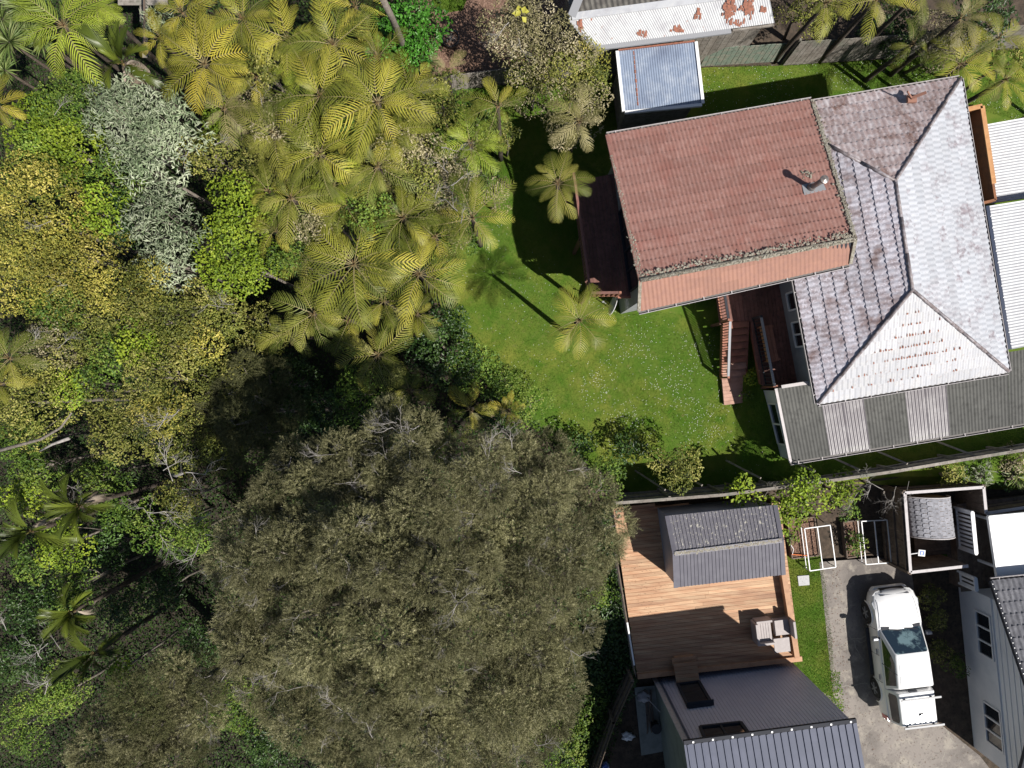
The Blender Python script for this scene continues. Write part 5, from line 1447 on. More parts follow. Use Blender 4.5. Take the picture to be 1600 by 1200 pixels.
    for x in (-.5, .1):
        MB().bar(W(x, 1.03, 1.185), W(x + .48, .95, 1.225), .018, .015).build('wiper', MT['dark_metal'], root)
    MB().hexa([W(-.80, -2.66, .45), W(.80, -2.66, .45), W(.80, -2.56, .45), W(-.80, -2.56, .45)], [W(-.80, -2.68, .60), W(.80, -2.68, .60), W(.80, -2.56, .60), W(-.80, -2.56, .60)]).build('rear_bumper', MT['car_white'], root, bevel=.02)
build_ute()

# ------------------------------------------------------------------ vegetation builders
def unit(a):
    return a / np.maximum(np.linalg.norm(a, axis=-1, keepdims=True), 1e-9)

def leaf_mesh(name, pos, d, nrm, ln, wd, m, var=None, fold=0.25, tri=False):
    """Many leaves in one mesh; pos base points, d direction, nrm face normal."""
    n = len(pos)
    d = unit(d); side = unit(np.cross(d, nrm)); up = np.cross(side, d)
    ln = np.broadcast_to(ln, (n,))[:, None]; wd = np.broadcast_to(wd, (n,))[:, None]
    if tri:
        V = np.stack([pos - side * wd * .5, pos + side * wd * .5, pos + d * ln], 1)
        k = 3; F = np.arange(n * 3).reshape(n, 3)
    else:
        mid = pos + d * ln * .45 + up * wd * fold
        V = np.stack([pos, mid - side * wd * .5, pos + d * ln - up * ln * .08, mid + side * wd * .5], 1)
        k = 4; b = (np.arange(n) * 4)[:, None]
        F = np.concatenate([b + np.array([[0, 1, 2]]), b + np.array([[0, 2, 3]])], 0)
    me = bpy.data.meshes.new(name)
    V = V.reshape(-1, 3).astype(np.float32)
    me.vertices.add(len(V)); me.vertices.foreach_set('co', V.ravel())
    nf = len(F)
    me.loops.add(nf * 3); me.loops.foreach_set('vertex_index', F.ravel().astype(np.int32))
    me.polygons.add(nf); me.polygons.foreach_set('loop_start', np.arange(0, nf * 3, 3, dtype=np.int32))
    me.update(calc_edges=True)
    if var is None: var = nrng.random(n)
    at = me.attributes.new('variety', 'FLOAT', 'POINT')
    at.data.foreach_set('value', np.repeat(var, k).astype(np.float32))
    me.materials.append(m)
    return me

def rand_unit(n):
    return unit(nrng.normal(size=(n, 3)))

def blob_cloud(blobs, dens, flat=1.0, low=-.35, shell=.25):
    """points and outward directions on lumpy shells; blobs: (x,y,z,r)"""
    ps = []; ds = []; tn = []
    for (x, y, z, r) in blobs:
        n = max(4, int(dens * r * r * 6.5))
        d = rand_unit(n * 2); d = d[d[:, 2] > low][:n]
        bump = 1 + .13 * np.sin(d[:, 0] * 5 + x * 3) * np.cos(d[:, 1] * 6 + y * 2)
        rr = r * bump * (1 - shell * nrng.random(len(d)) ** 1.6)
        p = np.stack([x + d[:, 0] * rr, y + d[:, 1] * rr, z + d[:, 2] * rr * flat], 1)
        ps.append(p); ds.append(d); tn.append(np.full(len(p), nrng.random()))
    return np.concatenate(ps), np.concatenate(ds), np.concatenate(tn)

def make_blobs(R, r0, seed, squash=.55, outline=None):
    r = random.Random(seed); bl = []
    n = max(4, int(1.9 * (R / r0) ** 2))
    tries = 0
    while len(bl) < n and tries < n * 60:
        tries += 1
        a = r.uniform(0, 2 * math.pi); q = math.sqrt(r.random()) * (R - r0 * .45) * (1 + .15 * math.sin(3 * a + seed))
        x, y = q * math.cos(a), q * math.sin(a)
        rb = r0 * r.uniform(.65, 1.3)
        if any((x - b[0]) ** 2 + (y - b[1]) ** 2 < (r0 * .82) ** 2 for b in bl): continue
        z = math.sqrt(max(0, 1 - (q / R) ** 2)) * R * squash + r.uniform(-.9, .35) * r0
        bl.append((x, y, z - rb * .7, rb))
    return bl

KINDS = {  # material, leaf length, width, density per m2, shell, droop
    'olive': ('leaf_olive', .10, .050, 330), 'gold': ('leaf_gold', .10, .050, 330), 'bright': ('leaf_bright', .12, .075, 230),
    'mid': ('leaf_mid', .12, .062, 240), 'dark': ('leaf_dark', .13, .07, 210), 'grey': ('leaf_grey', .20, .050, 150),
    'lush': ('leaf_lush', .15, .095, 170), 'dusty': ('leaf_dusty', .10, .045, 300), 'citrus': ('leaf_bright', .15, .09, 150),
    'carpet': ('leaf_mid', .09, .055, 300),
}

def tube_tree(root, base, top, blobs, m, r0=.09, twigs=6):
    mb = MB(); base = Vector(base); top = Vector(top)
    mid = lerp(base, top, .5) + Vector((rng.uniform(-.15, .15), rng.uniform(-.15, .15), 0))
    mb.tube([base - Vector((0, 0, .2)), mid, top], [r0 * 1.2, r0, r0 * .7], 8)
    mb.build('trunk', m, root, smoothed=True)
    lb = MB()
    for b in rng.sample(blobs, min(len(blobs), twigs)):
        e = top + Vector((b[0], b[1], b[2] + b[3] * .5)); s = lerp(base, top, rng.uniform(.55, .95))
        q = lerp(s, e, .5) + Vector((0, 0, -.1))
        lb.tube([s, q, e], [r0 * .5, r0 * .35, r0 * .12], 5)
    lb.build('limbs', m, root, smoothed=True)

def broadleaf(px_, py_, rpx, ztop, kind, label, name='tree', cat='tree', group=None, seed=0, dens=1.0, squash=.5, r0=None):
    sc_ = (CAM_H - ztop) / FPX; R = rpx * sc_
    c = P(px_, py_, ztop - R * squash * .5)
    g = gh(c.x, c.y)
    root = thing(name, label, cat, (c.x, c.y, g), group)
    r0 = r0 or min(R * .5, .46)
    bl = make_blobs(R, r0, seed + 1, squash)
    org = Vector((c.x, c.y, ztop - R * squash))
    mt, L, Wd, dn_ = KINDS[kind]
    p, d, tone = blob_cloud(bl, dn_ * dens)
    n = len(p)
    nrm = unit(d * .6 + rand_unit(n) * .55 + np.array([0, 0, .55]))
    dr = unit(np.cross(nrm, rand_unit(n)) + d * .35)
    me = leaf_mesh('crown', p, dr, nrm, L * nrng.uniform(.6, 1.2, n), Wd * nrng.uniform(.7, 1.15, n), MT[mt], var=np.clip(tone * .55 + nrng.random(n) * .6 - .1, 0, 1))
    o = bpy.data.objects.new('crown', me); link(o, root, org)
    tube_tree(root, (c.x, c.y, g), (org.x, org.y, max(g + .3, org.z - .2)), bl, MT['bark'], r0=.03 + .03 * R)
    return root

MT['leaf_under_shade'] = leaf_mat('shaded_understorey_leaf', [(0.006, 0.013, 0.004), (0.016, 0.034, 0.008), (0.035, 0.062, 0.014), (0.07, 0.10, 0.025)], transl=.1, spec=.15)  # near-black greens put the gully's shade into the leaf colour
# --- fern fronds
def frond_mesh(name, m, rachis_m, npair=17, half=.27, ang=72, pw=.034, arch=(.30, .72), seed=0, vee=.10, droopy=.10, jag=True, start=.10):
    r = random.Random(seed)
    vs = []; fs = []; mi = []
    bend = r.uniform(-.16, .16)
    def sp(s):
        return Vector((s * (1 - .10 * s), bend * s * s, arch[0] * s - arch[1] * s * s * .75))
    for i in range(10):      # midrib
        a, b = sp(i / 10), sp((i + 1) / 10); w = .0065 * (1 - i / 11)
        k = len(vs); vs += [a + Vector((0, -w, .004)), a + Vector((0, w, .004)), b + Vector((0, w, .004)), b + Vector((0, -w, .004))]
        fs.append((k, k + 1, k + 2, k + 3)); mi.append(1)
    for i in range(npair):
        s = start + (1 - start) * (i + .5) / npair
        q = sp(s); t = (sp(min(1, s + .01)) - sp(s - .01)).normalized()
        prof = (math.sin(math.pi * min(1, (s * .90 + .08))) ** .75) if s < .97 else .22
        for sd in (-1, 1):
            if r.random() < .02: continue
            L = half * prof * r.uniform(.92, 1.06)
            a = math.radians(ang - 22 * s + r.uniform(-4, 4))
            side = Vector((0, sd, 0)); up = Vector((-t.z, 0, t.x))
            d0 = (t * math.cos(a) + side * math.sin(a)).normalized()
            ns = 5; prev = None
            w0 = pw * (.75 + .35 * prof)
            wv = t - d0 * t.dot(d0); wv.normalize()
            for j in range(ns + 1):
                f = j / ns
                c = q + d0 * L * f + up * (vee * L * f - droopy * 3.2 * L * f * f) + t * (.42 * L * f * f)
                w = w0 * (1 - f ** 2.2) * .5 + .001
                jj = (.72 if (j % 2) else 1.1) if jag else 1
                va, vb = c - wv * w * jj, c + wv * w * jj
                k = len(vs); vs += [va, vb]
                if prev is not None:
                    fs.append((prev, prev + 1, k + 1, k)); mi.append(0)
                prev = k
    me = bpy.data.meshes.new(name)
    me.from_pydata([tuple(v) for v in vs], [], fs)
    me.materials.append(m); me.materials.append(rachis_m)
    me.polygons.foreach_set('material_index', mi)
    me.update()
    return me

FROND = {}
def fronds_for(key):
    if key not in FROND:
        if key == 'nikau':
            FROND[key] = [frond_mesh('frond', MT['nikau'], MT['nikau'], 44, .30, 38, .016, (.75, 1.15), s, vee=.35, droopy=.05, jag=False) for s in range(3)]
        elif key == 'nikau_dead':
            FROND[key] = [frond_mesh('frond', MT['nikau_dead'], MT['nikau_dead'], 34, .26, 38, .013, (.45, 1.4), s, vee=.1, droopy=.3, jag=False) for s in range(2)]
        else:
            FROND[key] = [frond_mesh('frond', MT[key], MT['fern_rachis'], 15 + s % 3, .215 + .025 * (s % 3), 64 + 5 * (s % 2), .0185, (.34 + .08 * (s % 3), .66 + .14 * (s % 2)), s, vee=.0, droopy=.035) for s in range(6)]
    return FROND[key]

def tree_fern(px_, py_, rpx, z, key, label, nf=13, group='tree ferns', lean=None, name='tree_fern', cat='tree fern', seed=None, dead=0, phase=None, trunk_r=.085, ground=None):
    r = random.Random(int(px_ * 7 + py_ * 13) if seed is None else seed)
    c = P(px_, py_, z); R = rpx * (CAM_H - z) / FPX
    bx, by = (c.x + (lean[0] if lean else r.uniform(-.12, .12)), c.y + (lean[1] if lean else r.uniform(-.12, .12)))
    g = gh(bx, by) if ground is None else ground
    root = thing(name, label, cat, (bx, by, g), group)
    mb = MB(); pts = []; rad = []
    for i in range(7):
        t = i / 6; s = t * t * (3 - 2 * t)
        pts.append((bx + (c.x - bx) * s, by + (c.y - by) * s, g - .1 + (z - .05 - g + .1) * t)); rad.append(trunk_r * (1.25 - .45 * t))
    mb.tube(pts, rad, 10); mb.build('trunk', MT['fern_trunk'], root, smoothed=True)
    if key != 'nikau': nf = int(nf * 1.25)
    ms = fronds_for(key)
    a0 = r.uniform(0, 6.28) if phase is None else phase
    tx, ty = r.uniform(-.14, .14), r.uniform(-.14, .14)
    calm = .3 if group is None else 1.0
    for i in range(nf):
        if r.random() < .10 * (calm > .5): continue
        a = a0 + i * 2 * math.pi / nf + r.uniform(-.26, .26) * calm
        s = R * (1 + r.uniform(-.26, .18) * calm)
        pitch = r.uniform(-.22, .25) * calm + tx * math.cos(a) + ty * math.sin(a)
        if i % 3 == 2: s *= r.uniform(.6, .85); pitch += r.uniform(.25, .5)
        if key == 'nikau': pitch += r.uniform(.1, .7)
        M_ = Matrix.Translation(c + Vector((math.cos(a) * .05, math.sin(a) * .05, r.uniform(-.03, .03)))) @ Matrix.Rotation(a, 4, 'Z') @ Matrix.Rotation(-pitch, 4, 'Y') @ Matrix.Rotation(r.uniform(-.18, .18), 4, 'X') @ Matrix.Diagonal((s, s, s, 1))
        place('frond', r.choice(ms), root, M_)
    cr = MB()                     # the crown centre with its curled young fronds
    for i in range(7):
        a = r.uniform(0, 6.28); h = r.uniform(.12, .28)
        cr.tube([c, c + Vector((math.cos(a) * .06, math.sin(a) * .06, h * .7)), c + Vector((math.cos(a) * .13, math.sin(a) * .13, h))], [.016, .013, .007], 5)
    cr.tube([c - Vector((0, 0, .15)), c + Vector((0, 0, .02))], [.07, .035], 8)
    cr.build('crown_heart', MT['fern_heart'], root, smoothed=True)
    dm = fronds_for('fern_brown') if key != 'nikau' else fronds_for('nikau_dead')
    for i in range(dead):
        a = r.uniform(0, 6.28); s = R * r.uniform(.6, .95)
        M_ = Matrix.Translation(c - Vector((0, 0, .15))) @ Matrix.Rotation(a, 4, 'Z') @ Matrix.Rotation(.75 + r.uniform(-.2, .2), 4, 'Y') @ Matrix.Diagonal((s, s, s, 1))
        place('dead_frond', r.choice(dm), root, M_)
    return root
MT['fern_heart'] = mat('reddish_fern_heart', (.12, .09, .03), [((.16, .08, .04), 20, .45, .65)], rough=.8)

def sword_plant(px_, py_, rpx, z, label, m='sword', n=150, group=None, name='cabbage_tree', cat='tree', L=None, up=.25):
    c = P(px_, py_, z); R = rpx * (CAM_H - z) / FPX; g = gh(c.x, c.y)
    root = thing(name, label, cat, (c.x, c.y, g), group)
    if z - g > .5:
        MB().tube([(c.x, c.y, g - .1), (c.x, c.y, z)], [.06, .045], 8).build('trunk', MT['fern_trunk'], root, smoothed=True)
    d = rand_unit(n); d[:, 2] = np.abs(d[:, 2]) * .9 - .12 + up * .3; d = unit(d)
    pos = d * .04; nrm = unit(np.cross(np.cross(d, np.array([0, 0, 1.0])), d) + rand_unit(n) * .3)
    me = leaf_mesh('crown', pos, d, nrm, R * nrng.uniform(.75, 1.1, n), .055, MT[m], fold=.2)
    o = bpy.data.objects.new('crown', me); link(o, root, (c.x, c.y, z))
    return root

def twig_mesh(seed, L=1.0, depth=4, spread=.55, flat=.35, r0=.02):
    r = random.Random(seed); mb = MB()
    def go(p, d, l, rad, k):
        pts = [p]; q = p
        n = 3
        for i in range(n):
            d = (d + Vector((r.gauss(0, .16), r.gauss(0, .16), r.gauss(0, .10)))).normalized()
            q = q + d * l / n; pts.append(q)
        mb.tube(pts, [rad * (1 - .18 * i) for i in range(n + 1)], 4 if rad > .008 else 3, cap=False)
        if k <= 0: return
        for j in range(r.choice((2, 3, 3))):
            a = r.uniform(-1, 1) * spread * 1.6
            nd = (Matrix.Rotation(a, 3, 'Z') @ d + Vector((0, 0, r.uniform(-.15, flat)))).normalized()
            s = pts[r.choice((1, 2, 3))]
            go(s, nd, l * r.uniform(.55, .8), rad * .62, k - 1)
    go(Vector((0, 0, 0)), Vector((1, 0, .1)), L * .45, r0, depth)
    return mb

TWIGS = []
for s in range(5):
    t = twig_mesh(s + 3, 1.5, 4); me = bpy.data.meshes.new('dead_branch'); me.from_pydata([tuple(v) for v in t.v], [], t.f); me.materials.append(MT['dead_twig']); me.shade_smooth(); TWIGS.append(me)

def dead_branches(parent, spots, s0=1.0):
    for (a, b, z, s) in spots:
        M_ = Matrix.Translation(P(a, b, z)) @ Matrix.Rotation(rng.uniform(0, 6.28), 4, 'Z') @ Matrix.Rotation(rng.uniform(-.3, .1), 4, 'Y') @ Matrix.Diagonal((s * s0, s * s0, s * s0, 1))
        place('dead_branch', rng.choice(TWIGS), parent, M_)

# --- tea tree: fine foliage in feathery sprays
def spray_clump(seed, r=1.0, nspr=520, per=24, m='kanuka'):
    R_ = np.random.default_rng(seed)
    d = unit(R_.normal(size=(nspr * 2, 3))); d = d[d[:, 2] > -.25][:nspr]
    n = len(d)
    rr = r * (.62 + .30 * R_.random(n)) * (1 + .15 * np.sin(d[:, 0] * 4 + seed) * np.cos(d[:, 1] * 5))
    base = d * rr[:, None] * np.array([1, 1, .85])
    sd = unit(d * 1.0 + unit(R_.normal(size=(n, 3))) * .55 + np.array([0, 0, .25]))
    sl = r * R_.uniform(.22, .48, n)
    t = np.tile(np.linspace(.05, 1, per), (n, 1))
    pos = base[:, None, :] + sd[:, None, :] * (sl[:, None] * t)[:, :, None]
    rnd = unit(R_.normal(size=(n, per, 3)))
    out = unit(rnd - sd[:, None, :] * np.sum(rnd * sd[:, None, :], -1, keepdims=True))
    ld = unit(out * .8 + sd[:, None, :] * .75)
    pos = pos + out * .012
    nrm = unit(R_.normal(size=(n, per, 3)) + np.array([0, 0, .9]))
    var = np.clip(R_.random(n)[:, None] * .55 + R_.random((n, per)) * .45, 0, 1)
    N = n * per
    return leaf_mesh('foliage_clump', pos.reshape(N, 3), ld.reshape(N, 3), nrm.reshape(N, 3), R_.uniform(.05, .105, N), .017, MT[m], var=var.reshape(N), tri=True)
KAN = [spray_clump(i) for i in range(6)]
KAND = [spray_clump(20 + i, m='kanuka_dark') for i in range(3)]

def inside_poly(x, y, poly):
    c = False; j = len(poly) - 1
    for i in range(len(poly)):
        if (poly[i][1] > y) != (poly[j][1] > y) and x < (poly[j][0] - poly[i][0]) * (y - poly[i][1]) / (poly[j][1] - poly[i][1]) + poly[i][0]: c = not c
        j = i
    return c

def tea_tree(label, outline, centre, zlo, zhi, rad, meshes, spacing, deads=12, seed=1, holes=(), tops=()):
    r = random.Random(seed)
    c = P(*centre, zlo); g = gh(c.x, c.y)
    root = thing('tea_tree', label, 'tree', (c.x, c.y, g))
    outline = [(centre[0] + (p[0] - centre[0]) * .965, centre[1] + (p[1] - centre[1]) * .965) for p in outline]
    xs = [p[0] for p in outline]; ys = [p[1] for p in outline]
    pts = []; tries = 0
    mx = max(math.hypot(p[0] - centre[0], p[1] - centre[1]) for p in outline)
    while tries < 9000:
        tries += 1
        a, b = r.uniform(min(xs), max(xs)), r.uniform(min(ys), max(ys))
        if not inside_poly(a, b, outline): continue
        if any((a - h[0]) ** 2 + (b - h[1]) ** 2 < h[2] ** 2 for h in holes): continue
        if any((a - q[0]) ** 2 + (b - q[1]) ** 2 < spacing ** 2 for q in pts): continue
        if len(pts) > 3 and math.sin(a * .045 + 1.7 * math.sin(b * .02)) * math.cos(b * .05 + seed) > .55 and r.random() < .8: continue
        pts.append((a, b))
    ends = []
    for (a, b) in pts:
        dd = math.hypot(a - centre[0], b - centre[1]) / mx
        z = zlo + (zhi - zlo) * math.sqrt(max(0, 1 - dd * dd)) + r.uniform(-1.0, .45) - (r.uniform(.8, 1.8) if r.random() < .14 else 0)
        s = rad * r.uniform(.7, 1.25)
        q = P(a, b, z)
        ends.append(q)
        place('foliage_clump', r.choice(meshes), root, Matrix.Translation(q) @ Matrix.Rotation(r.uniform(0, 6.28), 4, 'Z') @ Matrix.Rotation(r.uniform(-.3, .3), 4, 'X') @ Matrix.Diagonal((s, s, s * r.uniform(.8, 1.1), 1)))
    top = Vector((c.x, c.y, zlo - 1.2))
    MB().tube([(c.x, c.y, g - .2), (c.x + .1, c.y, (g + top.z) / 2), tuple(top)], [.32, .26, .22], 10).build('trunk', MT['bark'], root, smoothed=True)
    for q in r.sample(ends, min(len(ends), 26)):
        m_ = lerp(top, q, .5) + Vector((0, 0, -.25)) + Vector((r.uniform(-.2, .2), r.uniform(-.2, .2), 0))
        MB().tube([top, m_, q + Vector((0, 0, .25))], [.14, .08, .02], 6).build('limb', MT['bark'], root, smoothed=True)
    dead_branches(root, [(a, b, zlo + 3.3, s) for a, b, s in tops])
    for k in range(deads):
        q = r.choice(ends); s = r.choice((.25, .3, .35, .4, .5, .65))
        place('dead_branch', r.choice(TWIGS), root, Matrix.Translation(q + Vector((0, 0, .62 * rad))) @ Matrix.Rotation(r.uniform(0, 6.28), 4, 'Z') @ Matrix.Rotation(r.uniform(-.25, .05), 4, 'Y') @ Matrix.Diagonal((s, s, s, 1)))
    return root

# ------------------------------------------------------------------ grass blades and daisies
def scatter(poly, n, avoid=()):
    xs = [p[0] for p in poly]; ys = [p[1] for p in poly]
    x = nrng.uniform(min(xs), max(xs), n * 2); y = nrng.uniform(min(ys), max(ys), n * 2)
    def inside(P_):
        c = np.zeros(len(x), bool); j = len(P_) - 1
        for i in range(len(P_)):
            (xi, yi), (xj, yj) = P_[i][:2], P_[j][:2]
            if yi != yj:
                c ^= ((yi > y) != (yj > y)) & (x < (xj - xi) * (y - yi) / (yj - yi) + xi)
            j = i
        return c
    k = inside(poly)
    for a in avoid: k &= ~inside(a)
    return x[k][:n], y[k][:n]
gh_v = np.vectorize(gh)
def grass(label, poly, n, h=.06, avoid=(), name='grass'):
    x, y = scatter(poly, n, avoid)
    z = gh_v(x, y); k = len(x)
    pos = np.stack([x, y, z], 1)
    d = unit(np.stack([nrng.normal(0, .7, k), nrng.normal(0, .7, k), np.full(k, .75)], 1))
    patch = (np.sin(x * 1.7 + np.sin(y * 1.3) * 2) + np.sin(y * 2.3 + x * .6)) * .2 + .5
    me = leaf_mesh(name, pos, d, rand_unit(k), h * nrng.uniform(.5, 1.3, k) * (.7 + .6 * patch), .016, MT['grass_blade'], tri=True, var=np.clip(patch * .6 + nrng.random(k) * .5 - .05, 0, 1))
    o = bpy.data.objects.new(name, me); link(o); o['kind'] = 'stuff'; o['label'] = label; o['category'] = 'grass'
house_fp = [px((948, 270), (1510, 130), (1590, 560), (1640, 660), (1235, 715), (1210, 605), (1170, 500), (1115, 500), (1000, 480))]
grass('short mown grass with daisies across the lawn', px((660, 150), (940, 115), (1110, 95), (1440, 80), (1640, 62), (1640, 190), (1500, 150), (1240, 470), (1230, 748), (990, 778), (870, 700), (790, 640), (700, 520), (672, 400)), 260000, avoid=house_fp)
grass('narrow grass strip between the pine deck and the driveway', VERGE, 26000, name='grass')
grass('grass along the fence below the lean-to', px((1235, 718), (1640, 650), (1640, 700), (1230, 755)), 16000)
grass('rough grass island on the dirt yard', px((670, -40), (740, -40), (722, 10), (700, 16), (676, 8)), 6000, h=.12)
x, y = scatter(px((700, 200), (820, 380), (980, 490), (1120, 510), (1180, 640), (1210, 735), (1000, 760), (860, 660), (720, 480)), 1300)
x2, y2 = scatter(px((1000, 500), (1110, 520), (1160, 640), (1150, 690), (930, 700), (900, 600)), 1300)
x3, y3 = scatter(px((1100, 95), (1430, 85), (1500, 120), (1290, 150), (1110, 170)), 500)
x4, y4 = scatter(px((1500, 150), (1640, 140), (1640, 190), (1540, 195)), 160)
x = np.concatenate([x, x2, x3, x4]); y = np.concatenate([y, y2, y3, y4])
k_ = (np.sin(x * 2.1 + 1) * np.cos(y * 1.8) + nrng.random(len(x)) * 1.8) > .8
x, y = x[k_], y[k_]; z = gh_v(x, y) + .055; k = len(x)
me = leaf_mesh('daisies', np.stack([x - .012, y, z], 1), np.tile([1., 0, 0], (k, 1)) + nrng.normal(0, .5, (k, 3)) * [1, 1, .2], np.tile([0, 0, 1.], (k, 1)), nrng.uniform(.014, .028, k), .022, MT['daisy'], fold=0)
o = bpy.data.objects.new('daisies', me); link(o); o['kind'] = 'stuff'; o['label'] = 'small white daisies scattered through the lawn'; o['category'] = 'daisies'

# ------------------------------------------------------------------ undergrowth of the gully
sheet_mesh('shade_leaf_litter', px((-420, -260), (560, -260), (640, 200), (670, 420), (700, 600), (800, 700), (900, 800), (950, 880), (960, 1100), (900, 1460), (-420, 1460)), mat('dark_leaf_litter', (.022, .018, .011), [((.045, .034, .02), 9, .5, .65)], rough=.95, bump=.8), .03, .7)  # near-black litter colour stands in for deep shade in the gully
ug = px((-420, -260), (690, -260), (690, 120), (775, 150), (780, 300), (720, 360), (700, 420), (740, 560), (840, 660), (930, 760), (955, 880), (985, 1080), (930, 1260), (900, 1460), (-420, 1460))
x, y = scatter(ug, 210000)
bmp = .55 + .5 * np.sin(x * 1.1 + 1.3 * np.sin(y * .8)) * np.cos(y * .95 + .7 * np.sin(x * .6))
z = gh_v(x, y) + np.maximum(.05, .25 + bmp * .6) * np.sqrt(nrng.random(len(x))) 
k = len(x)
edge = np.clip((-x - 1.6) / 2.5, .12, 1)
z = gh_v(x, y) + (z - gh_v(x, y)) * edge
me = leaf_mesh('undergrowth', np.stack([x, y, z], 1), rand_unit(k) * [1, 1, .4], unit(rand_unit(k) * .6 + [0, 0, 1]), nrng.uniform(.07, .15, k), .075, MT['leaf_under_shade'], var=np.clip(.15 + .35 * bmp + nrng.random(k) * .4, 0, 1))
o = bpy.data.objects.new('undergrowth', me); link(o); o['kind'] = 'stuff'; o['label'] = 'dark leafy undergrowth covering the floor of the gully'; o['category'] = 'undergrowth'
x, y = scatter(px((985, 785), (960, 870), (996, 1064), (960, 1120), (930, 1210), (880, 1210), (900, 900), (940, 780)), 9000); k = len(x)
me = leaf_mesh('ground_cover', np.stack([x, y, .05 + .45 * nrng.random(k) ** 2], 1), rand_unit(k) * [1, 1, .4], unit(rand_unit(k) * .6 + [0, 0, 1]), nrng.uniform(.08, .2, k), .07, MT['leaf_dark'])
o = bpy.data.objects.new('ground_cover', me); link(o); o['kind'] = 'stuff'; o['label'] = 'dark ground cover beside the pine deck'; o['category'] = 'ground cover'

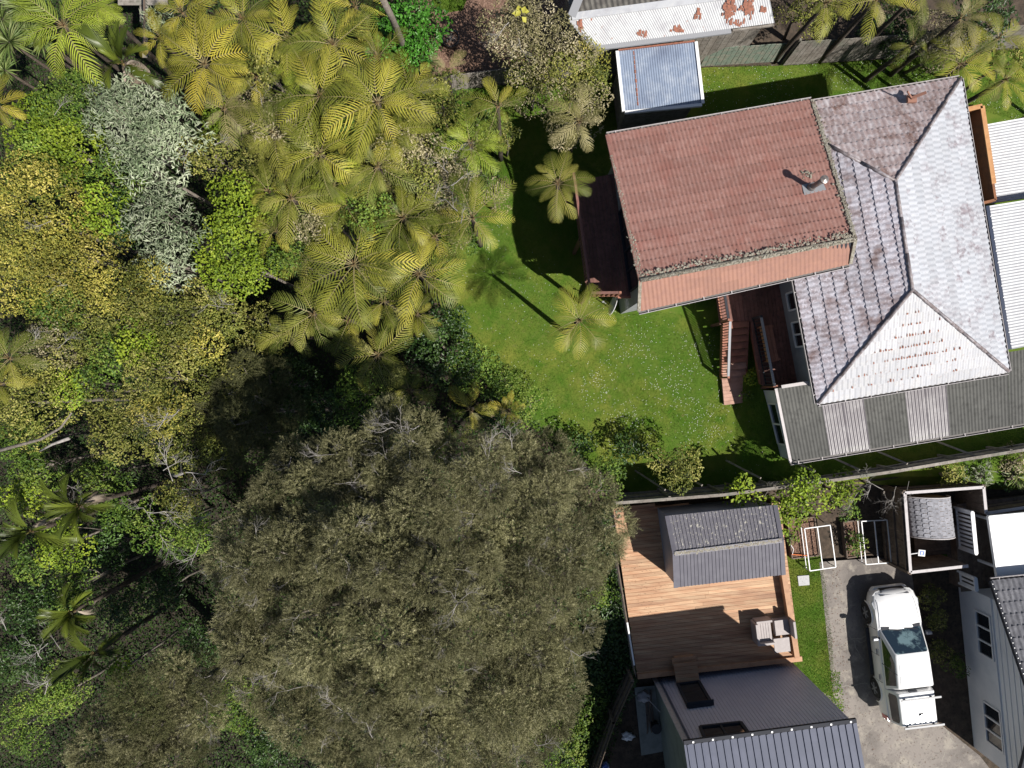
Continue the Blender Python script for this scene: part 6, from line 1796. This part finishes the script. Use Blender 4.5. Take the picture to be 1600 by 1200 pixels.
# ------------------------------------------------------------------ trees and shrubs
BL = [
 # gold and olive canopy in the west
 (45, 330, 95, 5.0, 'gold', 'golden olive tree at the left edge below the light green slope'),
 (120, 400, 80, 4.6, 'gold', 'golden olive tree west of the silvery shrub'),
 (40, 430, 72, 4.2, 'gold', 'golden olive tree above the fern at the left edge'),
 (195, 470, 66, 4.4, 'olive', 'golden brown tree just below the silvery shrub'),
 (110, 500, 75, 3.8, 'olive', 'olive tree right of the fern at the left edge'),
 (250, 500, 56, 4.4, 'olive', 'olive tree below the lower silvery shrub'),
 (330, 480, 52, 3.4, 'olive', 'olive shrub below the yellow green tree'),
 (170, 570, 50, 3.6, 'mid', 'mid green tree in the middle of the western canopy'),
 (245, 590, 62, 4.6, 'olive', 'olive gold tree above the bare grey branches'),
 (330, 600, 56, 3.4, 'olive', 'shaded olive tree left of the dark hollow'),
 (190, 660, 60, 4.6, 'olive', 'olive tree right of the leaning pale trunk'),
 (280, 690, 50, 3.8, 'olive', 'olive tree beside the bare branch tangle'),
 (40, 630, 70, 3.6, 'olive', 'olive tree above the leaning pale trunk'),
 (100, 610, 38, 3.2, 'bright', 'small light green crown above the pale trunk'),
 (85, 470, 45, 4.0, 'mid', 'fresh green crown among the golden trees at the left'),
 (150, 330, 42, 4.9, 'bright', 'yellow green crown beside the golden olive tree'),
 (20, 390, 40, 4.9, 'gold', 'gold crown cut by the left edge'),
 (150, 455, 40, 4.6, 'gold', 'small gold crown in the middle of the western canopy'),
 (230, 440, 34, 4.6, 'gold', 'small gold crown touching the lowest silvery crown'),
 (215, 530, 40, 4.2, 'bright', 'yellow green crown above the shaded olive trees'),
 (60, 540, 36, 4.0, 'dusty', 'dusty twiggy crown above the left edge fern'),
 (290, 540, 40, 3.9, 'gold', 'small gold crown left of the dark hollow'),
 (240, 640, 36, 4.7, 'gold', 'small gold crown above the bare branches'),
 # light green slope
 (110, 160, 60, 3.4, 'carpet', 'light green scrambling shrub below the clay path'),
 (50, 200, 60, 3.3, 'bright', 'yellow green shrub at the left edge below the spiky plants'),
 (110, 235, 58, 3.6, 'bright', 'yellow green shrub left of the silvery tree'),
 (45, 265, 55, 3.9, 'mid', 'mid green shrub above the golden canopy'),
 (160, 280, 45, 4.0, 'mid', 'mid green shrub touching the silvery tree on its left'),
 (170, 340, 50, 4.2, 'dark', 'dark green tree left of the lower silvery shrub'),
 # silvery trees
 (200, 185, 72, 4.9, 'grey', 'upper silvery grey leaved tree'),
 (262, 195, 48, 4.7, 'grey', 'silvery crown at the right shoulder of the upper grey tree'),
 (232, 262, 52, 4.7, 'grey', 'silvery crown joining the upper and lower grey trees'),
 (246, 340, 58, 4.7, 'grey', 'lower silvery grey leaved tree'),
 (252, 405, 46, 4.4, 'grey', 'lowest silvery crown above the golden tree'),
 # bright greens between silver and ferns
 (372, 325, 60, 4.4, 'bright', 'bright yellow green tree left of the tree ferns'),
 (352, 400, 58, 4.2, 'bright', 'bright yellow green tree just below the brightest crown'),
 (400, 420, 42, 3.9, 'bright', 'small yellow green crown beside the lower tree ferns'),
 (325, 235, 46, 3.9, 'olive', 'olive shrub right of the silvery trees'),
 (350, 170, 40, 3.9, 'bright', 'yellow green shrub below the gold fern'),
 (410, 250, 48, 4.0, 'olive', 'olive shrub among the western tree ferns'),
 (400, 175, 40, 3.9, 'dusty', 'dusty shrub among the upper tree ferns'),
 (560, 250, 55, 4.2, 'olive', 'olive shrub in the middle of the tree fern grove'),
 (500, 330, 45, 4.0, 'olive', 'olive shrub above the large rosette fern'),
 (620, 300, 40, 4.0, 'olive', 'olive shrub right of the grove centre'),
 (690, 255, 50, 4.3, 'dusty', 'twiggy grey brown shrub at the east side of the fern grove'),
 (700, 320, 48, 4.2, 'dusty', 'twiggy grey brown shrub above the lowest lawn side fern'),
 (650, 205, 40, 4.0, 'olive', 'olive shrub behind the lawn side ferns'),
 (432, 185, 40, 5.3, 'dusty', 'pale twiggy crown among the upper tree ferns'),
 (470, 235, 34, 5.1, 'olive', 'olive crown poking through the middle of the grove'),
 (575, 325, 34, 5.1, 'mid', 'green crown between the grove ferns above the large rosette'),
 (620, 235, 36, 5.2, 'dusty', 'dusty crown in the east of the grove'),
 (548, 195, 28, 5.5, 'mid', 'small green crown below the tallest tree fern'),
 (405, 95, 30, 5.2, 'olive', 'small olive crown between the gold and upper ferns'),
 (655, 270, 34, 5.0, 'olive', 'small olive crown left of the twiggy shrub'),
 (445, 395, 30, 4.6, 'mid', 'small green crown left of the large rosette'),
 (480, 350, 28, 4.9, 'dusty', 'small pale crown above the large rosette'),
 (745, 185, 36, 3.4, 'mid', 'mid green shrub under the topmost lawn edge fern'),
 (738, 265, 40, 3.6, 'carpet', 'pale green shrub between the lawn side ferns'),
 (772, 300, 26, 3.0, 'dusty', 'dusty shrub at the foot of the lawn side ferns'),
 (690, 150, 40, 3.8, 'olive', 'olive shrub above the lawn side ferns'),
 (700, 365, 40, 3.0, 'mid', 'mid green shrub at the lawn edge beside the yellow fern'),
 (790, 205, 22, 2.6, 'olive', 'small olive shrub right of the lime fern'),
 # dark glossy trees by the lawn
 (690, 540, 62, 3.2, 'dark', 'dark glossy tree at the west edge of the lawn'),
 (735, 580, 40, 2.6, 'mid', 'mid green bush right of the dark glossy tree'),
 (790, 598, 28, 2.0, 'carpet', 'leafy bush on the lawn edge above the tea tree'),
 (828, 632, 34, 2.0, 'carpet', 'pale green bush where the lawn meets the tea tree'),
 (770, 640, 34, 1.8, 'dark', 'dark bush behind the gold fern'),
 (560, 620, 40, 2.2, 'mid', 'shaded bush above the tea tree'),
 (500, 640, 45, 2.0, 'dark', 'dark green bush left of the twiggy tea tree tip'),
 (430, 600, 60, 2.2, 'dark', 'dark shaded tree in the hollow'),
 (400, 520, 45, 2.6, 'olive', 'shaded olive tree above the hollow'),
 (350, 690, 50, 2.8, 'olive', 'shaded tree left of the tea tree'),
 # lower left
 (60, 730, 48, 2.4, 'mid', 'mid green bush below the leaning pale trunk'),
 (25, 690, 36, 2.2, 'mid', 'green bush at the left edge below the pale trunk'),
 (150, 745, 40, 2.2, 'mid', 'green bush above the upper palm'),
 (30, 780, 40, 2.4, 'bright', 'light green bush beside the left palm'),
 (95, 855, 46, 2.4, 'bright', 'light green bush below the two palms'),
 (40, 880, 40, 2.2, 'mid', 'green bush at the left edge below the palms'),
 (190, 790, 50, 2.4, 'mid', 'green bush right of the upper palm'),
 (240, 830, 48, 2.6, 'mid', 'green bush among the lower bare branches'),
 (295, 840, 42, 2.6, 'mid', 'green bush near the left edge of the tea tree'),
 (275, 780, 40, 2.8, 'olive', 'olive bush below the bare branch tangle'),
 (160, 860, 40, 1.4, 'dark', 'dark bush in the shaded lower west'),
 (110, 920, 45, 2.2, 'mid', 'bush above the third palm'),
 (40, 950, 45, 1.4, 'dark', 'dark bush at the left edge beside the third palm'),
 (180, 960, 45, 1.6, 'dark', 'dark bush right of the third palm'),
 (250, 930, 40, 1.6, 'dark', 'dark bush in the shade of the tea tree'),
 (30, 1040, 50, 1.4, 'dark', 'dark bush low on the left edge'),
 (90, 1090, 50, 1.8, 'mid', 'bush left of the small tea tree'),
 (30, 1140, 50, 1.8, 'carpet', 'pale green bush in the bottom left corner'),
 (185, 1050, 22, 3.0, 'bright', 'tiny yellow green crown poking above the small tea tree'),
 (370, 1110, 50, 1.6, 'mid', 'bush between the two tea trees'),
 (420, 1170, 55, 1.6, 'dark', 'dark bush at the bottom between the tea trees'),
 (300, 1010, 40, 1.2, 'dark', 'dark bush at the left foot of the great tea tree'),
 (880, 1170, 50, 1.4, 'carpet', 'pale leafy shrub at the bottom right of the tea tree'),
 (930, 1120, 38, 1.0, 'mid', 'shrub in the gap left of the side fence'),
 (940, 930, 26, .8, 'mid', 'shrub left of the pine deck'),
 # right of the great tree and yard shrubs
 (945, 748, 34, 2.4, 'mid', 'mid green tree at the corner of the lawn above the pine deck'),
 (903, 700, 24, 1.4, 'dark', 'dark shrub between tea tree and lawn'),
 (985, 700, 26, 1.4, 'dark', 'dark shrub standing in the tree shadow on the lawn'),
 (1052, 737, 38, 2.6, 'olive', 'yellow olive shrub overhanging the boundary fence'),
 (1160, 768, 25, 2.3, 'citrus', 'round citrus bush behind the steel shed'),
 (1232, 790, 36, 2.5, 'citrus', 'citrus tree directly right of the steel shed'),
 (1268, 768, 34, 2.7, 'citrus', 'tallest citrus tree above the left pipe frame'),
 (1318, 772, 28, 2.3, 'citrus', 'right hand citrus tree beside the bare branches'),
 (1490, 742, 22, 1.8, 'olive', 'feathery olive shrub above the play yard fence'),
 (1532, 742, 22, 1.2, 'grey', 'small blue green shrub right of the feathery shrub'),
 (1592, 724, 26, 1.6, 'dusty', 'brown tinged shrub at the right edge by the boundary fence'),
 (1331, 800, 16, .9, 'carpet', 'small leafy plant in the narrow mulch bed'),
 (1340, 850, 16, .8, 'mid', 'low plant at the foot of the narrow mulch bed'),
 (1240, 842, 9, .6, 'mid', 'small seedling in the wide mulch bed'),
 (1168, 618, 10, .7, 'carpet', 'thin leafy plant beside the landing step'),
 (1174, 590, 12, .8, 'bright', 'bright green plant in the gap beside the stairs'),
 # upper right and top
 (848, 68, 82, 3.9, 'dusty', 'large olive shrub left of the rusty garage'),
 (800, 40, 48, 3.6, 'dusty', 'twiggy dusty shrub with a few yellow leaves beside the dirt yard'),
 (895, 125, 52, 3.9, 'olive', 'olive shrub left of the blue-grey shed'),
 (835, 110, 42, 3.4, 'olive', 'olive shrub over the short paling fence'),
 (900, 165, 52, 4.2, 'dusty', 'dusty crown reaching down towards the house shadow'),
 (920, 90, 34, 3.4, 'gold', 'small golden shrub touching the blue-grey shed'),
 (770, 190, 30, 1.2, 'carpet', 'low pale shrub at the top of the lawn'),
 (690, 400, 24, .9, 'carpet', 'low weedy shrub on the lawn edge below the fern'),
 (640, 40, 52, 2.2, 'lush', 'lush bright green hedge beside the leaning trunk'),
 (605, 60, 34, 1.8, 'lush', 'lush green bush left of the leaning trunk'),
 (1265, 10, 40, 2.0, 'olive', 'dark olive shrub at the right end of the garage'),
 (1480, 60, 45, 2.6, 'dusty', 'dusty shrub among the corner ferns'),
 (1545, 20, 50, 3.4, 'dark', 'dark tree behind the ferns in the top right corner'),
 (1590, 90, 38, 3.0, 'olive', 'olive tree at the right edge among the ferns'),
 (1400, 40, 45, 1.2, 'dark', 'dark shrub behind the pale paling fence'),
 (240, 30, 24, .8, 'grey', 'small grey shrub beside the boardwalk'),
 (1570, 745, 24, .9, 'dark', 'dark shrub behind the patio roof'),
 (1458, 936, 17, 1.0, 'olive', 'topmost clipped round shrub in the shade beside the vehicle'),
 (1464, 972, 17, 1.0, 'olive', 'second clipped round shrub beside the vehicle bonnet'),
 (1470, 1020, 18, 1.0, 'olive', 'third clipped round shrub beside the vehicle roof'),
 (1497, 1042, 16, .8, 'carpet', 'small loose green plant against the white house'),
]
for i, (a, b, r_, zt, kd, lb) in enumerate(BL):
    shrub = zt <= 2.0 or 'shrub' in lb or 'bush' in lb or 'plant' in lb
    nm = 'shrub' if shrub else 'tree'
    if b > 690 and a < 460: zt += (.3 if a < 140 and b < 930 else -1.3); r_ *= .82
    broadleaf(a, b, r_, zt, kd, lb, nm, nm, seed=i * 3, dens=.52 if zt > 3 else .6, squash=.62)

# ------------------------------------------------------------------ tree ferns
FN = [
 (553, 413, 96, 4.6, 'fern', 'large reddish centred tree fern rosette lowest in the grove', 15),
 (655, 428, 84, 4.4, 'fern', 'yellow tree fern just right of the large rosette', 13),
 (905, 500, 62, 5.0, 'fern', 'lone yellow tree fern standing on the lawn', 11),
 (872, 287, 60, 4.9, 'fern_olive', 'lone olive tree fern in front of the shaded deck', 10),
 (778, 166, 56, 5.1, 'fern', 'topmost tree fern at the lawn edge', 8),
 (738, 340, 80, 4.8, 'fern', 'bright tree fern reaching over the lawn from the grove', 11),
 (735, 225, 60, 4.8, 'fern_lime', 'lime tree fern between the lawn edge ferns', 10),
 (905, 190, 52, 4.6, 'fern_brown', 'browning tree fern left of the house shadow', 10),
 (590, 160, 88, 5.4, 'fern', 'tall tree fern near the top of the grove', 14),
 (500, 150, 84, 5.2, 'fern', 'tree fern left of the tallest one', 13),
 (520, 70, 80, 5.2, 'fern', 'tree fern below the top edge of the picture', 13),
 (450, 60, 78, 5.0, 'fern', 'tree fern right of the gold ferns at the top', 12),
 (555, 10, 70, 4.8, 'fern', 'tree fern cut by the top edge left of the lush hedge', 12),
 (640, 145, 66, 4.9, 'fern', 'tree fern beside the leaning trunk', 12),
 (320, 100, 84, 5.0, 'fern_gold', 'golden tree fern right of the boardwalk', 13),
 (380, 30, 74, 5.0, 'fern', 'tree fern at the top edge above the golden one', 12),
 (285, 20, 66, 4.8, 'fern_gold', 'golden tree fern at the top edge beside the boardwalk', 11),
 (350, 170, 62, 4.4, 'fern_brown', 'browning tree fern below the golden ferns', 11),
 (430, 210, 70, 4.7, 'fern_olive', 'olive tree fern in the upper grove', 12),
 (500, 240, 78, 4.9, 'fern', 'tree fern in the middle of the grove', 13),
 (590, 260, 74, 4.9, 'fern_olive', 'olive tree fern in the middle right of the grove', 12),
 (455, 310, 74, 4.7, 'fern_olive', 'olive tree fern at the west side of the grove', 12),
 (540, 320, 66, 4.6, 'fern', 'tree fern directly above the large rosette', 11),
 (630, 340, 62, 4.6, 'fern', 'tree fern above the yellow one', 11),
 (430, 360, 56, 4.2, 'fern', 'tree fern touching the yellow green trees', 11),
 (490, 490, 66, 3.6, 'fern_olive', 'shaded olive tree fern below the large rosette', 11),
 (590, 555, 72, 3.6, 'fern_olive', 'olive tree fern below the yellow one', 12),
 (545, 500, 56, 3.4, 'fern', 'tree fern under the lower edge of the large rosette', 10),
 (650, 490, 46, 3.4, 'fern', 'small tree fern above the dark glossy tree', 9),
 (560, 215, 60, 4.6, 'fern', 'tree fern half hidden in the centre of the grove', 10),
 (480, 115, 56, 4.7, 'fern_lime', 'lime tinted tree fern near the top of the grove', 9),
 (610, 210, 60, 4.9, 'fern', 'tree fern between the tallest fern and the twiggy shrub', 10),
 (400, 120, 56, 4.6, 'fern', 'tree fern between the golden and the upper ferns', 10),
 (420, 300, 52, 4.3, 'fern', 'tree fern over the edge of the yellow green tree', 9),
 (520, 290, 56, 4.6, 'fern_lime', 'lime tinted tree fern above the large rosette', 9),
 (680, 370, 54, 4.2, 'fern', 'tree fern between the yellow one and the lawn fern', 9),
 (600, 470, 56, 3.9, 'fern', 'tree fern low between the two front rosettes', 10),
 (480, 400, 56, 4.0, 'fern_olive', 'tree fern tucked left of the large rosette', 10),
 (590, 90, 60, 4.8, 'fern', 'tree fern left of the leaning trunk', 10),
 (250, 60, 44, 4.2, 'fern_gold', 'small golden tree fern touching the boardwalk', 9),
 (640, 610, 44, 3.0, 'fern_olive', 'shaded tree fern above the tea tree top', 9),
 (450, 520, 50, 3.0, 'fern_olive', 'small shaded tree fern in the hollow', 10),
 (735, 640, 56, 3.0, 'fern', 'tree fern at the upper edge of the great tea tree', 10),
 (795, 642, 30, 2.8, 'fern_gold', 'small orange gold tree fern at the lawn corner', 8),
 (680, 690, 44, 3.0, 'fern_olive', 'shaded tree fern sunk in the top of the tea tree', 9),
 (100, 40, 86, 4.6, 'fern_lime', 'large lime green tree fern in the top left', 13),
 (150, 5, 60, 4.6, 'fern_lime', 'lime tree fern at the top edge left of the boardwalk', 11),
 (-5, 165, 50, 3.4, 'fern_gold', 'gold tree fern cut by the left edge', 10),
 (15, 560, 64, 4.2, 'fern_olive', 'olive tree fern on the left edge below the golden canopy', 11),
 (0, 600, 46, 3.6, 'fern', 'tree fern at the left edge above the pale trunk', 10),
 (1290, 5, 62, 4.0, 'fern', 'tree fern hanging over the garage end', 9),
 (1370, 0, 66, 4.2, 'fern', 'tree fern above the pale paling fence', 10),
 (1440, -15, 58, 4.0, 'fern_olive', 'tree fern cut by the top edge right of the fence', 10),
 (1500, 100, 62, 3.6, 'fern', 'tree fern touching the peak of the pale roof', 10),
 (1560, 60, 60, 3.8, 'fern_olive', 'olive tree fern in the top right corner', 11),
 (1570, 125, 50, 3.4, 'fern', 'tree fern above the orange balcony', 10),
 (1500, 30, 52, 3.8, 'fern_brown', 'browning tree fern in the top right corner', 10),
 (700, 110, 38, 2.6, 'fern_brown', 'dry brown tree fern beside the planter tub', 9),
 (1425, 70, 40, 2.6, 'fern_olive', 'small tree fern over the right part of the pale fence', 9),
]
for (a, b, r_, z, key, lb, nf) in FN:
    lone = lb.startswith('lone')
    tree_fern(a, b, r_, z, key, lb, nf, group=None if lone else 'tree ferns of the gully and boundaries', dead=0 if lone else rng.choice((0, 1, 2)), lean={905: (-.1, -.05), 872: (.1, -.1)}.get(a) if lone else None)

# palms (long narrow leaflets, dead skirts)
for (a, b, r_, z, lb, nf, dd) in (
    (192, 100, 74, 4.4, 'palm with pale dead fronds above the silvery tree', 9, 9),
    (125, 790, 62, 3.6, 'palm leaning over the green bushes below the pale trunk', 9, 5),
    (50, 830, 66, 3.4, 'palm nearest the left edge', 9, 3),
    (115, 955, 58, 2.8, 'half shaded palm low in the west', 8, 3),
    (150, 1020, 60, 2.4, 'lowest palm in deep shade', 8, 3)):
    tree_fern(a, b, r_, z, 'nikau', lb, nf, group='palms in the gully', name='palm', cat='palm', dead=dd, trunk_r=.10)

# spiky cabbage trees
for (a, b, r_, z, lb) in (
    (38, 12, 34, 3.6, 'cabbage tree head at the top left edge'), (15, 66, 42, 3.6, 'largest cabbage tree head at the left edge'),
    (48, 48, 26, 3.2, 'small cabbage tree head beside the lime fern'), (66, 65, 24, 3.2, 'cabbage tree head at the clay path'),
    (8, 110, 26, 3.0, 'lowest cabbage tree head at the left edge'), (4, 30, 28, 3.4, 'upper cabbage tree head cut by the left edge')):
    sword_plant(a, b, r_, z, lb, group='cabbage tree heads in the top left corner', n=110)
sword_plant(662, 92, 26, .4, 'grey green flax clump at the foot of the leaning trunk', n=160, name='flax_clump', cat='flax')
sword_plant(800, 690, 28, 3.2, 'pale green strap leaved plant perched in the tea tree', n=60, name='strap_plant', cat='plant')
sword_plant(1590, 745, 22, 1.0, 'dark spiky plant behind the patio roof', n=60, name='flax_clump', cat='flax')
sword_plant(768, 178, 10, 1.2, 'tiny strap plant at the grove edge', n=30, name='strap_plant', cat='plant')

# leaning bare trunk at the top, its crown beyond the picture
ct = P(596, -6, 6.4); cb = P(633, 92, -.1)
r = thing('cabbage_tree', 'slender bare grey trunk leaning up past the lush hedge', 'tree', tuple(cb))
MB().tube([cb, lerp(cb, ct, .35) + Vector((.12, 0, 0)), lerp(cb, ct, .7) + Vector((.08, 0, 0)), ct], [.15, .125, .11, .10], 12).build('trunk', MT['bark'], r, smoothed=True)
for k, (dx, dy, dz) in enumerate(((.1, .3, .2), (-.3, .2, .25), (0, .5, .5))):
    n = 70; d = rand_unit(n); d[:, 2] = np.abs(d[:, 2]) * .8; me = leaf_mesh('leaf_head', d * .03, d, unit(rand_unit(n) + [0, 0, 1]), .55 * nrng.uniform(.7, 1.1, n), .05, MT['sword'])
    o = bpy.data.objects.new('leaf_head', me); link(o, r, ct + Vector((dx, dy, dz)))
    MB().tube([ct, ct + Vector((dx, dy, dz))], .05, 6).build('limb', MT['bark'], r)

# tea trees
tea_tree('great spreading tea tree with fine olive brown foliage', [(400, 735), (470, 690), (540, 690), (590, 640), (650, 640), (700, 700), (770, 690), (830, 680), (885, 690), (925, 740), (975, 790), (965, 850), (925, 900), (930, 980), (895, 1040), (880, 1110), (850, 1160), (800, 1240), (520, 1240), (470, 1180), (425, 1110), (380, 1060), (350, 1000), (370, 930), (345, 870), (375, 800)],
         (655, 950), 6.0, 10.4, .62, KAN, 33, deads=200, seed=4, tops=((640, 690, .9), (655, 665, .8), (620, 660, .7), (735, 715, .9), (725, 745, .8), (560, 775, .6), (545, 890, .7), (800, 700, .7), (480, 860, .5), (590, 895, .7), (670, 705, .7), (610, 720, .6), (815, 740, .6)), holes=((538, 775, 14), (690, 745, 22), (745, 770, 16), (640, 880, 8), (725, 905, 10), (545, 945, 10), (712, 990, 12)))
tea_tree('smaller tea tree in the bottom left', [(150, 1130), (190, 1080), (240, 1060), (300, 1030), (330, 1080), (330, 1150), (300, 1240), (120, 1240)], (235, 1150), 4.2, 6.2, .64, KAN[:3] + KAND, 32, deads=14, seed=9)
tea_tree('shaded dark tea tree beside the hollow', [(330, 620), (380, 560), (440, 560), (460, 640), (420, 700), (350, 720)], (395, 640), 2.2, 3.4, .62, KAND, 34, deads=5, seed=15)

# pale leaning trunk and bare grey branch tangles in the west
r = thing('bare_tree', 'pale bare trunk leaning across the left edge', 'tree', tuple(P(-10, 705, -1)))
MB().tube([P(-30, 712, 2.2), P(20, 698, 3.0), P(65, 686, 3.6), P(95, 668, 4.1), P(112, 645, 4.4)], [.08, .06, .05, .04, .025], 8).build('trunk', MT['bark'], r, smoothed=True)
MB().tube([P(62, 705, 2.6), P(82, 694, 3.0), P(108, 685, 3.3)], [.03, .05, .06], 7).build('stump', MT['dead_twig'], r, smoothed=True)
r = thing('bare_tree', 'tangle of bare grey branches in the lower west canopy', 'tree', tuple(P(270, 740, -1)))
dead_branches(r, [(290, 738, 4.6, 1.1), (270, 752, 4.5, 1.0), (255, 735, 4.6, .9), (285, 765, 4.2, .9), (262, 645, 5.2, 1.0), (280, 640, 5.2, .8), (230, 800, 4.0, 1.0), (240, 815, 3.8, .9), (310, 850, 3.8, 1.1), (330, 800, 3.9, .9), (345, 870, 3.6, 1.0), (250, 835, 3.8, .8), (320, 835, 3.8, .9)])
MB().tube([P(270, 740, -1), P(275, 742, 2), P(285, 740, 4.5)], [.12, .09, .04], 7).build('trunk', MT['dead_twig'], r, smoothed=True)
r = thing('bare_tree', 'low bare grey branches near the lowest palms', 'tree', tuple(P(85, 1010, -2)))
dead_branches(r, [(75, 1005, 3.2, .9), (95, 1015, 3.1, 1.0), (65, 1030, 3.0, .9), (80, 1060, 2.8, 1.0), (90, 765, 4.0, .8), (105, 758, 4.0, .7), (330, 1055, 3.0, .8), (345, 1065, 3.0, .7), (10, 985, 2.6, .8), (70, 1085, 2.4, .8)])
r = thing('bare_tree', 'sparse grey dead twigs showing in the upper canopy', 'tree', tuple(P(300, 230, -1)))
dead_branches(r, [(295, 236, 4.8, .7), (335, 225, 4.7, .6), (80, 345, 5.6, .6), (105, 445, 5.2, .5), (690, 230, 5.0, .8), (705, 290, 5.0, .8), (715, 330, 4.9, .8), (700, 270, 5.0, .7), (680, 310, 4.9, .7), (720, 350, 4.8, .7), (810, 60, 4.6, .7), (795, 35, 4.4, .8), (410, 165, 4.9, .6), (85, 180, 4.2, .6), (350, 480, 4.3, .8), (365, 475, 4.4, .7), (50, 540, 4.2, .8), (90, 545, 4.2, .7), (260, 420, 5.1, .4)])
r = thing('bare_tree', 'leafless espaliered branches along the boundary fence', 'tree', tuple(P(1380, 770, 0)))
dead_branches(r, [(1380, 765, 1.9, .9), (1360, 758, 1.9, .8), (1400, 760, 1.9, .8), (1340, 770, 2.2, .6), (1420, 752, 1.9, .6), (1330, 780, 2.4, .5), (1195, 775, 2.0, .6), (1225, 772, 2.0, .5)])
MB().tube([P(1380, 775, 0), P(1381, 768, 1.9)], [.05, .03], 6).build('trunk', MT['bark'], r, smoothed=True)
yl = P(815, 22, 4.7)
me = leaf_mesh('yellow_leaves', np.array([[0, 0, 0.]] * 7) + rand_unit(7) * .08, rand_unit(7) * [1, 1, .2], np.tile([0, 0, 1.], (7, 1)), .26, .2, MT['yellow_leaf'])
o = bpy.data.objects.new('yellow_leaves', me); link(o, None, yl); tag(o, 'cluster of large yellow leaves on the dusty shrub', 'leaves')

# fallen leaves on the hard surfaces
def litter(name, label, poly, n, z, m='mulch_chip', L=.05):
    x, y = scatter(poly, n); k = len(x)
    me = leaf_mesh(name, np.stack([x, y, np.full(k, z)], 1), rand_unit(k) * [1, 1, .12], unit(rand_unit(k) * .25 + [0, 0, 1]), L * nrng.uniform(.5, 1.3, k), L * .5, MT[m], fold=.3)
    o = bpy.data.objects.new(name, me); link(o); o['kind'] = 'stuff'; o['label'] = label; o['category'] = 'leaves'
litter('fallen_leaves', 'fallen leaves and debris along the west edge of the driveway', px((1284, 880), (1312, 880), (1330, 1110), (1290, 1090)), 260, .02)
litter('fallen_leaves', 'fallen leaves on the lower driveway', px((1260, 1080), (1500, 1130), (1530, 1200), (1350, 1200)), 220, .02)
litter('fallen_leaves', 'small leaves blown onto the pine deck', px((960, 800), (1035, 800), (1060, 1050), (1000, 1050), z=.45), 260, .456, L=.04)
litter('weeds', 'ragged weeds along the bottom end of the grass verge', px((1262, 1040), (1312, 1050), (1318, 1110), (1290, 1120)), 900, .02, 'grass_blade', .07)
